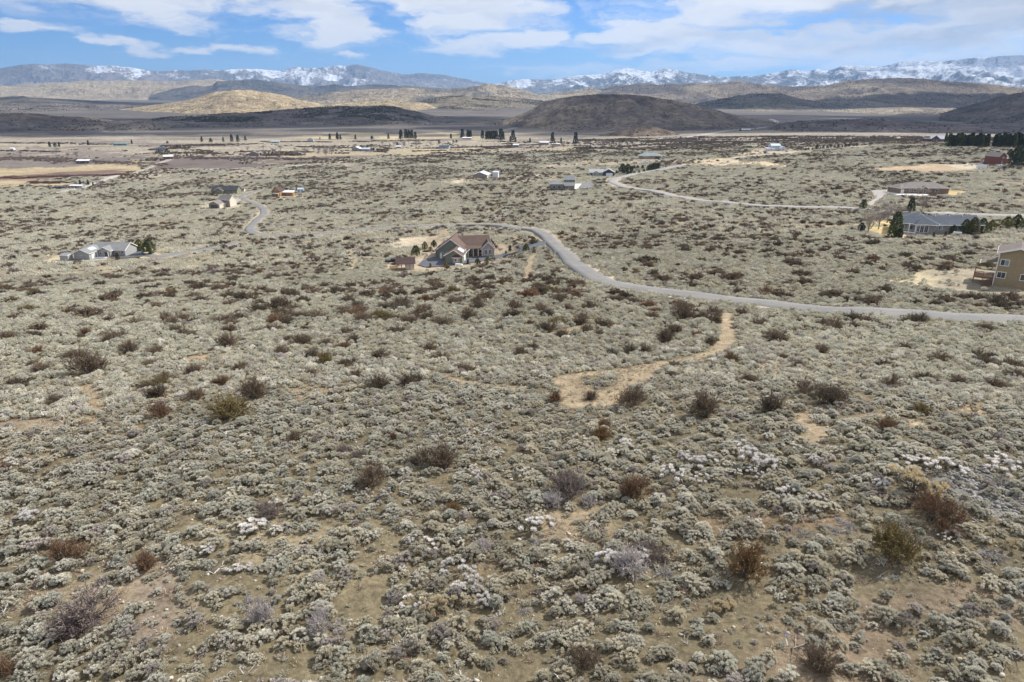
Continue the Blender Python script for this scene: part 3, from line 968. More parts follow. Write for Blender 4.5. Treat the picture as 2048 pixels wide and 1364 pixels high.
BROWN = (.15, .125, .11); BROWN2 = (.215, .18, .145); TANH = (.34, .28, .19); TANH2 = (.27, .22, .155); ROCK = (.16, .145, .135); ROCK2 = (.23, .20, .175)
hill('mountains', [(-420, 150), (-200, 138), (-80, 140), (0, 136), (30, 130), (65, 125), (95, 128), (140, 126), (175, 130), (230, 130), (275, 136), (300, 140), (325, 142), (350, 138), (380, 141), (410, 137), (450, 139), (480, 135), (520, 138), (560, 140), (595, 133),
                   (620, 136), (660, 131), (690, 130), (715, 128), (735, 132), (765, 140), (790, 145), (820, 148), (840, 145), (880, 148), (930, 157), (960, 163), (985, 167), (1024, 178), (1060, 190)], 24000, 6500, 4500, ROCK, ROCK2, snow=.5, rug=.42, seed=3, nr=90,
     snow_px=[(-400, .05), (0, .08), (130, .22), (200, .42), (330, .38), (400, .5), (520, .78), (700, .82), (760, .45), (830, .35), (930, .5), (1060, .3)])
hill('mountains', [(940, 190), (975, 172), (1010, 163), (1040, 158), (1080, 158), (1120, 156), (1160, 150), (1200, 148), (1230, 138), (1255, 135), (1280, 140), (1300, 142), (1330, 136), (1350, 139), (1390, 146), (1420, 150), (1450, 153), (1480, 150), (1510, 151),
                   (1560, 142), (1580, 138), (1620, 141), (1633, 137), (1650, 141), (1690, 130), (1710, 130), (1740, 130), (1765, 132), (1800, 121), (1840, 120), (1880, 122), (1930, 116), (1960, 112), (2000, 110), (2048, 107), (2200, 102), (2450, 120)], 21000, 6500, 4500,
     (.13, .12, .115), (.20, .18, .16), snow=.8, rug=.45, seed=8, nr=90, snow_px=[(940, .25), (1150, .55), (1230, .8), (1350, .86), (1440, .66), (1500, .62), (1600, .88), (1700, .92), (1800, 1.0), (1900, 1.05), (2050, 1.1), (2400, 1.1)])
hill('foothills', [(-420, 176), (-100, 176), (0, 172), (60, 168), (100, 164), (150, 162), (200, 160), (240, 160), (300, 160), (350, 163), (400, 158), (430, 157), (470, 162), (520, 168), (560, 172), (620, 180), (680, 190)], 14000, 4500, 2500, TANH, TANH2, rug=.5, seed=13, patch=(.38, .32, .22))
hill('hills', [(300, 192), (330, 181), (360, 175), (385, 170), (410, 172), (425, 170), (435, 161), (470, 159), (520, 158), (540, 162), (580, 168), (640, 172), (670, 168), (700, 172), (740, 168), (780, 169), (830, 172), (880, 176), (950, 180), (1000, 190)], 11500, 2600, 1500,
     (.075, .075, .075), (.125, .115, .10), rug=.35, seed=17)
hill('plateau', [(-420, 190), (0, 197), (30, 192), (45, 191), (60, 195), (130, 198), (200, 203), (250, 205), (330, 206), (420, 208), (520, 214)], 7000, 2400, 1200, (.085, .078, .074), (.13, .115, .10), rug=.25, seed=19)
hill('hills', [(1100, 205), (1140, 193), (1180, 183), (1230, 172), (1270, 167), (1320, 168), (1370, 166), (1430, 165), (1480, 161), (1510, 166), (1550, 170), (1600, 172), (1650, 170), (1690, 160), (1750, 156), (1800, 155), (1850, 157), (1900, 162), (1960, 165), (2048, 175), (2300, 165), (2450, 180)],
     8200, 3000, 1800, (.125, .108, .095), (.20, .165, .13), rug=.45, seed=23, jun=.12, patch=(.34, .28, .19), patch_amt=.45)
hill('hills', [(560, 205), (600, 192), (700, 181), (760, 177), (820, 175), (870, 178), (920, 176), (945, 172), (975, 166), (1000, 168), (1040, 178), (1075, 190), (1130, 182), (1180, 176), (1240, 190), (1300, 205)], 8000, 2200, 1200, (.30, .245, .165), (.17, .15, .115), rug=.45, seed=29, jun=.15, patch=(.40, .33, .23))
hill('hills', [(1340, 218), (1400, 206), (1440, 197), (1500, 187), (1560, 186), (1590, 195), (1640, 205), (1700, 216)], 5400, 1300, 900, (.11, .10, .085), (.17, .145, .115), rug=.4, seed=31, jun=.5)
hill('hills', [(800, 222), (840, 207), (860, 197), (900, 191), (960, 192), (1020, 193), (1075, 200), (1130, 210), (1200, 222)], 5400, 1500, 900, (.12, .105, .085), (.22, .185, .13), rug=.35, seed=37, jun=.75)
hill('hills', [(80, 246), (180, 236), (260, 222), (300, 216), (350, 207), (400, 201), (425, 193), (445, 184), (470, 179), (500, 179), (540, 184), (570, 191), (600, 200), (640, 208), (680, 206), (740, 202), (780, 200), (830, 205), (860, 216), (900, 226), (960, 236)],
     4500, 1500, 1000, (.41, .33, .21), (.34, .275, .18), rug=.38, seed=41, jun=.10, patch=(.30, .24, .16))
hill('hills', [(180, 262), (220, 252), (300, 241), (340, 234), (400, 231), (450, 227), (520, 224), (600, 216), (660, 213), (720, 212), (760, 211), (790, 213), (830, 221), (870, 232), (940, 238), (1024, 236), (1080, 246)], 2950, 700, 500, (.135, .115, .10), (.20, .17, .145), rug=.22, seed=43, jun=1.0)
hill('hills', [(-420, 215), (-200, 222), (0, 227), (30, 225), (60, 227), (90, 232), (150, 233), (200, 240), (260, 250), (330, 262)], 2500, 600, 400, (.215, .17, .135), (.15, .125, .11), rug=.3, seed=47, jun=.22)
hill('hills', [(1880, 228), (1920, 214), (1960, 203), (2000, 192), (2048, 182), (2200, 168), (2400, 180)], 3200, 800, 600, (.115, .10, .09), (.17, .145, .125), rug=.35, seed=53, jun=.3)
hill('hills', [(-420, 203), (-100, 206), (0, 205), (120, 207), (260, 209), (360, 214), (440, 221), (520, 232)], 5200, 1300, 900, (.12, .11, .105), (.17, .15, .135), rug=.4, seed=71, jun=.25)
hill('hills', [(-420, 240), (-100, 236), (0, 240), (120, 243), (260, 240), (380, 247), (520, 243), (660, 246), (800, 241), (900, 244), (1000, 240), (1080, 252), (1140, 262)], 2350, 560, 420, (.15, .13, .12), (.20, .175, .15), rug=.35, seed=73, jun=.12)
hill('hills', [(760, 236), (820, 226), (880, 221), (960, 218), (1040, 222), (1120, 232), (1180, 244)], 4100, 900, 600, (.17, .145, .12), (.27, .225, .165), rug=.4, seed=79, jun=.45)
hill('hills', [(1360, 232), (1430, 222), (1520, 219), (1620, 222), (1700, 218), (1800, 214), (1900, 216), (1990, 221), (2100, 226)], 4300, 1100, 700, (.19, .165, .145), (.34, .29, .22), rug=.25, seed=83, jun=.08)
hill('hill', [(925, 268), (960, 256), (1000, 244), (1050, 225), (1090, 205), (1115, 196), (1150, 190), (1200, 187), (1250, 187), (1290, 190), (1330, 197), (1380, 206), (1430, 218), (1490, 235), (1540, 243), (1600, 252), (1700, 264)], 2300, 620, 500,
     (.15, .125, .11), (.215, .18, .15), rug=.30, seed=59, jun=.05, patch=(.30, .245, .18), patch_amt=.6)
hill('hill', [(1530, 262), (1560, 246), (1600, 241), (1680, 240), (1740, 236), (1800, 241), (1900, 250), (2048, 255), (2250, 250), (2400, 262)], 1950, 330, 500, (.125, .105, .10), (.165, .14, .13), rug=.18, seed=61, jun=.12)
hill('hill', [(1160, 280), (1200, 270), (1240, 261), (1280, 251), (1310, 255), (1340, 262), (1370, 272), (1400, 280)], 1620, 160, 160, (.15, .115, .09), (.20, .155, .12), rug=.25, seed=67, jun=.1)


# ------------------------------------------------------------------ the air between here and the far ranges
def build_haze():
    mt = bpy.data.materials.new('thin_air'); mt.use_nodes = True
    nt = mt.node_tree; nt.nodes.clear()
    o = nt.nodes.new('ShaderNodeOutputMaterial'); v = nt.nodes.new('ShaderNodeVolumePrincipled')
    v.inputs['Color'].default_value = (.38, .62, 1.0, 1)
    v.inputs['Density'].default_value = 3.1e-5
    v.inputs['Anisotropy'].default_value = .2
    nt.links.new(v.outputs[0], o.inputs['Volume'])
    h = MB().box(-37000, 37000, -37000, 37000, -90, 1480).build('haze', mt)
    tag(h, kind='stuff')


build_haze()


# ------------------------------------------------------------------ low clouds that shade the valley's far side, as their shadows on the hills show
def build_clouds():
    mt = bpy.data.materials.new('cloud_vapour'); mt.use_nodes = True
    nt = mt.node_tree; N, L = nt.nodes, nt.links; N.clear()
    out = N.new('ShaderNodeOutputMaterial'); df = N.new('ShaderNodeBsdfDiffuse'); tl = N.new('ShaderNodeBsdfTranslucent'); tp = N.new('ShaderNodeBsdfTransparent')
    df.inputs[0].default_value = (.8, .8, .8, 1); tl.inputs[0].default_value = (.8, .8, .8, 1)
    a = N.new('ShaderNodeMixShader'); a.inputs[0].default_value = .5; b = N.new('ShaderNodeMixShader'); b.inputs[0].default_value = .5
    L.new(df.outputs[0], a.inputs[1]); L.new(tl.outputs[0], a.inputs[2]); L.new(a.outputs[0], b.inputs[1]); L.new(tp.outputs[0], b.inputs[2]); L.new(b.outputs[0], out.inputs[0])
    g = np.random.default_rng(5)
    alt = 1750.0
    off = alt / math.tan(SUN_EL)
    dx, dy = math.sin(SUN_AZ) * off, math.cos(SUN_AZ) * off
    for (cx, cy, rx, ry, n) in [(-1900, 2450, 1500, 600, 34), (-350, 2700, 900, 450, 18), (700, 2150, 800, 420, 16), (2100, 2700, 1300, 700, 26), (3900, 5200, 2300, 1300, 40), (-4300, 6100, 2000, 700, 26), (1700, 5600, 1100, 700, 14), (1500, 1850, 500, 160, 6), (-3000, 3300, 800, 500, 12), (-1100, 2000, 1500, 300, 26), (1700, 1900, 1300, 330, 30)]:
        m = []
        for k in range(n):
            r = math.sqrt(g.random()); t = g.random() * 6.28
            s = (.30 + .3 * g.random()) * min(rx, ry) * (1.15 - .6 * r)
            v, f = blob_cloud(g)
            m.append((v * np.array((s * 1.5, s, s * .28)) + np.array((cx + dx + rx * r * math.cos(t), cy + dy + ry * r * math.sin(t), alt + 100 + 60 * g.random() + s * .2)), f))
        V, Fq, b_ = [], [], 0
        for v, f in m:
            V.append(v); Fq.append(f + b_); b_ += len(v)
        V = np.concatenate(V); V[:, 2] = np.maximum(V[:, 2], 1620)
        o = link('cloud', mesh_np('cloud', V, np.concatenate(Fq), mt, smooth=True)); tag(o, kind='stuff')


_ic = {}


def blob_cloud(g):
    if not _ic:
        import bmesh
        bm = bmesh.new(); bmesh.ops.create_icosphere(bm, subdivisions=2, radius=1)
        _ic['v'] = np.array([x.co[:] for x in bm.verts]); _ic['f'] = np.array([[q.index for q in p.verts] for p in bm.faces]); bm.free()
    v = _ic['v']
    return v * (1 + .35 * (g.random(len(v)) - .5))[:, None], _ic['f']


build_clouds()

# ------------------------------------------------------------------ houses
M_WHITE = plain('white_trim', (.78, .77, .74), .6, .05, 1)
M_GLASS = plain('window_glass', (.045, .055, .065), .12, .3, .4, spec=.8)
M_GLASSP = plain('window_glass_with_blind', (.22, .26, .28), .2, .2, .4, spec=.7)
M_CONCW = plain('foundation', (.36, .34, .31), .9, .12, 2)
M_DECK = plain('redwood_deck', (.22, .125, .085), .8, .25, 3)
M_DECKD = plain('dark_deck', (.09, .075, .065), .8, .25, 3)
M_TIMBER = plain('brown_timber', (.26, .155, .08), .8, .25, 2.5)
M_STEEL = plain('pale_metal_roof', (.62, .65, .68), .45, .08, 1, metal=.2)


def shingles(name, col):
    if name in _mats:
        return _mats[name]
    mt, nt, N, L, B = new_mat(name)
    n = noise_tex(N, L, 2.2, 6, .7); n2 = noise_tex(N, L, .35, 4, .6)
    c = mixc(N, L, ramp(N, L, n, .3, .7), [v * .75 for v in col], [v * 1.2 for v in col])
    c = mixc(N, L, ramp(N, L, n2, .4, .75), c, [v * 1.15 + .01 for v in col])
    L.new(c, B.inputs['Base Color']); B.inputs['Roughness'].default_value = .9; B.inputs['Specular IOR Level'].default_value = .2
    bp = N.new('ShaderNodeBump'); bp.inputs['Strength'].default_value = .6; bp.inputs['Distance'].default_value = .03
    L.new(n, bp.inputs['Height']); L.new(bp.outputs[0], B.inputs['Normal'])
    _mats[name] = mt
    return mt


def ridge_roof(w, d, h, rise, kind, over, th):
    m = MB()
    x0, x1, y0, y1 = -w / 2 - over, w / 2 + over, -over, d + over
    if kind == 'gy':       # gable looks towards the front, ridge runs back
        hw = w / 2; s = rise / hw
        e = h - s * over
        m.extrude([(x0, e), (0, h + rise), (x1, e), (x1, e + th), (0, h + rise + th), (x0, e + th)], 'y', y0, y1)
    elif kind == 'gx':
        hd = d / 2; s = rise / hd; e = h - s * over; c = d / 2
        m.extrude([(y0, e), (c, h + rise), (y1, e), (y1, e + th), (c, h + rise + th), (y0, e + th)], 'x', x0, x1)
    elif kind == 'shed':   # falls towards the front
        m.extrude([(y0, h), (y1, h + rise), (y1, h + rise + th), (y0, h + th)], 'x', x0, x1)
    else:                  # hip
        W2, D2 = (x1 - x0), (y1 - y0)
        if W2 >= D2:
            a = (x0 + D2 / 2, (y0 + y1) / 2); b = (x1 - D2 / 2, (y0 + y1) / 2)
        else:
            a = (0, y0 + W2 / 2); b = (0, y1 - W2 / 2)
        H = h + rise
        if W2 < D2:
            vs = [(x0, y0, h), (x1, y0, h), (x1, y1, h), (x0, y1, h), (x0, y0, h + th), (x1, y0, h + th), (x1, y1, h + th), (x0, y1, h + th), (a[0], a[1], H), (b[0], b[1], H)]
            fs = [(3, 2, 1, 0), (0, 1, 5, 4), (1, 2, 6, 5), (2, 3, 7, 6), (3, 0, 4, 7), (4, 5, 8), (6, 7, 9), (5, 6, 9, 8), (7, 4, 8, 9)]
        else:
            vs = [(x0, y0, h), (x1, y0, h), (x1, y1, h), (x0, y1, h), (x0, y0, h + th), (x1, y0, h + th), (x1, y1, h + th), (x0, y1, h + th), (a[0], a[1], H), (b[0], b[1], H)]
            fs = [(3, 2, 1, 0), (0, 1, 5, 4), (1, 2, 6, 5), (2, 3, 7, 6), (3, 0, 4, 7), (4, 5, 9, 8), (5, 6, 9), (6, 7, 8, 9), (7, 4, 8)]
        m.add(vs, fs)
    return m


def wing(root, x, y, w, d, h, rise, kind, wallm, roofm, rz=0, over=.5, th=.22, trim=True, win=(), doors=(), garage=(), foot=2.5, z=0.0, name_wall='wall', solar=None, vents=0):
    """one block of a house. x, y: middle of its front wall; win: (side, u, sill, w, h[, blind])"""
    M = Matrix.Translation((x, y, z)) @ Matrix.Rotation(rz, 4, 'Z')

    def put(m, name, mat, par=root, lab=None):
        vs = [tuple((M @ Vector(v))) for v in m.v]
        m.v = vs
        o = m.build(name, mat, par)
        if lab: o['label'] = lab
        return o
    m = MB()
    hw = w / 2
    if kind == 'gy':
        m.extrude([(-hw, -foot), (hw, -foot), (hw, h), (0, h + rise - .02), (-hw, h)], 'y', 0, d)
    elif kind == 'gx':
        m.extrude([(0, -foot), (d, -foot), (d, h), (d / 2, h + rise - .02), (0, h)], 'x', -hw, hw)
    elif kind == 'shed':
        m.extrude([(0, -foot), (d, -foot), (d, h + rise - .03), (0, h)], 'x', -hw, hw)
    else:
        m.box(-hw, hw, 0, d, -foot, h - .02)
    put(m, name_wall, wallm)
    rf = put(ridge_roof(w, d, h, rise, kind, over, th), 'roof', roofm)
    if trim:
        t = MB()
        if kind == 'gy':
            s = rise / hw; xe = hw + over; e = h - s * over
            for yy in (-over - .06,):
                t.extrude([(-xe, e - .08), (0, h + rise - .08), (xe, e - .08), (xe, e + th + .03), (0, h + rise + th + .03), (-xe, e + th + .03)], 'y', yy, yy + .055)
            for sx in (-1, 1):
                t.box(sx * xe + (0 if sx > 0 else -.06), sx * xe + (.06 if sx > 0 else 0), -over, d + over, e - .02, e + th - .01)
        elif kind == 'gx':
            s = rise / (d / 2); ye = d / 2 + over; e = h - s * over
            for sx in (-1, 1):
                a = sx * (hw + over)
                t.extrude([(d / 2 - ye, e - .08), (d / 2, h + rise - .08), (d / 2 + ye, e - .08), (d / 2 + ye, e + th + .03), (d / 2, h + rise + th + .03), (d / 2 - ye, e + th + .03)], 'x', min(a, a + sx * .055), max(a, a + sx * .055))
            t.box(-hw - over, hw + over, -over - .06, -over, e - .03, e + th - .01)
        else:
            t.box(-hw - over, hw + over, -over - .06, -over - .003, h - .03, h + th - .02)
            for sx in (-1, 1):
                a = sx * (hw + over)
                t.box(min(a, a + sx * .06), max(a, a + sx * .06), -over, d + over, h - .03, h + th - .02)
        put(t, 'fascia', M_WHITE, rf)

    def side(u, zz, ww, hh, sd, dep0, dep1):
        if sd == 'f': return (u - ww / 2, u + ww / 2, -dep1, -dep0, zz, zz + hh)
        if sd == 'l': return (-hw - dep1, -hw - dep0, u - ww / 2, u + ww / 2, zz, zz + hh)
        if sd == 'r': return (hw + dep0, hw + dep1, u - ww / 2, u + ww / 2, zz, zz + hh)

    for it in win:
        sd, u, zz, ww, hh = it[:5]
        b = .11
        fr = MB()
        fr.box(*side(u - ww / 2 - b / 2, zz - b, b, hh + 2 * b, sd, -.02, .07)); fr.box(*side(u + ww / 2 + b / 2, zz - b, b, hh + 2 * b, sd, -.02, .07))
        fr.box(*side(u, zz - b, ww, b, sd, -.02, .07)); fr.box(*side(u, zz + hh, ww, b, sd, -.02, .07)); fr.box(*side(u, zz, .05, hh, sd, -.02, .055))
        fo = put(fr, 'window', M_WHITE)
        blind = len(it) > 5 and it[5]
        for q in (-1, 1):
            pn = MB(); pn.box(*side(u + q * (ww / 4 + .0125), zz, ww / 2 - .025, hh, sd, .004, .03)); put(pn, 'pane', M_GLASSP if (blind and q > 0) else M_GLASS, fo)
    for it in doors:
        sd, u, ww, hh, mt_ = it
        dm = MB(); dm.box(*side(u, 0, ww, hh, sd, .004, .06)); do = put(dm, 'door', mt_)
        km = MB(); km.box(*side(u + ww * .36, 1.0, .08, .08, sd, .06, .11)); put(km, 'handle', M_STEEL, do)
    for it in garage:
        sd, u, ww, hh, mt_ = it
        gd = None
        dm = MB()
        k = 4
        for q in range(k):
            dm.box(*side(u, q * hh / k + .02, ww, hh / k - .04, sd, .004, .06))
        dm.box(*side(u, .0, ww, hh, sd, -.03, .02))
        put(dm, 'garage_door', mt_)
    if solar:
        ux, f0, f1, wd = solar   # on the slope that falls to +x: from f0 to f1 of the slope, wd long
        s = rise / hw; m = MB()
        for q in range(3):
            ya = ux + q * (wd / 3) + .05; yb = ux + (q + 1) * (wd / 3) - .05
            xa, xb = hw * f0, hw * f1
            za_, zb_ = h + rise - s * xa + th + .03, h + rise - s * xb + th + .03
            m.add([(xa, ya, za_), (xb, ya, zb_), (xb, yb, zb_), (xa, yb, za_), (xa, ya, za_ + .06), (xb, ya, zb_ + .06), (xb, yb, zb_ + .06), (xa, yb, za_ + .06)],
                  [(0, 3, 2, 1), (4, 5, 6, 7), (0, 1, 5, 4), (1, 2, 6, 5), (2, 3, 7, 6), (3, 0, 4, 7)])
        put(m, 'skylight', M_STEEL)
    for q in range(vents):
        v = MB(); vx = (q - vents / 2 + .5) * w / (vents + 1); yy = d / 2 + (-1) ** q * .7
        s = rise / (d / 2)
        v.cyl((vx, yy), .14, h + rise - abs(yy - d / 2) * s - .2, h + rise - abs(yy - d / 2) * s + th + .45, 8); put(v, 'vent_pipe', M_WHITE)
    return rf


def house_at(name, label, px, py, rz=0, lift=.3, clear=0, group=None, cat='house'):
    p, t = at(px, py)
    r = empty(name, (p[0], p[1], p[2] + lift), rz)
    tag(r, label, cat, group)
    if clear:
        HOUSE_SPOTS.append((p[0] + clear[0], p[1] + clear[1], clear[2]))
    return r, p, t


def foot(p, rz, x0, x1, y0, y1, grow=.8):
    """keep the scrub out of a building's footprint"""
    c, s = math.cos(rz), math.sin(rz)
    q = [(x0 - grow, y0 - grow), (x1 + grow, y0 - grow), (x1 + grow, y1 + grow), (x0 - grow, y1 + grow)]
    HOUSE_POLYS.append(np.array([(p[0] + a * c - b * s, p[1] + a * s + b * c) for a, b in q]))


# --- tan two-storey house at the right edge
W_TAN = siding('tan_board_siding', (.31, .245, .145), .3, True)
rz = R(-36)
h1, p, t = house_at('two_storey_house', 'tan two-storey house with white-framed windows and a side deck at the right edge', 1984, 571, rz, lift=1.0)
foot(p, rz, -4, 9, -1, 12)
SH_TAN = shingles('brown_grey_shingles', (.165, .14, .125))
wing(h1, 3.3, 0, 6.6, 7.5, 6.0, 1.15, 'gy', W_TAN, SH_TAN, over=.45, foot=3, vents=0,
     win=[('f', -2.1, 3.45, 1.35, 1.15, 1), ('f', 2.0, 3.45, 1.35, 1.15, 1), ('f', -2.2, .85, 1.35, 1.15, 0), ('f', 1.8, .85, 1.45, 1.15, 0), ('l', 3, .9, 1.0, 2.0)])
MB().box(-.06, .10, -.06, .0, -2.2, 5.85).build('corner_board', M_WHITE, h1); MB().box(6.5, 6.66, -.06, .0, -2.2, 5.85).build('corner_board', M_WHITE, h1)
m = MB().extrude([(-3.0, 2.75), (.0, 3.6), (.0, 3.75), (-3.0, 2.9)], 'y', 2.6, 6.8); o = m.build('porch_roof', SH_TAN, h1)
MB().box(-3.06, -3.003, 2.6, 6.8, 2.7, 2.92).build('fascia', M_WHITE, o)
DY, DZ = -1.9, -.75
for q in range(24):
    MB().box(-3.6 + q * .15, -3.6 + q * .15 + .135, 2.6 + DY, 7.6 + DY, 1.25 + DZ, 1.30 + DZ).build('plank', M_DECK, h1)
for (x, y) in ((-3.55, 2.7), (-3.55, 5.1), (-3.55, 7.5), (-1.9, 2.7), (-.3, 2.7)):
    MB().box(x - .07, x + .07, y - .07 + DY, y + .07 + DY, -3, 2.2 + DZ).build('post', M_DECK, h1)
MB().box(-3.6, -3.5, 2.6 + DY, 7.6 + DY, 2.2 + DZ, 2.27 + DZ).build('rail', M_DECK, h1); MB().box(-3.49, -1.9, 2.6 + DY, 2.72 + DY, 2.2 + DZ, 2.27 + DZ).build('rail', M_DECK, h1)
for q in range(24): MB().box(-3.57, -3.53, 2.80 + q * .2 + DY, 2.84 + q * .2 + DY, 1.30 + DZ, 2.2 + DZ).build('baluster', M_DECK, h1)
for q in range(8): MB().box(-3.45 + q * .2, -3.41 + q * .2, 2.64 + DY, 2.68 + DY, 1.30 + DZ, 2.2 + DZ).build('baluster', M_DECK, h1)
MB().box(-3.6, -.02, 2.53 + DY, 2.595 + DY, .9 + DZ, 1.25 + DZ).build('deck_skirt', M_DECK, h1)
for q in range(8):
    y_ = 2.5 + DY - q * .27; z_ = 1.10 + DZ - q * .19
    MB().box(-1.8, -.35, y_ - .27, y_ - .01, z_ - .05, z_).build('step', M_DECK, h1)
for x in (-1.88, -.27):
    MB().bar((x, 2.5 + DY, 2.2 + DZ), (x, .3 + DY, .65 + DZ), .07, .07).build('stair_rail', M_DECK, h1)
    MB().bar((x, 2.5 + DY, 1.05 + DZ), (x, .3 + DY, -.5 + DZ), .05, .25).build('stringer', M_DECK, h1)
    MB().bar((x, .26 + DY, -1.6), (x, .26 + DY, .7 + DZ), .08).build('post', M_DECK, h1)
# --- brown-roofed house in the middle
W_GRN = siding('grey_green_siding', (.20, .215, .175), .22)
W_STN = plain('grey_stone_veneer', (.34, .32, .30), .9, .35, 2.2, bump=.6)
SH_BRN = shingles('brown_shingles', (.125, .088, .072)); SH_DBRN = shingles('dark_brown_shingles', (.085, .058, .052))
h2, p, t = house_at('ranch_house', 'grey-green house with a large brown roof and two front gables beside the main road', 905, 528, 0, lift=.3)
foot(p, 0, -8, 15, -2, 24); HOUSE_SPOTS.append((p[0] + 3, p[1] + 10, 11))
wing(h2, -1.2, 8, 10.5, 13, 3.9, 3.9, 'gy', W_GRN, SH_BRN, rz=R(-6), over=.6, win=[('f', -3.6, 1.2, 1.0, 1.2)], doors=[('f', -4.1, .9, 2.1, M_WHITE)])
wing(h2, .6, 0, 6.8, 9, 3.1, 2.1, 'gy', W_GRN, SH_BRN, rz=R(-6), over=.5, solar=(3.2, .28, .92, 4.6), win=[('l', 2, 1.1, .9, 1.1)], garage=[('r', 5.4, 2.6, 2.3, M_WHITE)])
wing(h2, 1.5, -.9, 2.7, 1.6, 2.3, 1.2, 'hip', W_STN, SH_DBRN, rz=R(-6), over=.3, win=[('f', 0, .9, 1.2, 1.0, 1)])
wing(h2, 8.0, 14.0, 13.5, 10, 3.4, 3.7, 'gx', W_GRN, SH_BRN, rz=R(13), over=.55, win=[('f', -2.2, 1.0, 1.4, 1.3), ('f', 2.2, 1.0, 1.4, 1.3)], doors=[('f', 0, 1.0, 2.1, M_TIMBER)])
wing(h2, 13.6, 12.4, 5.2, 8.5, 3.2, 2.6, 'gy', W_STN, SH_DBRN, rz=R(6), over=.45, win=[('f', -.9, .9, 1.1, 1.7), ('f', .9, .9, 1.1, 1.7)])
wing(h2, -6.0, 12.5, 4.0, 9.0, 2.6, 2.0, 'gy', W_GRN, SH_DBRN, rz=R(-6), over=.4, trim=False)
wing(h2, 3.9, 9.3, 3.4, 4.2, 3.0, 1.4, 'hip', W_GRN, SH_DBRN, rz=R(-6), over=.35)
for x, y in ((5.6, 11.0), (7.6, 11.5), (9.6, 11.9), (11.2, 12.2)):
    MB().box(x - .12, x + .12, y - .12, y + .12, 0, 3.2).build('porch_post', M_WHITE, h2)
m = MB(); m.add([(5.0, 10.6, 3.2), (11.6, 12.1, 3.2), (11.2, 14.6, 3.9), (4.6, 13.0, 3.9), (5.0, 10.6, 3.35), (11.6, 12.1, 3.35), (11.2, 14.6, 4.05), (4.6, 13.0, 4.05)],
                [(3, 2, 1, 0), (4, 5, 6, 7), (0, 1, 5, 4), (1, 2, 6, 5), (2, 3, 7, 6), (3, 0, 4, 7)]); m.build('porch_roof', SH_BRN, h2)
MB().box(5.2, 11.4, 11.4, 13.5, -.5, .22).build('porch_floor', M_DECK, h2)
MB().box(2.4, 3.2, 19.0, 19.8, 4, 8.6).build('chimney', W_STN, h2)
h2.scale = (.93, .93, .93)
# --- left grey ranch
W_GRY = siding('blue_grey_siding', (.33, .33, .32), .22)
SH_GRY = shingles('grey_shingles', (.22, .225, .225))
rz = R(-4)
h3, p, t = house_at('ranch_house', 'long blue-grey house with a grey roof and a front garage gable at left', 165, 520, rz, lift=.25)
foot(p, rz, -5, 17, -1, 19)
wing(h3, 0, 0, 7.4, 10.5, 2.9, 1.7, 'gy', W_GRY, SH_GRY, rz=R(0), over=.5, solar=(3.6, .22, .75, 4.2), win=[('f', -.3, .9, .6, 1.0)], garage=[('r', 3, 2.6, 2.3, M_WHITE), ('r', 6.6, 2.6, 2.3, M_WHITE)])
wing(h3, 7.4, 8.5, 17.0, 9.5, 2.9, 2.5, 'gx', W_GRY, SH_GRY, over=.5, win=[('f', 4.3, 1.0, 1.3, 1.1), ('f', 7.0, 1.0, 1.3, 1.1), ('f', -.5, .9, .9, 1.3)], doors=[('f', 1.0, 1.0, 2.1, M_DECKD)])
wing(h3, 7.0, 6.2, 6.0, 5, 2.9, 1.6, 'gy', W_GRY, SH_GRY, over=.5, win=[('f', -1.8, .9, 1.0, 1.3)], doors=[('f', .9, 1.4, 2.2, M_DECKD)])
for x in (4.3, 9.7):
    MB().box(x - .1, x + .1, 4.9, 5.1, 0, 2.7).build('porch_post', M_WHITE, h3)
wing(h3, -3.0, 8, 6, 8, 2.7, 1.8, 'hip', W_GRY, SH_GRY, over=.4)
s3, p, t = house_at('garden_shed', 'small grey shed with a flat-pitched roof left of the blue-grey ranch house', 129, 522, rz, lift=.1, cat='shed'); foot(p, rz, -3, 3, -1, 4)
wing(s3, 0, 0, 3.3, 3.0, 2.1, .35, 'shed', W_GRY, SH_GRY, over=.15, doors=[('f', 0, 1.2, 1.8, W_GRY)], foot=1.5)
h3.scale = (.86, .86, .86)
# --- slate-roofed house at right
W_SLT = siding('grey_siding', (.26, .265, .26), .2)
SH_SLT = shingles('slate_blue_shingles', (.078, .094, .118))
h4, p, t = house_at('ranch_house', 'grey house with a slate-blue hipped roof and white porch posts among pines at right', 1850, 469, 0, lift=.35)
foot(p, 0, -10, 23, -2, 15)
wing(h4, -2.6, 2.6, 12.5, 12.5, 3.0, 3.3, 'hip', W_SLT, SH_SLT, rz=R(-28), over=1.2, win=[('f', -4.2, .7, 1.6, 1.6), ('f', -1.4, .7, 1.6, 1.6)])
wing(h4, -.6, .6, 5.4, 4.0, 2.9, 1.6, 'hip', W_SLT, SH_SLT, over=.5, win=[('f', -1.9, .6, .9, 1.9), ('f', -.55, .3, 1.2, 2.2), ('f', 1.0, .3, 1.2, 2.2), ('f', 2.2, .6, .6, 1.9)])
wing(h4, 10.6, 1.6, 19.5, 9, 3.0, 2.3, 'gx', W_SLT, SH_SLT, over=.7, vents=7, win=[('f', -6.6, 1.4, .7, 1.0, 1), ('f', -4.6, 1.1, 1.3, 1.3, 1), ('f', 1.4, .7, 1.6, 1.9, 1)])
for x, y in ((-8.8, 5.9), (-6.9, 3.9), (-5.0, 2.0), (-3.4, .6)):
    MB().box(x - .13, x + .13, y - .13, y + .13, -2, 3.0).build('porch_post', M_WHITE, h4)
MB().bar((-8.8, 5.9, 1.0), (-3.4, .6, 1.0), .08).bar((-8.8, 5.9, .1), (-3.4, .6, .1), .14, .5).build('porch_rail', M_WHITE, h4)
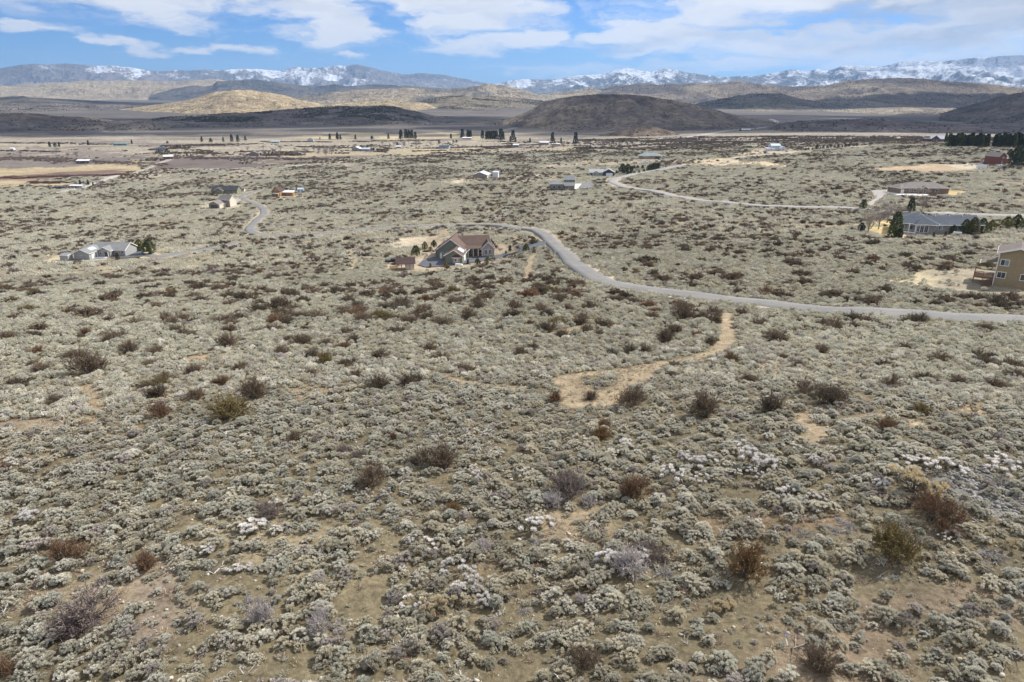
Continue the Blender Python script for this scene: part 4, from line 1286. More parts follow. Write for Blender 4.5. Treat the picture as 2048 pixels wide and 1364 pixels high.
for q in range(4):
    MB().box(-3.2, -1.9, -.6 - q * .3, -.3 - q * .3, -.1 - q * .18, -.0 - q * .18).build('step', M_CONC, h4)
# --- brick house with pale drive
W_BRK = plain('brown_brick', (.225, .16, .12), .9, .25, 2, bump=.4)
SH_TPE = shingles('taupe_shingles', (.20, .18, .165))
h5, p, t = house_at('brick_house', 'low brown brick house with a taupe hipped roof and pale concrete drive', 1848, 388, R(-4), lift=.3)
foot(p, R(-4), -16, 15, -1, 15)
wing(h5, .5, 0, 26, 12, 3.0, 2.9, 'hip', W_BRK, SH_TPE, over=.6, win=[('f', -6, 1.0, 1.6, 1.3), ('f', 6.5, 1.0, 1.6, 1.3), ('f', -8.6, 1.0, .8, 1.3)])
wing(h5, -10.5, .5, 8.5, 9, 2.9, 2.1, 'hip', W_BRK, SH_TPE, rz=R(22), over=.5, garage=[('f', -2.2, 2.5, 2.2, M_WHITE), ('f', 1.4, 3.6, 2.2, M_WHITE)])
wing(h5, -.6, -1.3, 3.6, 5, 2.8, 1.3, 'gy', W_BRK, SH_TPE, over=.4, win=[('f', 0, .4, 1.2, 1.9)])
# --- house with a deck and a tall block
W_OLV = siding('olive_grey_siding', (.235, .225, .185), .22)
h6, p, t = house_at('deck_house', 'olive-grey house with a tall rear block and a dark deck below the far road', 1130, 381, 0, lift=.6)
foot(p, 0, -13, 9, -3, 14)
wing(h6, 3.6, 6, 7.6, 6.5, 6.6, 2.0, 'gx', W_OLV, SH_GRY, over=.4, win=[('r', 3.2, 4.6, 1.0, 1.2), ('f', -1.5, 4.4, 1.0, 1.0), ('r', 3.2, 1.0, 1.2, 2)])
wing(h6, -5.6, 2, 10.5, 8, 3.6, 2.0, 'hip', W_OLV, SH_GRY, over=.5, win=[('f', -2.2, .6, 1.6, 1.9), ('f', 1.6, .6, 2.0, 1.9)])
wing(h6, 3.4, .6, 7, 5.4, 3.0, 1.6, 'gx', W_OLV, SH_GRY, over=.4, win=[('f', -2.0, .6, 1.4, 1.7), ('r', 2.6, .9, .9, 1.2)])
MB().box(-13.2, -1.5, -1.2, 1.95, .2, .42).build('deck_floor', M_DECKD, h6)
MB().box(-13.2, -1.5, -1.2, -1.12, 1.3, 1.38).box(-13.2, -13.1, -1.2, 1.9, 1.3, 1.38).build('rail', M_DECKD, h6)
for x in (-13.1, -10.2, -7.3, -4.4, -1.6): MB().box(x - .08, x + .08, -1.18, -1.02, -2.5, 1.38).build('post', M_DECKD, h6)
# --- navy house
W_NVY = siding('navy_siding', (.045, .055, .085), .22)
SH_LT = shingles('light_grey_shingles', (.36, .37, .37))
h7, p, t = house_at('garage_house', 'navy and white house with a pale roof and one wide white garage door', 1200, 353, R(-3), lift=.3)
foot(p, R(-3), -11, 13, -2, 12)
wing(h7, 7.2, 0, 9.5, 10, 3.4, 2.5, 'gy', W_NVY, SH_LT, over=.5, garage=[('f', .6, 5.6, 2.6, M_WHITE)])
wing(h7, -3.2, 1.5, 11.5, 9, 3.0, 2.2, 'gx', siding('pale_grey_siding', (.40, .39, .36), .22), SH_LT, over=.5, win=[('f', -4.2, .6, 1.8, 2.0), ('f', 3.0, .9, 1.0, 1.4)])
wing(h7, -3.4, .0, 5.4, 4, 2.9, 1.4, 'gy', siding('pale_grey_siding', (.40, .39, .36), .22), SH_LT, over=.4, win=[('f', -.9, .8, 1.2, 1.6), ('f', 1.1, .8, .8, 1.4)])
# --- hipped house beyond the trees
W_TPE = plain('taupe_stucco', (.33, .28, .22), .9, .1, 1)
h8, p, t = house_at('hipped_house', 'taupe house with a blue-grey hipped roof behind the white trucks', 1302, 318, R(-6), lift=.3)
foot(p, R(-6), -15, 14, -2, 14)
wing(h8, -1, 0, 24, 12, 3.1, 3.2, 'hip', W_TPE, shingles('blue_grey_shingles', (.25, .29, .31)), over=.8, win=[('f', -8, .8, 1.8, 1.6), ('f', -3, .8, 1.8, 1.6), ('f', 1.5, .3, 1.2, 2.1)], garage=[('f', 8, 4.8, 2.5, M_DECKD)])
wing(h8, -6.5, -2.0, 6, 6, 3.0, 2.0, 'hip', W_TPE, shingles('blue_grey_shingles', (.25, .29, .31)), over=.6)
# --- white farmhouse with pale blue roofs
W_WHT = siding('white_siding', (.58, .61, .64), .22)
R_BLU = plain('pale_blue_metal', (.46, .56, .66), .5, .08, 1, metal=.1)
h9, p, t = house_at('farmhouse', 'white farmhouse with pale blue roofs and a wrap-round porch on the far flat', 1553, 302, R(6), lift=.3)
foot(p, R(6), -13, 13, -2, 12)
wing(h9, 0, 2, 11, 9, 5.6, 2.0, 'gx', W_WHT, R_BLU, over=.4, win=[('f', -3, 3.6, 1.2, 1.2), ('f', 0, 3.6, 1.2, 1.2), ('f', 3, 3.6, 1.2, 1.2), ('f', -3, .8, 1.4, 1.5)])
wing(h9, 7.6, -.5, 8.5, 7, 2.8, 2.0, 'gy', W_WHT, R_BLU, over=.4, win=[('f', 0, .9, 1.4, 1.3)])
wing(h9, -7.6, -.5, 9, 4, 2.6, .9, 'shed', W_WHT, R_BLU, over=.4, win=[('f', 1, .9, 1.2, 1.2)])
# --- house before the hedge
W_MRN = siding('maroon_siding', (.12, .05, .045), .3)
h10, p, t = house_at('gabled_house', 'dark maroon house with steep pale metal gables beside the conifer windbreak', 1872, 283, R(-8), lift=.3)
foot(p, R(-8), -14, 12, -2, 14)
wing(h10, -1, 0, 11, 10, 3.4, 4.2, 'gy', W_MRN, M_STEEL, over=.5, win=[('f', -2, .8, 1.4, 1.5), ('f', 2, .8, 1.4, 1.5)])
wing(h10, 6, 3, 12, 7, 3.2, 4.0, 'gx', W_MRN, M_STEEL, over=.4)
wing(h10, -10, 2, 9, 7, 3, 1.4, 'gx', W_MRN, SH_SLT, over=.4)
# --- red house at right edge
W_RED = siding('barn_red_siding', (.19, .07, .045), .25, True)
rz = R(24)
h11, p, t = house_at('red_house', 'tall red-brown wooden house with a taupe roof beside dark trees at the right edge', 1998, 329, rz, lift=.2)
foot(p, rz, -4, 18, -2, 12)
wing(h11, 3, 0, 9.5, 11, 5.6, 3.0, 'gy', W_RED, SH_TPE, over=.3, trim=False, win=[('f', 0, 4.2, .9, 1.2), ('f', 1.4, 4.2, .9, 1.2), ('f', 0, 1.0, 1.0, 1.4)])
wing(h11, 12, 2, 9, 8, 3.6, 2.6, 'gx', W_RED, SH_TPE, over=.4, trim=False)
# --- low building with a pale roof, left of the deck house
h12, p, t = house_at('workshop', 'tan workshop with a shallow white metal roof, standing alone in the brush', 960, 357, R(-10), lift=.2, cat='workshop')
foot(p, R(-10), -9, 17, -2, 14)
wing(h12, 0, 0, 13, 15, 2.9, 2.3, 'gy', plain('tan_stucco', (.30, .26, .21), .9, .1, 1), M_STEEL, over=.5, win=[], garage=[('r', 3, 3.2, 2.4, M_WHITE), ('r', 8, 3.2, 2.4, M_WHITE)])
wing(h12, 12.5, 8, 5, 5, 4.6, .6, 'shed', W_WHT, M_STEEL, over=.2)
# --- houses by the bend at left
W_SGE = siding('sage_green_siding', (.20, .21, .13), .22)
SH_CHR = shingles('charcoal_shingles', (.060, .060, .065))
h13, p, t = house_at('long_house', 'long sage-green house with a charcoal roof at the left road bend', 449, 388, R(0), lift=.3)
foot(p, 0, -13, 13, -1, 12)
wing(h13, 0, 0, 22, 10, 2.9, 3.2, 'gx', W_SGE, SH_CHR, over=.5, trim=False, win=[('f', 4, .8, 1.2, 1.3), ('f', 8, .8, 1.2, 1.3), ('f', -9, .8, 1.2, 1.3)])
wing(h13, -4, -2.2, 7, 7, 2.9, 2.4, 'gy', W_SGE, SH_CHR, over=.4, win=[('f', 0, .8, 1.4, 1.4)])
W_CRM = siding('cream_siding', (.60, .55, .46), .22)
W_TPB = siding('taupe_board_siding', (.24, .205, .175), .22)
h14, p, t = house_at('gabled_house', 'taupe house with a dark double garage door and a taller gable painted sunlit cream behind', 429, 417, R(-14), lift=.3)
foot(p, R(-14), -7, 12, -1, 17)
wing(h14, 0, 0, 9, 8, 3.0, 2.0, 'gy', W_TPB, SH_TPE, over=.4, garage=[('f', 0, 6, 2.4, M_DECKD)])
wing(h14, 3, 8, 10, 8, 5.2, 2.8, 'gx', W_TPB, SH_TPE, over=.4)
MB().extrude([(8.02, .0), (15.98, .0), (15.98, 5.1), (12, 7.8), (8.02, 5.1)], 'x', 8.0, 8.05).build('sunlit_cream_gable', W_CRM, h14)  # pale sheet over the sunward gable, sunlight put into its colour
MB().extrude([(.02, .0), (7.98, .0), (7.98, 2.9), (.02, 2.9)], 'x', 4.5, 4.56).build('sunlit_cream_side', W_CRM, h14)  # pale sheet on the garage's sunward side, lit tone put into the colour
# --- timber cabin and sheds
W_CAB = plain('golden_brown_timber', (.32, .185, .085), .85, .25, 1.5)
h15, p, t = house_at('cabin', 'golden-brown timber cabin with a steep dark gable beside the left road bend', 552, 393, R(-6), lift=.2, cat='cabin')
foot(p, R(-6), -6, 16, -3, 9)
wing(h15, 0, 0, 7, 9, 4.2, 2.8, 'gy', W_CAB, SH_DBRN, over=.5, trim=False, win=[('f', .3, 4.6, .8, .9), ('f', -1.6, .9, 1.0, 1.2)])
wing(h15, .6, -2.3, 5, 2.4, 2.3, .5, 'shed', M_TIMBER, M_STEEL, over=.2, trim=False)
s15, p, t = house_at('timber_shed', 'long brown timber shed with a white metal roof joined behind the cabin', 573, 392, R(-6), lift=.2, cat='shed'); foot(p, R(-6), -6, 6, -1, 7)
wing(s15, 0, 1, 10.5, 5, 2.6, 1.0, 'shed', W_CAB, plain('white_metal_roof', (.74, .75, .76), .5, .06, 1), over=.3, trim=False, doors=[('f', -1.5, 1.1, 2.0, M_DECKD)])
s16, p, t = house_at('blue_shed', 'small pale blue shed with a white roof right of the timber cabin', 601, 384, R(10), lift=.1, cat='shed'); foot(p, R(10), -3, 3, -1, 5)
wing(s16, 0, 0, 4.6, 4, 2.2, .9, 'gx', plain('sky_blue_paint', (.30, .42, .52), .7, .1, 1), R_BLU, over=.3, trim=False, doors=[('f', 0, 1, 1.8, M_WHITE)])
# --- open garden shelter near the middle house
sh, p, t = house_at('garden_shelter', 'brown-roofed garden shelter on timber posts, left of the brown-roofed house', 812, 541, R(10), lift=.1, cat='shelter'); foot(p, R(10), -5, 5, -1, 6)
ridge = ridge_roof(6.0, 4.4, 2.5, 1.5, 'gx', .4, .14)
ridge.build('roof', SH_DBRN, sh)
MB().box(-.2, 2.7, 1.2, 4.2, 0, 2.5).build('wall', W_WHT, sh)
for x in (-2.8, -1.4, 0.0, 1.4, 2.8):
    for y in (.1, 4.3):
        MB().box(x - .09, x + .09, y - .09, y + .09, -1, 2.45).build('post', M_TIMBER, sh)
m = MB()
for q in range(9): m.box(-5.6 + q * .3, -5.6 + q * .3 + .2, .4, .45, -.3, 1.7)
fe = m.build('slatted_screen', M_TIMBER, sh)

# --- farm buildings out in the valley
RED_B = siding('faded_red_boards', (.20, .075, .055), .4, True)
GREY_W = plain('grey_boards', (.30, .29, .28), .9, .15, 1)
WRF = plain('white_metal_roof', (.74, .75, .76), .5, .06, 1)
TEAL = plain('teal_paint', (.12, .22, .24), .7, .1, 1)
for (nm, lab, px, py, rz_, w, d, h, rs, kd, wm_, rm) in [
    ('barn', 'red barn with a white metal roof in the valley pasture', 337, 318, 20, 13, 11, 3.4, 2.2, 'gx', RED_B, WRF),
    ('barn', 'open-sided barn with a white roof at the edge of the left yellow field', 166, 327, 4, 17, 10, 3.6, 1.4, 'gx', siding('dark_boards', (.10, .08, .07), .4, True), WRF),
    ('long_shed', 'low teal-green shed near the far left trees', 240, 291, 0, 26, 9, 2.6, 1.2, 'gx', TEAL, TEAL),
    ('farmhouse', 'slate-blue farmhouse with dark trees in the far left meadow', 322, 302, 15, 16, 11, 3.6, 3, 'hip', W_SLT, SH_SLT),
    ('mobile_home', 'white-roofed mobile home under three dark trees at the field edge', 152, 377, -4, 13, 5, 2.6, .7, 'gx', GREY_W, WRF),
    ('outbuilding', 'dark low outbuilding left of the white-roofed mobile home', 120, 378, 0, 10, 4, 2.0, .5, 'gx', W_MRN, SH_SLT),
    ('farmhouse', 'pale farmhouse with a white gable, largest of the central valley farm', 712, 302, -10, 15, 12, 3.6, 3, 'gy', GREY_W, WRF),
    ('outbuilding', 'blue-roofed outbuilding right of the central valley farmhouse', 731, 302, 5, 15, 9, 3, 1.8, 'gx', GREY_W, R_BLU),
    ('outbuilding', 'grey outbuilding at the right end of the central valley farm', 744, 301, 0, 8, 8, 3, 2, 'gy', GREY_W, SH_GRY),
    ('shed', 'small white arched-looking shed standing in the valley grass', 797, 296, 0, 9, 6, 2.4, 1.4, 'gx', GREY_W, WRF),
    ('shed', 'little brown hut right of the central valley farm', 771, 305, 0, 5, 4, 2.2, 1.2, 'gx', RED_B, SH_DBRN),
    ('farmhouse', 'blue-walled farmhouse in the far valley', 888, 297, -8, 18, 9, 3.2, 2, 'gx', plain('sky_blue_paint', (.30, .42, .52), .7, .1, 1), SH_SLT),
    ('long_shed', 'long low white-roofed shed in front of the tall valley conifers', 934, 279, 0, 20, 9, 3.0, 1.4, 'gx', GREY_W, WRF),
    ('farmhouse', 'white-gabled house beside the bare trees below the dark ridge', 621, 283, 10, 12, 10, 4, 3, 'gy', W_WHT, SH_GRY),
    ('shed', 'small pale shed under the single tall conifer near the cone-shaped hill', 1032, 293, 0, 11, 6, 2.6, 1.4, 'gx', GREY_W, WRF),
    ('farmhouse', 'white-roofed house among bare trees at the foot of the cone-shaped hill', 1088, 289, -10, 18, 10, 3.4, 1.8, 'gx', GREY_W, WRF),
    ('shed', 'white shed right of the white-roofed house under the cone-shaped hill', 1112, 291, 0, 14, 6, 2.6, 1, 'gx', GREY_W, WRF),
    ('farmhouse', 'brown-grey house half hidden by the bare valley trees', 508, 312, 12, 15, 9, 3.4, 3, 'gy', W_TPB, SH_TPE),
    ('shed', 'tiny white shed on the far left meadow', 24, 300, 0, 6, 5, 2.4, 1.2, 'gx', W_WHT, WRF),
    ('outbuilding', 'long pale roof near the left end of the distant conifers', 550, 286, 0, 16, 8, 2.6, 1.2, 'gx', GREY_W, R_BLU),
    ('shed', 'pale shed on the gravel terrace above the far winding road', 1492, 262, 0, 22, 10, 3.2, 1.4, 'gx', GREY_W, WRF),
    ('shed', 'small beige shed behind the left road bend', 484, 383, 0, 4, 3, 2.2, .8, 'gx', W_CRM, SH_TPE),
]:
    o, p, t = house_at(nm, lab, px, py, R(rz_), lift=.2, cat=nm.replace('_', ' '))
    foot(p, R(rz_), -w / 2 - 2, w / 2 + 2, -2, d + 2)
    wing(o, 0, 0, w, d, h, rs, kd, wm_, rm, over=.5, trim=False, win=[('f', -w * .25, .9, 1.4, 1.2), ('f', w * .25, .9, 1.4, 1.2)], doors=[('f', 0, 1.2, 2.0, M_DECKD)] if w > 7 else (), foot=4)


# ------------------------------------------------------------------ vehicles
def vehicle(name, label, px, py, rz, style, paint, cat):
    p, t = at(px, py)
    r = empty(name, (p[0], p[1], p[2] + .05), rz); tag(r, label, cat)
    HOUSE_SPOTS.append((p[0], p[1], 3.2))
    if style == 'pickup':
        prof = [(-2.7, .45), (2.7, .45), (2.75, .95), (1.6, 1.12), (.9, 1.75), (-.6, 1.78), (-.75, 1.15), (-2.7, 1.12)]
        cab = [(-.45, 1.2), (1.35, 1.2), (.8, 1.68), (-.45, 1.70)]; L = 2.7
    elif style == 'van':
        prof = [(-2.8, .45), (2.8, .45), (2.85, 1.1), (2.2, 1.3), (1.7, 2.3), (-2.75, 2.4)]
        cab = [(.6, 1.4), (2.05, 1.4), (1.6, 2.15), (.6, 2.15)]; L = 2.8
    elif style == 'trailer':
        prof = [(-3.2, .6), (3.2, .6), (3.2, 3.0), (-3.2, 3.0)]; cab = None; L = 2.2
    else:
        prof = [(-2.3, .4), (2.3, .4), (2.35, .95), (1.4, 1.1), (.8, 1.65), (-1.7, 1.68), (-2.3, 1.1)]
        cab = [(-1.7, 1.12), (1.2, 1.12), (.7, 1.55), (-1.6, 1.58)]; L = 2.3
    MB().extrude(prof, 'y', -.95, .95).build('body', paint, r)
    if cab:
        MB().extrude(cab, 'y', -.965, .965).build('side_windows', M_GLASS, r)
        MB().box(L - .02, L + .09, -.8, -.5, .7, .85).build('headlight', M_GLASSP, r)
        MB().box(L - .02, L + .09, .5, .8, .7, .85).build('headlight', M_GLASSP, r)
    tyre = plain('tyre_rubber', (.03, .03, .03), .9, .1, 3)
    for x in (-L * .62, L * .62):
        for y in (-.98, .78):
            w = MB().cyl((x, .38), .38, y, y + .2, 14, 'y').build('wheel', tyre, r)
            MB().cyl((x, .38), .2, y - .01 if y < 0 else y + .19, y + .02 if y < 0 else y + .215, 10, 'y').build('hubcap', M_STEEL, w)
    return r


P_BLACK = plain('black_car_paint', (.02, .02, .022), .25, .1, 1); P_WHITE = plain('white_car_paint', (.75, .76, .77), .3, .05, 1); P_GREY = plain('grey_blue_car_paint', (.12, .15, .2), .3, .1, 1)
vehicle('pickup_truck', 'black pickup truck parked on dirt left of the garden shelter', 785, 526, R(8), 'pickup', P_BLACK, 'truck')
vehicle('van', 'white van parked on the dry field before the hipped house', 1287, 327, R(20), 'van', P_WHITE, 'van')
vehicle('pickup_truck', 'white pickup truck just right of the white van', 1297, 325, R(15), 'pickup', P_WHITE, 'truck')
vehicle('parked_car', 'blue-grey car parked at the right end of the hipped house', 1327, 319, R(-70), 'suv', P_GREY, 'car')
vehicle('camper_trailer', 'white box trailer standing on the dry orange field at right', 1962, 338, R(-10), 'trailer', P_WHITE, 'trailer')
vehicle('pickup_truck', 'white pickup truck in front of the red house', 2004, 333, R(0), 'pickup', P_WHITE, 'truck')
vehicle('camper_trailer', 'white-sided trailer with a brown end on the dirt right of the hipped house', 1360, 322, R(0), 'trailer', plain('cream_car_paint', (.55, .50, .42), .5, .1, 1), 'trailer')

# white propane tank by the middle house and one by the slate-roofed house
for lab, px, py in (('white propane tank lying beside the drive of the brown-roofed house', 918, 534), ('white propane tank in front of the slate-roofed house', 1914, 470)):
    p, t = at(px, py); o = empty('propane_tank', (p[0], p[1], p[2]), R(-20)); tag(o, lab, 'propane tank', 'white propane tanks')
    HOUSE_SPOTS.append((p[0], p[1], 1.8))
    m = MB().cyl((0, .75), .48, -1.2, 1.2, 14, 'x').cyl((0, .75), .48, 1.2, 1.42, 14, 'x', r2=.2).cyl((0, .75), .2, -1.42, -1.2, 14, 'x', r2=.48); m.build('tank', M_WHITE, o)
    for x in (-.7, .7): MB().box(x - .08, x + .08, -.3, .3, -.2, .4).build('leg', M_CONCW, o)
# posts along the drive to the hipped house
pA = [(1316, 329), (1320, 328.2), (1324, 327.2), (1328, 326), (1332, 324.6), (1335, 323.4)]
p0, _ = at(*pA[0]); fo = empty('post_fence', p0); tag(fo, 'row of dark wooden posts beside the track to the hipped house', 'fence')
for q in pA:
    p, _ = at(*q); d = p - p0
    MB().box(d[0] - .25, d[0] + .25, d[1] - .25, d[1] + .25, d[2] - .3, d[2] + 1.7).build('post', M_DECKD, fo)
# small blue mailbox-like marker posts and pale road-side stones

# ------------------------------------------------------------------ plants
def rand_dirs(n, up=0.0):
    v = rng.normal(size=(n, 3)); v[:, 2] += up
    return v / np.linalg.norm(v, axis=1)[:, None]


def blob_np(c, r, seed, sub=1, squash=.8, rough=.35):
    """a lumpy tuft"""
    import bmesh
    key = sub
    if key not in blob_np.cache:
        bm = bmesh.new(); bmesh.ops.create_icosphere(bm, subdivisions=sub, radius=1)
        v = np.array([x.co[:] for x in bm.verts]); f = np.array([[q.index for q in p.verts] for p in bm.faces]); bm.free()
        blob_np.cache[key] = (v, f)
    v, f = blob_np.cache[key]
    k = 1 + rough * (rng.random(len(v)) - .5) * 2
    return v * k[:, None] * np.array([r, r, r * squash]) + np.array(c), f


blob_np.cache = {}


def leaves_np(pos, dirs, length, width):
    """small pointed leaves / sprigs as diamonds"""
    n = len(pos)
    side = np.cross(dirs, rng.normal(size=(n, 3))); side /= np.linalg.norm(side, axis=1)[:, None] + 1e-9
    L_ = (length * (.6 + .8 * rng.random(n)))[:, None]; W = (width * (.6 + .8 * rng.random(n)))[:, None]
    nrm = np.cross(side, dirs)
    a = pos; b = pos + dirs * L_ * .55 + side * W * .5 + nrm * W * .15; c = pos + dirs * L_; d = pos + dirs * L_ * .55 - side * W * .5 + nrm * W * .15
    V = np.stack([a, b, c, d], 1).reshape(-1, 3)
    return V, (np.arange(n)[:, None] * 4 + np.arange(4)[None])


def twigs_np(a, b, w):
    """thin flat twigs from a to b"""
    n = len(a)
    d = b - a; d /= np.linalg.norm(d, axis=1)[:, None] + 1e-9
    s = np.cross(d, rng.normal(size=(n, 3))); s /= np.linalg.norm(s, axis=1)[:, None] + 1e-9
    w = np.broadcast_to(np.asarray(w, float).reshape(-1, 1), (n, 1))
    V = np.stack([a - s * w / 2, a + s * w / 2, b + s * w / 4, b - s * w / 4], 1).reshape(-1, 3)
    return V, (np.arange(n)[:, None] * 4 + np.arange(4)[None])


def join(parts):
    V, T, Q, mt, mq = [], [], [], [], []
    b = 0
    for v, f, m_ in parts:
        V.append(v)
        (T if f.shape[1] == 3 else Q).append(f + b)
        (mt if f.shape[1] == 3 else mq).append(np.full(len(f), m_))
        b += len(v)
    fs = []; mi = []
    if T: fs.append(np.concatenate(T)); mi.append(np.concatenate(mt))
    if Q: fs.append(np.concatenate(Q)); mi.append(np.concatenate(mq))
    return np.concatenate(V), fs, np.concatenate(mi)


M_LEAF = attr_mat('sagebrush_foliage', vary=.16, scale=5, transl=.22)
M_TWIG = attr_mat('bare_twigs', vary=.2, scale=4, transl=.12)
M_WOOD_GAP = plain('shrub_wood_and_gap_shade', (.17, .15, .115), .95, .3, 6)  # stems, and near tuft cores where its dark tone stands in for shade
M_DRIFT = plain('weathered_dead_wood', (.50, .48, .46), .95, .2, 6)


def sage_dome(nt_, r=.62, h=.62, lobes=1):
    """centres and outward directions of the tufts of one bush"""
    c = []
    cen = [np.zeros(2)] if lobes == 1 else [rng.normal(size=2) * r * .45 for _ in range(lobes)]
    tries = 0
    while len(c) < nt_ and tries < 4000:
        tries += 1
        k = cen[rng.integers(len(cen))]
        a = rng.random() * 2 * math.pi; q = math.sqrt(rng.random())
        rr_ = r * q * (.85 + .3 * rng.random())
        x, y = k[0] + rr_ * math.cos(a), k[1] + rr_ * math.sin(a)
        z = h * (math.sqrt(max(0, 1 - (q * .93) ** 2)) * (.72 + .38 * rng.random())) + .10
        p = np.array((x, y, z))
        if all(np.linalg.norm(p - o) > r * .15 for o in c):
            c.append(p)
    return np.array(c)


def make_sage(level, dense=1.0, tuft=.2, leaf=(.13, .028), lobes=1, r=.6, h=.62, nt_=18, up=.9, flat=.8):
    """returns (foliage mesh arrays, mesh arrays of stems and, when near, dark tuft cores)"""
    cs = sage_dome(nt_, r, h, lobes)
    fol, wood = [], []
    for c in cs:
        out = c - np.array((0, 0, h * .25)); out = out / (np.linalg.norm(out) + 1e-6)
        tr = tuft * (.75 + .5 * rng.random())
        v, f = blob_np(c - out * tr * .35, tr * (.50 if level == 0 else .72), 0, 1, flat, .45)
        if level >= 2:
            pass
        (wood if level == 0 else fol).append((v, f, 0))  # near cores take the dark wood tone, painting shade into gaps between tufts
        n = int({0: 84, 1: 26, 2: 9}[level] * dense)
        d = rand_dirs(n, 0); d = d * .8 + out * .6 + np.array((0, 0, up * .8)); d /= np.linalg.norm(d, axis=1)[:, None]
        k = {0: 1.0, 1: 1.55, 2: 2.4}[level]
        pos = c - out * tr * .25 + d * tr * (.22 + .5 * rng.random(n))[:, None]
        v, f = leaves_np(pos, d, leaf[0] * k, leaf[1] * k)
        fol.append((v, f, 0))
    # woody stems under the crown
    nb = {0: 2, 1: 1, 2: 0}[level]
    if nb:
        a = rng.normal(size=(len(cs) * nb, 3)) * np.array((.05, .05, 0)); a[:, 2] = -.05
        b = np.repeat(cs, nb, 0) * np.array((1, 1, .85)) + rng.normal(size=(len(cs) * nb, 3)) * .05
        mid = (a + b) / 2 + rng.normal(size=a.shape) * .06; mid[:, 2] -= .06
        for p, q, w in ((a, mid, .04), (mid, b, .025)):
            v, f = twigs_np(p, q, w); wood.append((v, f, 0))
    return fol, wood


def make_twiggy(n1=46, n2=9, r=1.0, h=1.0, w=.028, spread=1.0, leafy=0, level=0, droop=0.0):
    """bare multi-stemmed shrub: stems that fork into a haze of fine twigs"""
    parts = []
    ang = rng.random(n1) * 2 * math.pi; tilt = (rng.random(n1) ** .7) * 1.15 * spread
    d = np.stack([np.sin(tilt) * np.cos(ang), np.sin(tilt) * np.sin(ang), np.cos(tilt)], 1)
    ln = (.75 + .45 * rng.random(n1))
    base = rng.normal(size=(n1, 3)) * np.array((.12, .12, 0)) * r
    e1 = base + d * (ln * .5)[:, None] * np.array((r, r, h))
    d2 = d + rng.normal(size=d.shape) * .18 + np.array((0, 0, .15 - droop))
    e2 = e1 + d2 * (ln * .5)[:, None] * np.array((r, r, h))
    k = 1.0 if level == 0 else 2.0
    for a, b, ww in ((base, e1, w * 1.5 * k), (e1, e2, w * k)):
        v, f = twigs_np(a, b, ww); parts.append((v, f, 0))
    n = n1 * n2
    src = np.repeat(np.arange(n1), n2); t = rng.random(n)
    st = e1[src] * (1 - t)[:, None] + e2[src] * t[:, None]
    dd = d2[src] * .8 + rng.normal(size=(n, 3)) * .5 + np.array((0, 0, .12 - droop)); dd /= np.linalg.norm(dd, axis=1)[:, None]
    en = st + dd * (.22 + .25 * rng.random(n))[:, None] * np.array((r, r, h))
    v, f = twigs_np(st, en, w * .75 * k); parts.append((v, f, 0))
    if leafy:
        m_ = n * leafy
        s2 = rng.integers(0, n, m_); t = rng.random(m_)[:, None]
        pos = st[s2] * (1 - t) + en[s2] * t
        v, f = leaves_np(pos, rand_dirs(m_, .3), .085 * k * max(r, .6), .035 * k * max(r, .6)); parts.append((v, f, 0))
    return parts


def arr_mesh(name, parts, mat, smooth=False):
    V, fs, mi = join(parts)
    V = V.copy(); V[:, 2] = np.maximum(V[:, 2], -.08)
    return mesh_np(name, V, fs, mat, smooth=smooth)


def proto_lib(prefix, metas):
    """a library of hidden plant shapes, used by the scatter below"""
    c = bpy.data.collections.new(prefix + '_shapes')
    for i, me in enumerate(metas):
        o = bpy.data.objects.new('%s_shape_%02d' % (prefix, i), me)
        c.objects.link(o)
    return c


def combine(fol, wood):
    V, fs, mi = join([(v, f, 0) for v, f, _ in fol] + [(v, f, 1) for v, f, _ in wood])
    V = V.copy(); V[:, 2] = np.maximum(V[:, 2], -.08)
    me = mesh_np('shrub', V, fs, mats=[M_LEAF, M_WOOD_GAP], midx=mi)
    return me


def clump_twiggy(n, size, **k):
    """several stems' worth of shrub grown together into one ragged mass"""
    base = [[], [], [], []]
    for i in range(n):
        o = np.array((rng.normal() * .42 * size, rng.normal() * .30 * size, -.02)) if i else np.zeros(3)
        s = rng.uniform(.5, .8) if i else .8
        for j, (v, f, m_) in enumerate(make_twiggy(**k)):
            base[min(j, 3)].append((v * s + o, f, m_))
    out = []
    for b in base:
        if b:
            V, fs, _ = join(b)
            out.append((V, fs[0], 0))
    return out


# --- shapes
SAGE0 = [make_sage(0, lobes=random.choice((1, 2, 3)), nt_=random.choice((24, 32, 40)), r=random.uniform(.5, .68), h=random.uniform(.5, .7), tuft=random.uniform(.105, .15)) for _ in range(12)]
SAGE1 = [combine(*make_sage(1, lobes=random.choice((1, 2)), nt_=random.choice((16, 20)), r=.6, h=.6, tuft=.155)) for _ in range(8)]


def clump2():
    fol = []
    for k in range(random.choice((8, 9, 10))):
        f, _ = make_sage(2, nt_=3, r=.42, h=.46, tuft=.25, flat=.8)
        o = np.array(((rng.random() - .5) * 3.4, (rng.random() - .5) * 3.4, -.05)); s = random.uniform(.7, 1.35)
        fol += [(v * s + o, q, 0) for v, q, _ in f]
    return combine(fol, [])


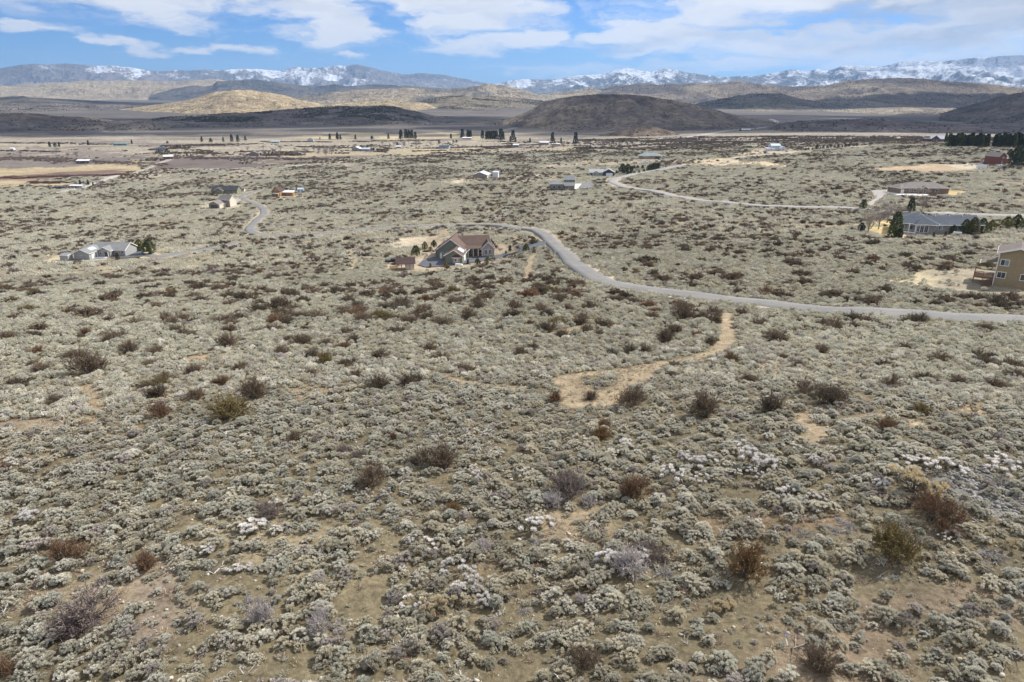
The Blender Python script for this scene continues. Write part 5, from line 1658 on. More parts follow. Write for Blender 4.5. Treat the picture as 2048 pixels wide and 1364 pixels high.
SAGE2 = [clump2() for _ in range(8)]
RABBIT0 = [make_sage(0, dense=2.4, lobes=random.choice((2, 3, 4)), nt_=random.choice((12, 16, 20)), r=.55, h=.55, tuft=.17, leaf=(.13, .024), up=1.1) for _ in range(5)]
TWIG0 = [clump_twiggy(3, 1.0, n1=38, n2=13, r=1.0, h=.9, w=.030, leafy=q) for q in (1, 1, 1, 1, 2, 2, 2, 2)]
TWIG1 = [clump_twiggy(3, 1.0, n1=24, n2=9, r=1.0, h=.8, w=.030, leafy=3, level=1) for _ in range(6)]
OLIVE0 = [make_twiggy(70, 12, 1.0, .85, .024, leafy=4) for _ in range(3)]
BRUSHPILE = [make_twiggy(40, 8, 1.0, .35, .05, spread=1.25, droop=.25) for _ in range(4)]

# --- where they stand
all_polys = HOUSE_POLYS


def candidates(r0, r1, s, seed, azmax=43.5):
    g = np.random.default_rng(seed)
    am = R(azmax)
    xm = r1 * math.sin(am)
    xs = np.arange(-xm, xm, s); ys = np.arange(0, r1, s)
    X, Y = np.meshgrid(xs, ys)
    X = X.ravel() + (g.random(X.size) - .5) * s * 1.05; Y = Y.ravel() + (g.random(Y.size) - .5) * s * 1.05
    r = np.hypot(X, Y)
    k = (r > r0) & (r < r1) & (np.abs(np.arctan2(X, Y)) < am)
    return X[k], Y[k], r[k], g


def keep_out(x, y):
    ok = np.ones(x.shape, bool)
    for P in all_polys:
        lo = P.min(0) - 1.5; hi = P.max(0) + 1.5
        s = np.where((x > lo[0]) & (x < hi[0]) & (y > lo[1]) & (y < hi[1]))[0]
        if len(s):
            ok[s] &= ~(inside(P, x[s], y[s]) | (dist_line(np.concatenate([P, P[:1]]), x[s], y[s]) < .9))
    for pl, w in _drives:
        lo = pl.min(0) - 5; hi = pl.max(0) + 5
        s = np.where((x > lo[0]) & (x < hi[0]) & (y > lo[1]) & (y < hi[1]))[0]
        if len(s):
            ok[s] &= dist_line(pl, x[s], y[s]) > w + 2.2
    for hx, hy, hr in HOUSE_SPOTS:
        ok &= np.hypot(x - hx, y - hy) > hr
    return ok


SAGE_TINTS = np.array([(.55, .530, .425), (.59, .570, .465), (.52, .50, .395), (.63, .60, .48), (.56, .555, .46), (.66, .64, .54), (.49, .465, .365), (.60, .56, .43), (.57, .535, .43)])


def tint_for(x, y, g):
    n = fbm(x / 10 + 3, y / 10, 91, 3); n2 = fbm(x / 50, y / 50 + 8, 92, 3)
    k = np.clip((n * .55 + g.random(x.shape) * .45) * 1.5 - .3, 0, .999)
    t = SAGE_TINTS[(k * len(SAGE_TINTS)).astype(int)]
    t = t * (.90 + .2 * g.random(x.shape))[:, None] * (.93 + .14 * n2)[:, None]
    grey = (g.random(x.shape) < .07)
    t[grey] = np.array((.47, .43, .38)) * (.8 + .4 * g.random(grey.sum()))[:, None]
    return t


def gn_scatter(name, pos, rot, scl, idx, tint, coll, label_kind='stuff'):
    me = bpy.data.meshes.new(name + '_spots')
    me.vertices.add(len(pos)); me.vertices.foreach_set('co', np.asarray(pos, np.float32).ravel())
    for nm, typ, arr in (('rot', 'FLOAT_VECTOR', rot), ('scl', 'FLOAT_VECTOR', scl)):
        a = me.attributes.new(nm, typ, 'POINT'); a.data.foreach_set('vector', np.asarray(arr, np.float32).ravel())
    a = me.attributes.new('idx', 'INT', 'POINT'); a.data.foreach_set('value', np.asarray(idx, np.int32))
    set_col(me, 'tint', tint)
    me.update()
    o = link(name, me); tag(o, kind=label_kind)
    ng = bpy.data.node_groups.new(name + '_scatter', 'GeometryNodeTree')
    ng.interface.new_socket('Geometry', in_out='INPUT', socket_type='NodeSocketGeometry')
    ng.interface.new_socket('Geometry', in_out='OUTPUT', socket_type='NodeSocketGeometry')
    N, L = ng.nodes, ng.links
    gi = N.new('NodeGroupInput'); go = N.new('NodeGroupOutput')
    ip = N.new('GeometryNodeInstanceOnPoints')
    ci = N.new('GeometryNodeCollectionInfo'); ci.inputs[0].default_value = coll
    ci.inputs['Separate Children'].default_value = True; ci.inputs['Reset Children'].default_value = True

    def attr(nm, dt):
        n = N.new('GeometryNodeInputNamedAttribute'); n.data_type = dt; n.inputs['Name'].default_value = nm
        return n.outputs['Attribute']
    L.new(gi.outputs[0], ip.inputs['Points']); L.new(ci.outputs[0], ip.inputs['Instance'])
    ip.inputs['Pick Instance'].default_value = True
    L.new(attr('idx', 'INT'), ip.inputs['Instance Index'])
    rt = attr('rot', 'FLOAT_VECTOR')
    try:
        e2r = N.new('FunctionNodeEulerToRotation'); L.new(rt, e2r.inputs[0]); L.new(e2r.outputs[0], ip.inputs['Rotation'])
    except Exception:
        L.new(rt, ip.inputs['Rotation'])
    L.new(attr('scl', 'FLOAT_VECTOR'), ip.inputs['Scale'])
    L.new(ip.outputs[0], go.inputs[0])
    md = o.modifiers.new('scatter', 'NODES'); md.node_group = ng
    return o


def tilt_rot(x, y, g, amt=.10):
    n = len(x)
    return np.stack([(g.random(n) - .5) * 2 * amt, (g.random(n) - .5) * 2 * amt, g.random(n) * 2 * math.pi], 1)

# ------------------------------------------------------------------ shrubs one can point at
# (px, py of the foot, width in photo pixels, sort, height/width)
FEATURES = [
    (172, 748, 84, 'brown', .62), (505, 797, 66, 'brown', .75), (458, 838, 80, 'olive', .5), (323, 795, 55, 'dark', .6), (316, 833, 58, 'russet', .62), (754, 776, 58, 'dark', .5), (820, 771, 46, 'dark', .6),
    (886, 930, 80, 'brown', .65), (746, 972, 88, 'brown', .6), (1140, 985, 84, 'mauve', .6), (1274, 990, 74, 'russet', .65), (1210, 858, 40, 'russet', .6), (1203, 878, 40, 'orange', .62), (1410, 834, 76, 'brown', .75),
    (1540, 824, 60, 'dark', .75), (1270, 810, 68, 'brown', .6), (1112, 806, 34, 'russet', .85), (1177, 799, 34, 'dark', .55), (1461, 724, 38, 'russet', .6), (1555, 685, 52, 'brown', .55), (1781, 775, 48, 'brown', .6),
    (1608, 785, 60, 'brown', .5), (1668, 808, 78, 'dark', .5), (1778, 860, 42, 'russet', .6), (1862, 1040, 95, 'russet', .65), (1882, 1062, 48, 'russet', .6), (1785, 1118, 100, 'olive', .62), (1490, 1152, 86, 'orange', .75),
    (122, 1118, 74, 'russet', .62), (298, 1138, 58, 'russet', .7), (178, 1240, 150, 'purple', .45), (1262, 1142, 92, 'greytwig', .55), (1290, 1110, 80, 'mauve', .5), (8, 1345, 66, 'russet', .6), (10, 940, 40, 'russet', .5),
    (1165, 1335, 72, 'brown', .6), (1640, 1335, 92, 'brown', .55), (455, 694, 46, 'brown', .7), (388, 748, 44, 'brown', .55), (386, 800, 42, 'brown', .55), (264, 706, 38, 'brown', .7), (226, 684, 44, 'brown', .6),
    (172, 672, 26, 'russet', .7), (628, 718, 46, 'dark', .5), (650, 728, 34, 'olive', .7), (560, 712, 42, 'brown', .5), (478, 742, 32, 'brown', .6), (600, 690, 50, 'brown', .5), (316, 708, 40, 'brown', .5), (760, 716, 52, 'dark', .4),
    (1036, 714, 32, 'brown', .7), (1224, 712, 36, 'dark', .5), (1258, 706, 36, 'dark', .6), (1292, 706, 30, 'brown', .7), (1330, 688, 46, 'dark', .7), (1362, 642, 54, 'brown', .8), (1426, 634, 56, 'dark', .4), (1345, 668, 40, 'brown', .6),
    (1666, 658, 52, 'brown', .5), (1703, 657, 36, 'dark', .45), (1025, 620, 44, 'brown', .55), (1060, 560, 16, 'russet', 1.1), (1030, 636, 50, 'dark', .4), (1116, 604, 40, 'brown', .5), (1165, 640, 44, 'brown', .4), (956, 608, 40, 'brown', .5),
    (938, 640, 48, 'dark', .4), (890, 650, 44, 'brown', .4), (1095, 660, 50, 'dark', .35), (1135, 622, 36, 'brown', .5), (1205, 655, 40, 'dark', .45), (1418, 690, 34, 'dark', .5), (547, 642, 36, 'brown', .5), (463, 666, 40, 'brown', .5),
    (150, 715, 50, 'brown', .4), (70, 732, 30, 'brown', .5), (785, 880, 24, 'russet', .8), (590, 882, 34, 'brown', .7), (713, 915, 30, 'mauve', .5), (690, 905, 40, 'mauve', .5), (860, 700, 40, 'brown', .45), (1530, 588, 40, 'russet', .45),
    (90, 640, 30, 'brown', .5), (330, 640, 36, 'brown', .5), (1180, 880, 30, 'mauve', .5), (1600, 735, 30, 'mauve', .6), (1845, 826, 40, 'olive', .4), (905, 1020, 30, 'orange', .5), (1500, 1105, 36, 'russet', .5),
    # silvery and straw-coloured rounded shrubs
    (1350, 960, 50, 'silver', .7), (1392, 940, 52, 'silver', .65), (1372, 928, 36, 'silver', .7), (1400, 972, 40, 'silver', .6), (1500, 925, 56, 'silver', .7), (1530, 940, 46, 'silver', .75), (1486, 904, 36, 'silver', .6),
    (1512, 952, 36, 'silver', .6), (500, 1066, 56, 'silver', .55), (1064, 1062, 56, 'silver', .6), (1098, 1108, 50, 'cream', .5), (925, 1148, 56, 'silver', .6), (950, 1170, 46, 'silver', .65), (920, 1182, 42, 'silver', .6), (966, 1213, 42, 'silver', .7),
    (1224, 1130, 56, 'silver', .6), (1272, 1122, 46, 'silver', .65), (822, 1095, 34, 'silver', .7), (855, 1095, 46, 'silver', .5), (970, 1095, 44, 'greytwig', .5), (415, 1108, 34, 'silver', .6), (478, 1138, 40, 'silver', .4), (1765, 980, 36, 'silver', .75),
    (1628, 925, 36, 'silver', .5), (1885, 948, 62, 'silver', .6), (1812, 930, 50, 'silver', .5), (2005, 955, 60, 'silver', .6), (1995, 930, 50, 'silver', .5), (1828, 980, 84, 'straw', .7), (1880, 930, 30, 'straw', .6), (1570, 1000, 44, 'silver', .7),
    (1625, 1005, 44, 'silver', .6), (1440, 1215, 44, 'straw', .6), (1590, 1190, 46, 'straw', .6), (520, 1240, 60, 'greytwig', .8), (640, 1265, 70, 'greytwig', .6), (2010, 1090, 50, 'straw', .5), (1250, 890, 30, 'silver', .6), (975, 872, 24, 'silver', .6),
    (955, 958, 34, 'silver', .7), (60, 1040, 44, 'silver', .6), (1160, 1205, 36, 'greytwig', .6), (548, 1030, 60, 'mauve', .5), (1320, 1100, 40, 'straw', .5), (838, 1216, 50, 'silver', .5), (885, 1225, 60, 'straw', .7), (1330, 985, 30, 'mauve', .5),
    (1610, 1068, 50, 'pile', .35), (1672, 1064, 50, 'pile', .35), (1810, 1078, 90, 'pile', .35), (1330, 1150, 50, 'pile', .5), (1700, 1050, 60, 'pile', .3), (1985, 1112, 80, 'pile', .35), (1068, 1085, 44, 'pile', .5), (1110, 1012, 60, 'greytwig', .5), (500, 1205, 46, 'pile', .5), (1050, 1225, 40, 'pile', .4),
    (1655, 1112, 34, 'pile', .4), (1180, 1010, 40, 'greytwig', .5),
]
TINT = {'brown': (.185, .14, .10), 'dark': (.13, .105, .075), 'russet': (.20, .125, .078), 'orange': (.235, .15, .075), 'mauve': (.235, .195, .175), 'purple': (.21, .17, .155), 'greytwig': (.47, .43, .41), 'olive': (.185, .145, .065),
        'silver': (.84, .81, .77), 'cream': (.72, .69, .58), 'straw': (.62, .53, .36), 'pile': (.30, .285, .28)}
CATN = {'brown': 'bitterbrush', 'dark': 'bitterbrush', 'russet': 'bitterbrush', 'orange': 'bitterbrush', 'mauve': 'bare_shrub', 'purple': 'bare_shrub', 'greytwig': 'bare_shrub', 'olive': 'bitterbrush', 'silver': 'rabbitbrush', 'cream': 'rabbitbrush',
        'straw': 'rabbitbrush', 'pile': 'brush_pile'}
LOOK = {'brown': 'brown leafless bitterbrush', 'dark': 'dark brown bitterbrush', 'russet': 'russet bitterbrush', 'orange': 'orange-brown bitterbrush', 'mauve': 'mauve-grey leafless shrub', 'purple': 'purple-grey leafless shrub',
        'greytwig': 'pale grey twiggy shrub', 'olive': 'olive-brown bitterbrush', 'silver': 'silvery rabbitbrush', 'cream': 'cream domed rabbitbrush', 'straw': 'straw-coloured rabbitbrush', 'pile': 'low heap of dead grey brush'}
_mesh_cache = {}


def shrub_meshes(kind, k):
    """foliage mesh and stems mesh of one sort, shared by its copies"""
    key = (kind, k)
    if key in _mesh_cache:
        return _mesh_cache[key]
    if kind == 'sage':
        fol, wood = SAGE0[k]; mf = arr_mesh('sagebrush_foliage', fol, M_LEAF); mw = arr_mesh('sagebrush_stems_and_dark_cores', wood, M_WOOD_GAP)
    elif kind == 'rabbit':
        fol, wood = RABBIT0[k]; mf = arr_mesh('rabbitbrush_foliage', fol, M_LEAF); mw = arr_mesh('rabbitbrush_stems_and_dark_cores', wood, M_WOOD_GAP)
    else:
        src = {'twig': TWIG0, 'twigfar': TWIG1, 'olive': OLIVE0, 'pile': BRUSHPILE}[kind][k]
        mf = arr_mesh('shrub_twigs', src[2:], M_TWIG); mw = arr_mesh('shrub_stems', src[:2], M_WOOD_GAP if kind != 'pile' else M_TWIG)
    _mesh_cache[key] = (mf, mw)
    return mf, mw


def put_shrub(name, cat, mf, mw, p, s, tint, label, group, h=1.0, rz=None):
    o = link(name, mf, None, (p[0], p[1], p[2] - .04), (rng.normal() * .05, rng.normal() * .05, rng.random() * 6.28 if rz is None else rz), (s, s * random.uniform(.85, 1.1), s * h))
    o['tint'] = [float(tint[0]), float(tint[1]), float(tint[2])]
    tag(o, label, cat, group)
    if mw is not None:
        st = link('stems', mw, o)  # on sagebrush and rabbitbrush this also holds the cores darkened as gap shade
        st['tint'] = [float(tint[0]) * .8, float(tint[1]) * .8, float(tint[2]) * .8]
    return o


FEAT = []   # (px, py, look, world, radius, sort)
_used_labels = set()


def side_words(dx, dy):
    a = math.degrees(math.atan2(dy, dx))
    if -22 <= a < 22: return 'right of'
    if 22 <= a < 68: return 'in front and right of'
    if 68 <= a < 112: return 'in front of'
    if 112 <= a < 158: return 'in front and left of'
    if a >= 158 or a < -158: return 'left of'
    if -158 <= a < -112: return 'behind and left of'
    if -112 <= a < -68: return 'behind'
    return 'behind and right of'


# big things every label may lean on
ANCHORS = [(178, 1225, 'the wide purple-grey shrub'), (1785, 1100, 'the big olive shrub at right'), (1490, 1130, 'the orange-brown shrub'), (1862, 1020, 'the big russet shrub at right'), (1275, 965, 'the lone dark russet shrub'),
           (1410, 810, 'the tall brown shrub'), (1203, 868, 'the two small rusty shrubs'), (888, 910, 'the brown shrub mid-slope'), (172, 730, 'the broad brown shrub at left'), (505, 780, 'the tall brown shrub at left'),
           (455, 825, 'the olive shrub at left'), (122, 1100, 'the left-edge russet shrub'), (300, 1120, 'the russet shrub near the left'), (1250, 1120, 'the silvery pair in the foreground'), (1505, 925, 'the silvery cluster'),
           (1375, 935, 'the pale clustered rabbitbrush'), (1165, 1320, 'the brown shrub at the bottom edge'), (1640, 1320, 'the wide bottom-edge shrub'), (930, 1165, 'the silvery foreground clump'), (1190, 790, 'the bare orange patch'),
           (2000, 640, 'the road at right'), (1450, 655, 'the upper dirt trail'), (900, 500, 'the brown-roofed house'), (500, 1060, 'the small silver shrub at left'), (1095, 1100, 'the cream domed shrub'), (745, 955, 'the greyish brown shrub'),
           (1140, 965, 'the mauve shrub'), (1668, 795, 'the dark double shrub at right'), (1900, 960, 'the grey rubble'), (640, 1245, 'the grey twiggy foreground shrub'), (1361, 625, 'the tall shrub by the road'), (1555, 675, 'the round shrub below the road')]


def describe(look, px, py, skip=None, size=None):
    cand = sorted(((math.hypot(px - a, (py - b) * 1.3), a, b, w) for a, b, w in ANCHORS if math.hypot(px - a, py - b) > 26))
    tries = []
    for i in range(4):
        d, a, b, w = cand[i]
        sd_ = side_words(px - a, py - b)
        how = ['just ', '', 'well ', 'far '][0 if d < 60 else 1 if d < 120 else 2 if d < 220 else 3]
        tries.append('%s %s%s %s' % (look, how, sd_, w))
    for i in range(3):
        for j in range(i + 1, 5):
            tries.append('%s between %s and %s' % (look, cand[i][3], cand[j][3]))
    tries = [t for t in tries if len(t.split()) <= 16]
    sizes = [''] if size is None else ['', size + ' ']
    extra = ['', 'low ', 'rounded ', 'uneven ', 'bushy ', 'ragged ']
    for e in sizes:
        for t in tries:
            q = e + t
            if len(q.split()) <= 16 and q not in _used_labels:
                _used_labels.add(q)
                return q
    return sizes[-1] + tries[0]


GROUPN = {'bitterbrush': 'brown bitterbrush shrubs standing in the sagebrush', 'bare_shrub': 'leafless grey and mauve shrubs', 'rabbitbrush': 'pale rounded rabbitbrush shrubs', 'brush_pile': 'heaps of dead grey brush'}
for (px, py, w, sort, hw) in FEATURES:
    p, t = at(px, py)
    wm = w * t / F
    s = wm / 2
    n = CATN[sort]
    if n == 'rabbitbrush':
        mf, mw = shrub_meshes('rabbit', random.randrange(5)); sc, hh = s / .66, hw * 2 * .66 / .70 * .75
    elif n == 'brush_pile':
        mf, mw = shrub_meshes('pile', random.randrange(4)); sc, hh = s / 1.15, hw * 2.2
    else:
        kind = 'olive' if sort in ('olive', 'orange') else 'twig'
        mf, mw = shrub_meshes(kind, random.randrange(3 if kind == 'olive' else 8)); sc, hh = s / .98, hw * 2 * 1.05
    size = 'large' if wm > 3 else 'small' if wm < 1.3 else None
    ANCH = describe(LOOK[sort], px, py - w * .3, size=size)
    put_shrub(n, {'bitterbrush': 'bitterbrush', 'bare_shrub': 'bare shrub', 'rabbitbrush': 'rabbitbrush', 'brush_pile': 'brush pile'}[n], mf, mw, p, sc, np.array(TINT[sort]) * random.uniform(.9, 1.1), ANCH, GROUPN[n], h=hh)
    FEAT.append((p[0], p[1], s))
FEATA = np.array(FEAT)

# ------------------------------------------------------------------ where the bitterbrush stands
def cover_at(x, y):
    _, c = land_colour(x, y, True)
    return c


xd, yd, rd, g4 = candidates(62, 1500, 4.0, 204)
n = fbm(xd / 38 + 1, yd / 38, 131, 4); n5 = fbm(xd / 9, yd / 9, 132, 2)
dens = sstep(.48, .62, n) * .75 + .04 + .16 * sstep(.55, .7, n5)
dens *= np.where(rd > 260, 1.0 + .4 * sstep(.45, .6, fbm(xd / 120, yd / 120, 133, 3)), 1)
ppd = pix(np.stack([xd, yd, hgt(xd, yd)], 1))
# the dark band seen across the middle slope
dens += 1.0 * np.exp(-(((ppd[:, 0] - 1080) / 330) ** 2 + ((ppd[:, 1] - 610) / 60) ** 2)) * (.35 + sstep(.40, .6, n5)) + .15 * np.exp(-(((ppd[:, 0] - 500) / 500) ** 2 + ((ppd[:, 1] - 640) / 90) ** 2)) + .34 * np.exp(-(((ppd[:, 0] - 1560) / 420) ** 2 + ((ppd[:, 1] - 440) / 60) ** 2))
dens *= np.where(rd < 140, .9, np.where(rd < 260, 1.25, 1.35))
k = (g4.random(len(xd)) < dens * np.clip(cover_at(xd, yd) * 1.2, 0, 1)) & keep_out(xd, yd)
for fx, fy, fr in FEATA:
    k &= np.hypot(xd - fx, yd - fy) > fr + 1.2
xd, yd, rd = xd[k], yd[k], rd[k]; zd = hgt(xd, yd)
sd_ = (.55 + .95 * g4.random(len(xd)) ** 1.7) * (1 + .65 * sstep(80, 125, rd) - .1 * sstep(250, 400, rd))

_ok = (dist_line(_road_a, xd, yd) > np.where(rd < 170, 6.5, 2.8) + sd_) & (dist_line(_road_b, xd, yd) > 3.4 + sd_)
for _pl, _w in _drives + _trails:
    _ok &= dist_line(_pl, xd, yd) > _w * .5 + sd_ * .8
xd, yd, rd, sd_, zd = xd[_ok], yd[_ok], rd[_ok], sd_[_ok], zd[_ok]

EXC = np.zeros((1300, 2400), bool)      # one cell per metre: where the brown shrubs stand
for ex, ey, er in zip(xd, yd, sd_):
    i0, j0 = int(ey), int(ex + 1200); k_ = int(math.ceil(er))
    for ii in range(i0 - k_, i0 + k_ + 1):
        for jj in range(j0 - k_, j0 + k_ + 1):
            if 0 <= ii < 1300 and 0 <= jj < 2400 and math.hypot(ii + .5 - ey, jj + .5 - 1200 - ex) < er * .72:
                EXC[ii, jj] = True


# ------------------------------------------------------------------ sagebrush: the nearest ones singly, the rest as ground cover
def not_on_features(x, y):
    ok = np.ones(x.shape, bool)
    for fx, fy, fr in FEATA:
        ok &= np.hypot(x - fx, y - fy) > fr * .72 + .15
    ok &= ~EXC[np.clip(y.astype(int), 0, 1299), np.clip((x + 1200).astype(int), 0, 2399)]
    return ok


def near_density(x, y, r):
    """bare lanes of soil between the shrubs, wider close to the camera"""
    n = fbm(x / 2.3, y / 2.3, 101, 3); n2 = fbm(x / 13, y / 13, 102, 3)
    thr = .455 - .13 * sstep(25, 60, r)
    q = n * .84 + n2 * .16
    return sstep(thr - .07, thr + .02, q + .03)


xa, ya, ra, g1 = candidates(15, 95, .655, 201)
ca = cover_at(xa, ya)
k = (g1.random(len(xa)) < ca * near_density(xa, ya, ra)) & keep_out(xa, ya) & not_on_features(xa, ya)
xa, ya, ra = xa[k], ya[k], ra[k]
za = hgt(xa, ya)
sa = (.31 + .41 * g1.random(len(xa)) ** 1.9) * (.9 + .35 * fbm(xa / 7, ya / 7, 111, 2))
ta = tint_for(xa, ya, g1) * (1 + np.array((.12, .115, .155))[None] * (1 - .7 * sstep(55, 95, ra))[:, None])
# small plants between
pp = pix(np.stack([xa, ya, za], 1))
inview = (pp[:, 0] > -40) & (pp[:, 0] < 2090) & (pp[:, 1] < 1420)
size_px = F * sa * 1.3 / pp[:, 2] * inview
order = np.argsort(-size_px)
SINGLE = order[:300]
rest = np.ones(len(xa), bool); rest[SINGLE] = False


def look_of(t, s):
    r_, g_, b_ = t
    if b_ > .44: c = 'pale silver-green sagebrush'
    elif r_ - b_ > .165: c = 'yellowish green sagebrush'
    elif r_ < .46: c = 'dull olive sagebrush'
    elif r_ - g_ > .03: c = 'tan-grey sagebrush'
    else: c = 'grey-green sagebrush'
    return c


for i in SINGLE:
    mf, mw = shrub_meshes('sage', random.randrange(12))
    lab = describe(look_of(ta[i], sa[i]), pp[i, 0], pp[i, 1], size='big' if sa[i] > .78 else 'small' if sa[i] < .58 else None)
    put_shrub('sagebrush', 'sagebrush', mf, mw, (xa[i], ya[i], za[i]), sa[i], ta[i], lab, 'sagebrush bushes closest to the camera', h=random.uniform(.8, 1.15))

lib0 = proto_lib('near_sagebrush', [combine(*SAGE0[i]) for i in range(12)] + [combine(*RABBIT0[i]) for i in range(5)])
idx = g1.integers(0, 12, len(xa)); rb = g1.random(len(xa)) < .05
idx[rb] = g1.integers(12, 17, rb.sum())
ta[rb] = np.array((.76, .73, .66)) * (.85 + .3 * g1.random(rb.sum()))[:, None]
m0 = rest & (ra < 62)
lib1 = proto_lib('middle_sagebrush', SAGE1)
sc3 = np.stack([sa, sa * (.85 + .3 * g1.random(len(sa))), sa * (.8 + .35 * g1.random(len(sa)))], 1)
rt = tilt_rot(xa, ya, g1)
P3 = np.stack([xa, ya, za - .05], 1)
gn_scatter('sagebrush_cover', P3[m0], rt[m0], sc3[m0], idx[m0], ta[m0], lib0)
m1 = rest & ~m0
xb, yb, rb_, g2 = candidates(95, 270, .98, 202)
cb = cover_at(xb, yb)
k = (g2.random(len(xb)) < cb * (.30 + .70 * near_density(xb, yb, rb_))) & keep_out(xb, yb) & not_on_features(xb, yb)
xb, yb, rb_ = xb[k], yb[k], rb_[k]
zb = hgt(xb, yb)
sb = (.52 + .5 * g2.random(len(xb)) ** 1.6)
P = np.concatenate([P3[m1], np.stack([xb, yb, zb - .05], 1)])
T_ = np.concatenate([ta[m1], tint_for(xb, yb, g2) * np.array((1.03, 1.03, 1.04))])
S3 = np.concatenate([sc3[m1], np.stack([sb, sb * (.8 + .4 * g2.random(len(sb))), sb * (.8 + .4 * g2.random(len(sb)))], 1)])
gn_scatter('sagebrush_cover', P, tilt_rot(P[:, 0], P[:, 1], g2), S3, g2.integers(0, 8, len(P)), T_, lib1)
lib2 = proto_lib('far_sagebrush', SAGE2)
xc, yc, rc, g3 = candidates(270, 1150, 2.8, 203)
cc_ = cover_at(xc, yc)
k = (g3.random(len(xc)) < cc_ * .93 * (1 - .75 * sstep(700, 1100, rc))) & keep_out(xc, yc)
k &= not_on_features(xc, yc)
k &= (sstep(.30, .42, fbm(xc / 12, yc / 12, 121, 3)) + .25 > g3.random(len(xc)))
xc, yc, rc = xc[k], yc[k], rc[k]
sc_ = .8 + .5 * g3.random(len(xc))
P = np.stack([xc, yc, hgt(xc, yc) - .08], 1)
gn_scatter('sagebrush_cover', P, tilt_rot(xc, yc, g3, .05), np.stack([sc_, sc_, sc_ * (.8 + .4 * g3.random(len(xc)))], 1), g3.integers(0, 8, len(xc)), tint_for(xc, yc, g3), lib2)

# ------------------------------------------------------------------ more bitterbrush scattered through the sage: the largest singly, the rest as one mass
sorts = g4.choice(['brown', 'dark', 'dark', 'brown', 'russet', 'mauve', 'olive'], len(xd), p=[.28, .22, .18, .12, .07, .09, .04])
td = np.array([TINT[s] for s in sorts]) * (.85 + .35 * g4.random(len(xd)))[:, None]
ppd = pix(np.stack([xd, yd, zd], 1))
vis = (ppd[:, 0] > 5) & (ppd[:, 0] < 2043)
od = np.argsort(-(F * sd_ * 2 / ppd[:, 2]) * vis)
NB = 300 - sum(1 for f in FEATURES if CATN[f[3]] == 'bitterbrush')
single = np.zeros(len(xd), bool); single[od[:NB]] = True
for i in np.where(single)[0]:
    so = sorts[i] if sorts[i] != 'mauve' else 'brown'
    mf, mw = shrub_meshes('twigfar' if rd[i] > 120 else 'twig', random.randrange(6))
    lab = describe(LOOK[so], ppd[i, 0], ppd[i, 1] - 8, size='large' if sd_[i] > 1.3 else 'small' if sd_[i] < .75 else None)
    put_shrub('bitterbrush', 'bitterbrush', mf, mw, (xd[i], yd[i], zd[i]), sd_[i], td[i] if so == sorts[i] else TINT['brown'], lab, GROUPN['bitterbrush'], h=random.uniform(.7, 1.0))
lib3 = proto_lib('far_bitterbrush', [arr_mesh('far_shrub', clump_twiggy(3, 1.0, n1=16, n2=6, r=1.0, h=.75, w=.05, leafy=3, level=1), M_TWIG) for _ in range(6)])
m = ~single
P = np.stack([xd, yd, zd - .05], 1)[m]
s3 = np.stack([sd_, sd_ * (.7 + .6 * g4.random(len(sd_))), sd_ * (.6 + .4 * g4.random(len(sd_)))], 1)[m]
s3 = s3 * (1 + .25 * sstep(260, 700, rd[m]))[:, None]
gn_scatter('distant_bitterbrush', P, tilt_rot(P[:, 0], P[:, 1], g4, .05), s3, g4.integers(0, 6, len(P)), td[m], lib3)

# ------------------------------------------------------------------ low stuff between the shrubs
xe, ye, re_, g5 = candidates(14, 75, .55, 205)
k = (g5.random(len(xe)) < .55 * (.4 + sstep(.45, .6, fbm(xe / 5, ye / 5, 141, 3))))
xe, ye = xe[k], ye[k]
tufts = []
for q in range(6):
    n_ = 26
    d = rand_dirs(n_, 1.2); v, f = leaves_np(rng.normal(size=(n_, 3)) * np.array((.08, .08, 0)), d, .2, .03)
    tufts.append(arr_mesh('grass_tuft', [(v, f, 0)], M_LEAF))
lib4 = proto_lib('grass', tufts)
gt = np.array([(.46, .38, .25), (.40, .34, .22), (.44, .33, .27), (.36, .27, .22), (.50, .44, .33)])[g5.integers(0, 5, len(xe))] * (.85 + .3 * g5.random(len(xe)))[:, None]
ss = .5 + .9 * g5.random(len(xe))
gn_scatter('dry_grass', np.stack([xe, ye, hgt(xe, ye) - .01], 1), tilt_rot(xe, ye, g5), np.stack([ss, ss, ss * .8], 1), g5.integers(0, 6, len(xe)), gt, lib4)
# dwarf plants that fill the gaps
xh, yh, rh_, g9 = candidates(14, 80, .62, 208)
k = (g9.random(len(xh)) < .30 * (.35 + cover_at(xh, yh))) & keep_out(xh, yh)
xh, yh = xh[k], yh[k]
sh_ = .14 + .22 * g9.random(len(xh)) ** 2
gn_scatter('dwarf_sagebrush', np.stack([xh, yh, hgt(xh, yh) - .02], 1), tilt_rot(xh, yh, g9, .15), np.stack([sh_ * 1.1, sh_, sh_ * .8], 1), g9.integers(0, 8, len(xh)), tint_for(xh, yh, g9) * .92, lib1)
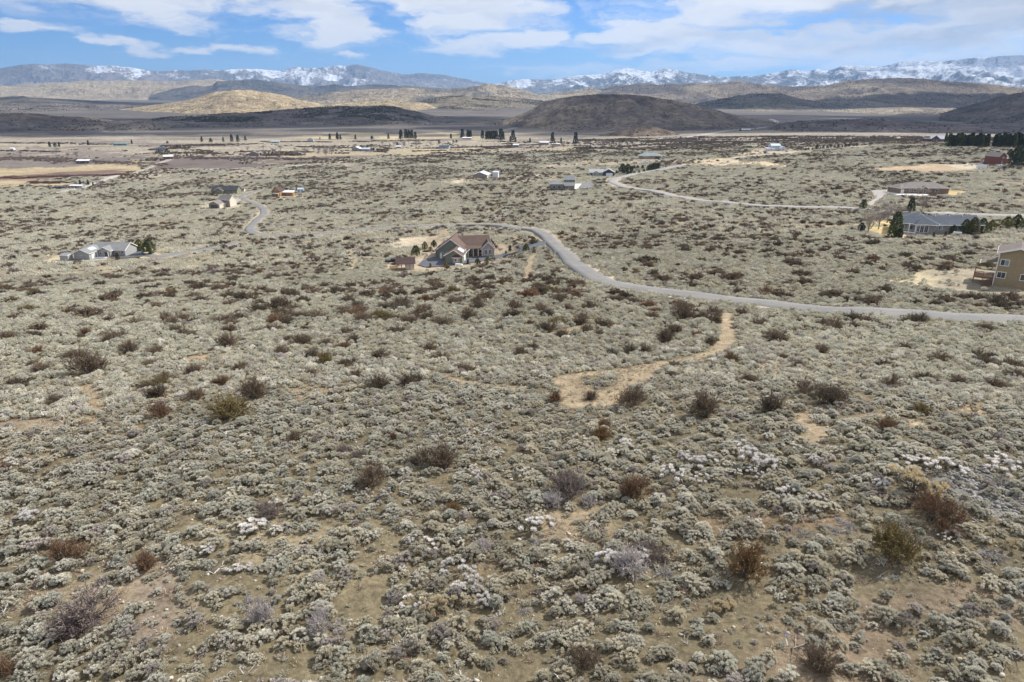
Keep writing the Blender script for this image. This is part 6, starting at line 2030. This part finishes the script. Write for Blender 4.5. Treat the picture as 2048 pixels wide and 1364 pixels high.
# pale stones
xf, yf, rf_, g6 = candidates(14, 90, .9, 206)
k = g6.random(len(xf)) < .7
rub = _fields[[i for i, f in enumerate(FIELDS) if f[1] == (.17, .165, .15)][0]][0]
xf, yf = xf[k], yf[k]
gx, gy = g6.uniform(rub[:, 0].min(), rub[:, 0].max(), 900), g6.uniform(rub[:, 1].min(), rub[:, 1].max(), 900)
ir = inside(rub, gx, gy) & (fbm(gx / 2.5, gy / 2.5, 151, 3) > .47)
cr_ = poly_at([(1105, 1040), (1200, 1035), (1215, 1075), (1180, 1100), (1110, 1090)])
hx, hy = g6.uniform(cr_[:, 0].min(), cr_[:, 0].max(), 240), g6.uniform(cr_[:, 1].min(), cr_[:, 1].max(), 240)
ih = inside(cr_, hx + 1.2 * (fbm(hx, hy, 7, 2) - .5) * 2, hy + 1.5 * (fbm(hx + 9, hy, 8, 2) - .5) * 2) & (fbm(hx / 1.1, hy / 1.1, 9, 3) > .45)
st = []
for q in range(5):
    v, f = blob_np((0, 0, .3), 1, 0, 1, .55, .35); st.append(arr_mesh('stone', [(v, f, 0)], attr_mat('stone', vary=.2, scale=6) if q == 0 else st[0].materials[0]))
lib5 = proto_lib('stones', st)
X = np.concatenate([xf, gx[ir], hx[ih]]); Y = np.concatenate([yf, gy[ir], hy[ih]])
ss = np.concatenate([.03 + .09 * g6.random(len(xf)) ** 3, .05 + .12 * g6.random(ir.sum()) ** 2, .03 + .075 * g6.random(ih.sum()) ** 1.6])
tt = np.concatenate([np.tile((.42, .38, .31), (len(xf), 1)), np.tile((.26, .25, .235), (ir.sum(), 1)), np.tile((.45, .38, .29), (ih.sum(), 1))]) * (.7 + .6 * g6.random(len(X)))[:, None]
gn_scatter('scattered_stones', np.stack([X, Y, hgt(X, Y)], 1), tilt_rot(X, Y, g6, .3), np.stack([ss * 1.2, ss, ss], 1), g6.integers(0, 5, len(X)), tt, lib5)
# dead pale sticks
xg, yg, rg_, g7 = candidates(14, 70, 1.6, 207)
k = g7.random(len(xg)) < .30
xg, yg = xg[k], yg[k]
lib6 = proto_lib('dead_sticks', [arr_mesh('dead_stick', make_twiggy(5, 3, .5, .3, .035, spread=1.2), M_DRIFT) for _ in range(5)])
ss = .6 + .8 * g7.random(len(xg))
gn_scatter('dead_sticks', np.stack([xg, yg, hgt(xg, yg)], 1), tilt_rot(xg, yg, g7, .3), np.stack([ss] * 3, 1), g7.integers(0, 5, len(xg)), np.tile((.5, .5, .5), (len(xg), 1)), lib6)

# ------------------------------------------------------------------ juniper woodland on the slopes
jl = []
M_JUN = attr_mat('juniper_green', vary=.2, scale=.8)
for q in range(4):
    parts = []
    for b in range(4):
        v, f = blob_np((rng.normal() * .35, rng.normal() * .35, .55 + .45 * rng.random()), .55, 0, 1, 1.0, .5); parts.append((v, f, 0))
    jl.append(arr_mesh('juniper', parts, M_JUN))
lib7 = proto_lib('juniper', jl)
JP, JS = [], []
g8 = np.random.default_rng(9)
for V, dn, amt, D in JUN:
    nt_, na_, _ = V.shape
    # number of trees by area, but no finer than can be seen
    step = max(6.5, D / 500)
    e1 = np.linalg.norm(V[:-1, 1:] - V[:-1, :-1], axis=2); e2 = np.linalg.norm(V[1:, :-1] - V[:-1, :-1], axis=2)
    area = e1 * e2
    lam = area / (step * step) * dn[:-1, :-1] * amt * 1.1 + area / (step * step) * .03 * min(1, amt * 3)
    cnt = g8.poisson(np.clip(lam, 0, 30))
    ii, jj = np.nonzero(cnt); rep = cnt[ii, jj]
    ii = np.repeat(ii, rep); jj = np.repeat(jj, rep)
    u, w = g8.random(len(ii))[:, None], g8.random(len(ii))[:, None]
    p = V[ii, jj] * (1 - u) * (1 - w) + V[ii, jj + 1] * u * (1 - w) + V[ii + 1, jj] * (1 - u) * w + V[ii + 1, jj + 1] * u * w
    JP.append(p); JS.append((1.0 + 1.1 * g8.random(len(p))) * max(1, D / 4000))
JP = np.concatenate(JP); JS = np.concatenate(JS)
tj = np.array((.050, .052, .034)) * (.7 + .7 * g8.random(len(JP)))[:, None]
gn_scatter('juniper_woodland', JP, tilt_rot(JP[:, 0], JP[:, 1], g8), np.stack([JS * 1.15, JS * 1.15, JS], 1), g8.integers(0, 4, len(JP)), tj, lib7)
print('COUNTS near', m0.sum(), 'mid', len(xb), 'far', len(xc), 'bitter', len(xd), 'jun', len(JP), 'grass', len(xe))

# ------------------------------------------------------------------ trees
M_NEEDLE = attr_mat('conifer_needles', vary=.25, scale=1.2)
M_BARK = plain('tree_bark', (.13, .10, .08), .95, .3, 3)
M_PALEBARK = plain('pale_bare_twigs', (.36, .31, .25), .95, .2, 3)
M_GREYBARK = plain('grey_bare_twigs', (.25, .215, .20), .95, .2, 3)


def conifer_mesh(kind, n=520, seed=0):
    """unit height crown: sprays hung in uneven whorls round the stem"""
    g = np.random.default_rng(seed)
    t = g.random(n) ** .75
    z = .06 + .93 * t
    wid = {'spruce': .20, 'pine': .36, 'column': .15, 'bushy': .46}[kind]
    prof = {'spruce': (1 - t) ** .85, 'pine': np.sqrt(np.clip(1 - (t * 1.02 - .12) ** 2, 0, 1)) * (1 - t ** 3) ** .6 * .9, 'column': np.clip((1 - t) * 2.2, 0, 1) ** .6, 'bushy': np.sqrt(np.clip(1 - (t - .2) ** 2 * 1.3, 0, 1)) * (1 - t ** 4)}[kind]
    a = g.random(n) * 2 * math.pi
    lump = .72 + .5 * vnoise(np.cos(a) * 2.3 + 5 + seed, z * 9 + np.sin(a) * 2.3, seed) 
    rad = wid * prof * lump * (.55 + .45 * g.random(n) ** .5)
    pos = np.stack([np.cos(a) * rad * .75, np.sin(a) * rad * .75, z], 1)
    d = np.stack([np.cos(a), np.sin(a), np.full(n, {'spruce': -.15, 'pine': .35, 'column': .9, 'bushy': .4}[kind]) + .3 * g.normal(size=n)], 1)
    d /= np.linalg.norm(d, axis=1)[:, None]
    V, f = leaves_np(pos, d, .10 if kind != 'column' else .085, .055)
    core = []
    for k in range(9):
        tt = k / 9; zz = .10 + .8 * tt
        pr = {'spruce': (1 - tt) ** .9, 'pine': (1 - tt ** 3) * .8, 'column': min(1, (1 - tt) * 2.2) ** .6, 'bushy': (1 - tt ** 3) * .85}[kind]
        v, q = blob_np((g.normal() * wid * .06, g.normal() * wid * .06, zz), max(.015, wid * pr * .46), 0, 1, .060 / max(.03, wid * pr * .46), .5)
        core.append((v, q, 0))
    return [(V, f, 0)] + core


def trunk_mesh(name, hgt_, r, mat, lean=0):
    m = MB()
    m.cyl((0, 0), r, -.06, hgt_, 7, 'z', r2=r * .35)
    return m.mesh(name, mat)


CON = {}
for kd in ('spruce', 'pine', 'column', 'bushy'):
    CON[kd] = [(arr_mesh('conifer_crown', conifer_mesh(kd, 760 if kd != 'spruce' else 520, s + 5), M_NEEDLE), trunk_mesh('conifer_trunk', .8, .022, M_BARK)) for s in range(3)]


def bare_tree(n1=7, seed=0, spread=.6, w=.020):
    g = np.random.default_rng(seed)
    lv = [(np.array([[0, 0, 0.]]), np.array([[0, 0, .28]]), .035)]
    parts_a, parts_b, parts_w = [], [], []
    segs = [(np.array((0, 0, 0.)), np.array((0, 0, 1.)), .26, .034, 0)]
    out = []
    while segs:
        p, d, l, ww, lev = segs.pop()
        e = p + d * l
        out.append((p, e, ww))
        if lev >= 4: continue
        for k in range((6, 5, 4, 5)[lev]):
            nd = d + g.normal(size=3) * (.45, .5, .55, .6)[lev] * spread / .6; nd[2] += .25; nd /= np.linalg.norm(nd)
            segs.append((p + d * l * (.55 + .45 * g.random()), nd, l * (.62 + .25 * g.random()), ww * .52, lev + 1))
    A = np.array([o[0] for o in out]); Bq = np.array([o[1] for o in out]); Wd = np.array([max(o[2], .0045) for o in out])
    zmax = Bq[:, 2].max(); A = A / zmax; Bq = Bq / zmax
    k = Wd > .012
    v, f = twigs_np(A[~k], Bq[~k], Wd[~k])
    tm = MB()
    for a, b, w_ in zip(A[k], Bq[k], Wd[k]): tm.bar(a, b, w_ * .8)
    return [(v, f, 0)], tm


BARE = {}
for nm, mt_ in (('pale', M_PALEBARK), ('grey', M_GREYBARK)):
    BARE[nm] = []
    for s in range(3):
        tw, tm = bare_tree(seed=s + 3, spread=.62 if nm == 'grey' else .42)
        BARE[nm].append((arr_mesh('bare_crown', tw, mt_), tm.mesh('bare_trunk', mt_)))
GREENS = {'dark': (.075, .088, .048), 'green': (.12, .135, .058), 'olive': (.18, .17, .07), 'brownish': (.14, .10, .065), 'blue': (.05, .062, .06)}


def tree(px, py, hpx, kind, tone, label, group=None, wide=1.0, name=None, cat='tree', bark=None):
    p, t = at(px, py)
    H = hpx * t / F / math.cos(PITCH)
    if (group or '').startswith('pines round'): H *= .86
    if (group or '').startswith('dense windbreak'): H *= .92
    if kind in CON:
        cr, tr = random.choice(CON[kind]); nm = name or {'spruce': 'spruce_tree', 'pine': 'pine_tree', 'column': 'conifer_tree', 'bushy': 'juniper_tree'}[kind]
    else:
        cr, tr = random.choice(BARE[kind]); nm = name or 'bare_tree'
    o = empty(nm, (p[0], p[1], p[2] - .05), random.random() * 6.28)
    tag(o, label, cat, group)
    s = (H * wide, H * wide, H)
    c = link('crown', cr, o, scale=s); tt = link('trunk', tr, o, scale=s)
    if kind in CON:
        g = np.array(GREENS[tone]) * random.uniform(.85, 1.2); c['tint'] = [float(v) for v in g]
    return o


# round the slate-roofed house
for a in [(1787, 479, 60, 'pine', 'green', 'tallest green pine left of the slate-roofed house', .8), (1820, 426, 32, 'pine', 'dark', 'dark pine behind the slate-roofed house', .9), (1726, 418, 20, 'bushy', 'green', 'small green pine beside the pale bare tree', 1.0),
          (1797, 480, 26, 'pine', 'dark', 'short dark pine in front of the tallest pine', 1.0), (1722, 462, 18, 'bushy', 'blue', 'low blue-green juniper at the foot of the pale bare tree', 1.2),
          (1905, 468, 20, 'bushy', 'green', 'small green pine against the grey wall of the slate-roofed house', .9), (1928, 468, 32, 'bushy', 'green', 'first broad green pine in the row right of the slate-roofed house', 1.0),
          (1944, 468, 36, 'pine', 'olive', 'tallest pine in the row right of the slate-roofed house', 1.1), (1962, 466, 32, 'bushy', 'green', 'broad olive pine at the slate-roofed house right end', 1.0), (1980, 464, 26, 'bushy', 'olive', 'yellowish pine last in the row by the slate-roofed house', 1.0),
          (1866, 476, 14, 'spruce', 'green', 'slim little conifer before the grey wall', 1.2), (1890, 474, 13, 'spruce', 'brownish', 'brownish little conifer before the grey wall', 1.2), (2012, 457, 26, 'bushy', 'olive', 'olive pine on the slope above the tan house', 1.3),
          (2032, 455, 28, 'bushy', 'green', 'green pine above the tan house roof', 1.2), (2050, 458, 26, 'bushy', 'olive', 'olive pine at the right edge above the tan house', 1.2)]:
    tree(a[0], a[1], a[2], a[3], a[4], a[5], 'pines round the slate-roofed house', a[6])
for a in [(1735, 470, 52, 'pale', 'pale bare tree with a wide crown left of the slate-roofed house'), (1757, 458, 44, 'grey', 'grey bare tree between the pale tree and the pines'), (1774, 446, 44, 'grey', 'brownish bare tree behind the tallest pine'),
          (1800, 442, 34, 'grey', 'faint grey bare tree behind the slate-roofed house'), (1843, 424, 30, 'grey', 'thin bare tree above the slate-blue roof'), (1783, 378, 26, 'pale', 'left of two pale poplars by the brick house'), (1800, 376, 28, 'pale', 'right of two pale poplars by the brick house'),
          (1835, 392, 18, 'pale', 'small bare tree before the brick house entrance'), (1856, 392, 14, 'pale', 'small bare tree before the brick house right wing'), (1070, 508, 14, 'grey', 'small bare tree by the middle house drive'), (978, 500, 16, 'grey', 'bare tree by the right gable of the middle house'),
          (1000, 506, 12, 'grey', 'thin bare tree in the yard of the middle house'), (196, 372, 14, 'grey', 'wide grey bare tree beside the mobile home'), (205, 371, 12, 'grey', 'second grey bare tree beside the mobile home'),
          (1290, 505, 1, 'grey', None)]:
    if a[4]: tree(a[0], a[1], a[2], a[3], None, a[4], 'leafless trees near the houses', .8 if a[1] < 400 and a[0] > 1700 and a[2] > 20 else 1.5)
# left ranch and middle house
for a in [(264, 501, 16, 'bushy', 'olive', 'leftmost olive pine behind the left drive'), (280, 502, 22, 'bushy', 'olive', 'middle olive pine behind the left drive'), (300, 508, 28, 'bushy', 'green', 'largest green pine at the end of the left drive'), (236, 519, 14, 'spruce', 'brownish', 'little dark conifer on the left drive edge'),
          (832, 512, 20, 'pine', 'green', 'green pine up the bank left of the middle house'), (850, 498, 14, 'bushy', 'olive', 'round olive pine beside the bare patch'), (868, 494, 13, 'bushy', 'dark', 'dark pine behind the left wall of the middle house'), (861, 503, 9, 'bushy', 'olive', 'low olive bush-like pine beside the middle house'),
          (936, 528, 10, 'spruce', 'dark', 'first small cypress on the drive edge before the garage'), (955, 530, 13, 'bushy', 'green', 'rounded green cypress on the drive edge'), (975, 527, 13, 'bushy', 'olive', 'rounded olive cypress right of the green one'), (981, 500, 21, 'bushy', 'dark', 'dark pine against the right gable of the middle house'),
          (1020, 502, 11, 'spruce', 'dark', 'slim dark cypress in the middle yard'), (1052, 503, 15, 'bushy', 'green', 'green pine between drive and trail'), (1068, 506, 12, 'spruce', 'green', 'pointed conifer where the drive narrows'), (892, 533, 9, 'bushy', 'olive', 'low olive cypress before the front gable'),
          (861, 535, 9, 'spruce', 'olive', 'little conifer at the pad corner'), (1030, 517, 8, 'spruce', 'green', 'little green conifer below the drive bend'), (799, 531, 12, 'spruce', 'olive', 'pointed olive conifer at the garden shelter'), (1066, 490, 10, 'bushy', 'green', 'low pine by the road junction'), (1012, 508, 7, 'spruce', 'dark', 'tiny conifer above the drive')]:
    tree(a[0], a[1], a[2], a[3], a[4], a[5], 'garden pines and cypresses', 1.15 if a[3] == 'bushy' else 1.5)
# rows by the navy house and hipped house
row = [(1233, 349, 8, 'spruce', 'lone small conifer nearest the navy house'), (1245, 347, 17, 'bushy', 'left of the three big dark pines by the far road'), (1255, 348, 18, 'bushy', 'middle of the three big dark pines by the far road'), (1263, 347, 14, 'spruce', 'right of the three big dark pines by the far road'),
       (1268, 338, 7, 'bushy', 'first small pine in the upper row'), (1275, 338, 7, 'bushy', 'second small pine in the upper row'), (1285, 338, 7, 'bushy', 'third small pine in the upper row'), (1269, 347, 5, 'bushy', 'first tiny pine along the road verge'), (1278, 346, 5, 'bushy', 'second tiny pine along the road verge'),
       (1288, 344, 6, 'bushy', 'third tiny pine along the road verge')]
for a in row: tree(a[0], a[1], a[2], a[3], 'dark', a[4], 'dark pines between the navy house and the far road', 1.2 if a[3] == 'bushy' else 1.4)
for i in range(8): tree(1295 + i * 3.2, 342 - i * .75, random.uniform(9, 12), 'spruce', 'dark', 'slim pine in the tight row of eight along the far road', 'tight row of eight slim pines along the far road', 1.3)
for i in range(15):
    tree(1610 + i * 7.4 + random.uniform(-1, 1), 301 - i * .62, random.choice((4.5, 5, 6)) * (1.5 if i == 3 else 1), 'bushy', 'brownish' if i % 3 else 'dark', 'small brownish conifer in the planted row right of the white farmhouse', 'planted row right of the white farmhouse', 1.1)
# the windbreak
for i in range(31):
    x = 1897 + i * 5.35 + random.uniform(-.8, .8)
    if 1976 < x < 1982: continue
    tree(x, 294.5 + random.uniform(-.8, .5), random.uniform(21, 28) + (i / 31) * 3, 'column' if i % 3 else 'spruce', 'dark' if i % 4 else 'green', 'tall dark conifer in the dense windbreak row at right', 'dense windbreak row of conifers at right', 1.25, cat='tree')
for i, (x, y, h_) in enumerate([(1890, 286, 17), (2028, 331, 34), (2042, 332, 40), (2058, 330, 38), (2018, 318, 18)]):
    tree(x, y, h_, 'bushy' if i else 'column', 'dark', ['short conifer at the left end of the windbreak', 'dark rounded tree right of the red house', 'tallest dark tree behind the red house', 'dark tree cut by the right edge above the red house', 'small dark tree behind the red house roof'][i], None, .9)
# the valley's own conifers
VC = [(660, 279, 11), (675, 279, 13), (681, 279, 9), (711, 279, 9), (744, 279, 7), (777, 278, 10), (802, 278, 17), (812, 277, 17), (818, 277, 16), (824, 277, 16), (831, 278, 13), (902, 277, 9), (925, 276, 17), (936, 276, 15), (941, 276, 14), (965, 278, 16),
      (973, 279, 15), (977, 279, 16), (981, 279, 15), (985, 279, 16), (989, 279, 16), (993, 279, 16), (1002, 281, 22), (1006, 280, 16), (1026, 281, 19), (1021, 283, 10), (1031, 284, 9), (1060, 286, 9), (1105, 284, 18), (1122, 284, 8), (1151, 287, 21), (1180, 299, 9), (1191, 298, 5),
      (100, 294, 10), (111, 294, 8), (119, 294, 9), (177, 290, 9), (264, 288, 8), (335, 287, 5), (404, 284, 10), (422, 285, 8), (447, 284, 9), (464, 284, 14), (476, 284, 13), (491, 281, 9), (161, 370, 10), (177, 370, 10), (187, 373, 8), (355, 295, 5), (361, 295, 5),
      (374, 311, 4), (381, 311, 4), (530, 308, 5), (538, 308, 6), (545, 308, 5), (318, 304, 6), (334, 303, 6), (748, 301, 6), (756, 302, 5), (640, 279, 5), (1480, 262, 4), (1510, 259, 4), (878, 286, 5), (906, 285, 5), (913, 285, 5), (780, 292, 5), (795, 291, 6), (1226, 287, 7), (1246, 285, 6)]
VA = [(112, 'the far left meadow'), (170, 'the mobile home'), (264, 'the teal shed'), (340, 'the slate-blue farmhouse'), (378, 'the red barn'), (460, 'the foot of the dark ridge'), (540, 'the brown-grey house'), (680, 'the bright hay strip'), (750, 'the central valley farm'), (815, 'the middle conifer clump'),
      (905, 'the blue-walled farmhouse'), (935, 'the long white-roofed shed'), (985, 'the dense conifer grove'), (1030, 'the small pale shed'), (1110, 'the white-roofed house'), (1180, 'the cone-shaped hill'), (1500, 'the far winding road')]
for i, (x, y, h_) in enumerate(VC):
    k = 'spruce' if h_ > 8 or i % 2 else 'bushy'
    an = min(VA, key=lambda q: abs(q[0] - x))
    base = '%s valley conifer %s %s' % ('very tall pointed' if h_ > 18 else 'tall dark' if h_ > 13 else 'middling dark' if h_ > 8 else 'short dark', 'left of' if x < an[0] - 3 else 'right of' if x > an[0] + 3 else 'at', an[1])
    tree(x, y, h_, k, 'dark' if i % 3 else 'blue', base, 'dark conifers scattered over the valley floor', 1.2 if k == 'spruce' else 1.1)
# leafless groves along the river
def grove(n, x0, x1, y0, y1, h0, h1, lab, grp):
    for i in range(n):
        f = random.random()
        tree(x0 + (x1 - x0) * random.random(), y0 + (y1 - y0) * f, random.uniform(h0, h1), 'grey', None, lab, grp, 1.35)


grove(22, 548, 668, 303, 313, 9, 15, 'grey leafless cottonwood in the river grove left of the central valley farm', 'river grove left of the central valley farm')
grove(26, 1150, 1400, 286, 298, 8, 14, 'grey leafless tree in the long grove below the cone-shaped hill', 'long leafless grove below the cone-shaped hill')
grove(12, 760, 880, 287, 297, 8, 12, 'grey leafless tree between the central farm and the blue farmhouse', 'leafless trees between the valley farms')
grove(10, 1060, 1150, 293, 300, 8, 13, 'grey leafless tree along the stream below the white-roofed houses', 'leafless trees along the stream')
grove(6, 25, 120, 298, 314, 8, 12, 'grey leafless tree on the far left pasture', 'leafless trees on the far left pasture')
grove(10, 90, 155, 312, 326, 9, 13, 'grey leafless tree left of the white-roofed barn', 'leafless trees left of the white-roofed barn')
grove(7, 460, 545, 300, 312, 7, 12, 'grey leafless tree round the brown-grey valley house', 'leafless trees round the brown-grey valley house')

# willow thickets and hedgerows on the valley floor: too many to count
gw = np.random.default_rng(77)
WL = [((0, 357), (250, 350), 1.2, 500, (.27, .18, .145)), ((60, 366), (118, 366), .8, 110, (.20, .12, .095)), ((0, 316), (170, 322), 5, 260, (.26, .21, .18)), ((330, 316), (660, 318), 4, 380, (.24, .19, .17)), ((170, 322), (330, 330), 3, 150, (.26, .21, .18)),
      ((900, 296), (1100, 288), 1.0, 200, (.20, .155, .12)), ((820, 303), (1040, 295), 1.0, 120, (.21, .165, .125)), ((1150, 296), (1330, 300), 2, 260, (.16, .13, .115)), ((0, 302), (120, 304), .8, 80, (.13, .10, .08)), ((320, 292), (520, 288), 1, 120, (.19, .165, .13)),
      ((520, 284), (660, 284), 1, 130, (.19, .165, .13)), ((0, 286), (230, 289), 1.2, 160, (.19, .165, .13)), ((300, 300), (330, 298), 1, 40, (.12, .10, .08)), ((590, 294), (690, 296), 1, 90, (.19, .165, .13)), ((700, 283), (880, 281), 1.2, 120, (.19, .165, .13)), ((1180, 280), (1540, 284), 3, 420, (.19, .16, .135)),
      ((1540, 284), (2048, 280), 3, 520, (.19, .16, .135)), ((1000, 284), (1180, 287), 1.5, 120, (.14, .12, .10))]
WP, WT = [], []
for (a, b, s, n, c) in WL:
    u = gw.random(n)
    A3, B3 = at(*a)[0], at(*b)[0]
    A2, B2 = at(a[0], a[1] + s)[0], at(b[0], b[1] + s)[0]
    x = A3[0] + (B3[0] - A3[0]) * u; y = A3[1] + (B3[1] - A3[1]) * u
    wd = np.hypot(A3[0] - A2[0], A3[1] - A2[1]) * .6
    y = y + gw.normal(size=n) * wd * .5 + 25 * (fbm(u * 6 + a[0], u * 0 + 3, 5, 3) - .5) * min(1.5, s); x = x + gw.normal(size=n) * 3
    WP.append(np.stack([x, y, hgt(x, y)], 1)); WT.append(np.tile(c, (n, 1)) * (.8 + .4 * gw.random(n))[:, None])
WP = np.concatenate(WP); WT = np.concatenate(WT); n = len(WP)
ws = 1.2 + 1.5 * gw.random(n)
gn_scatter('willow_thicket', WP, tilt_rot(WP[:, 0], WP[:, 1], gw), np.stack([ws * 1.4, ws * 1.4, ws], 1), gw.integers(0, 6, n), WT, lib3)
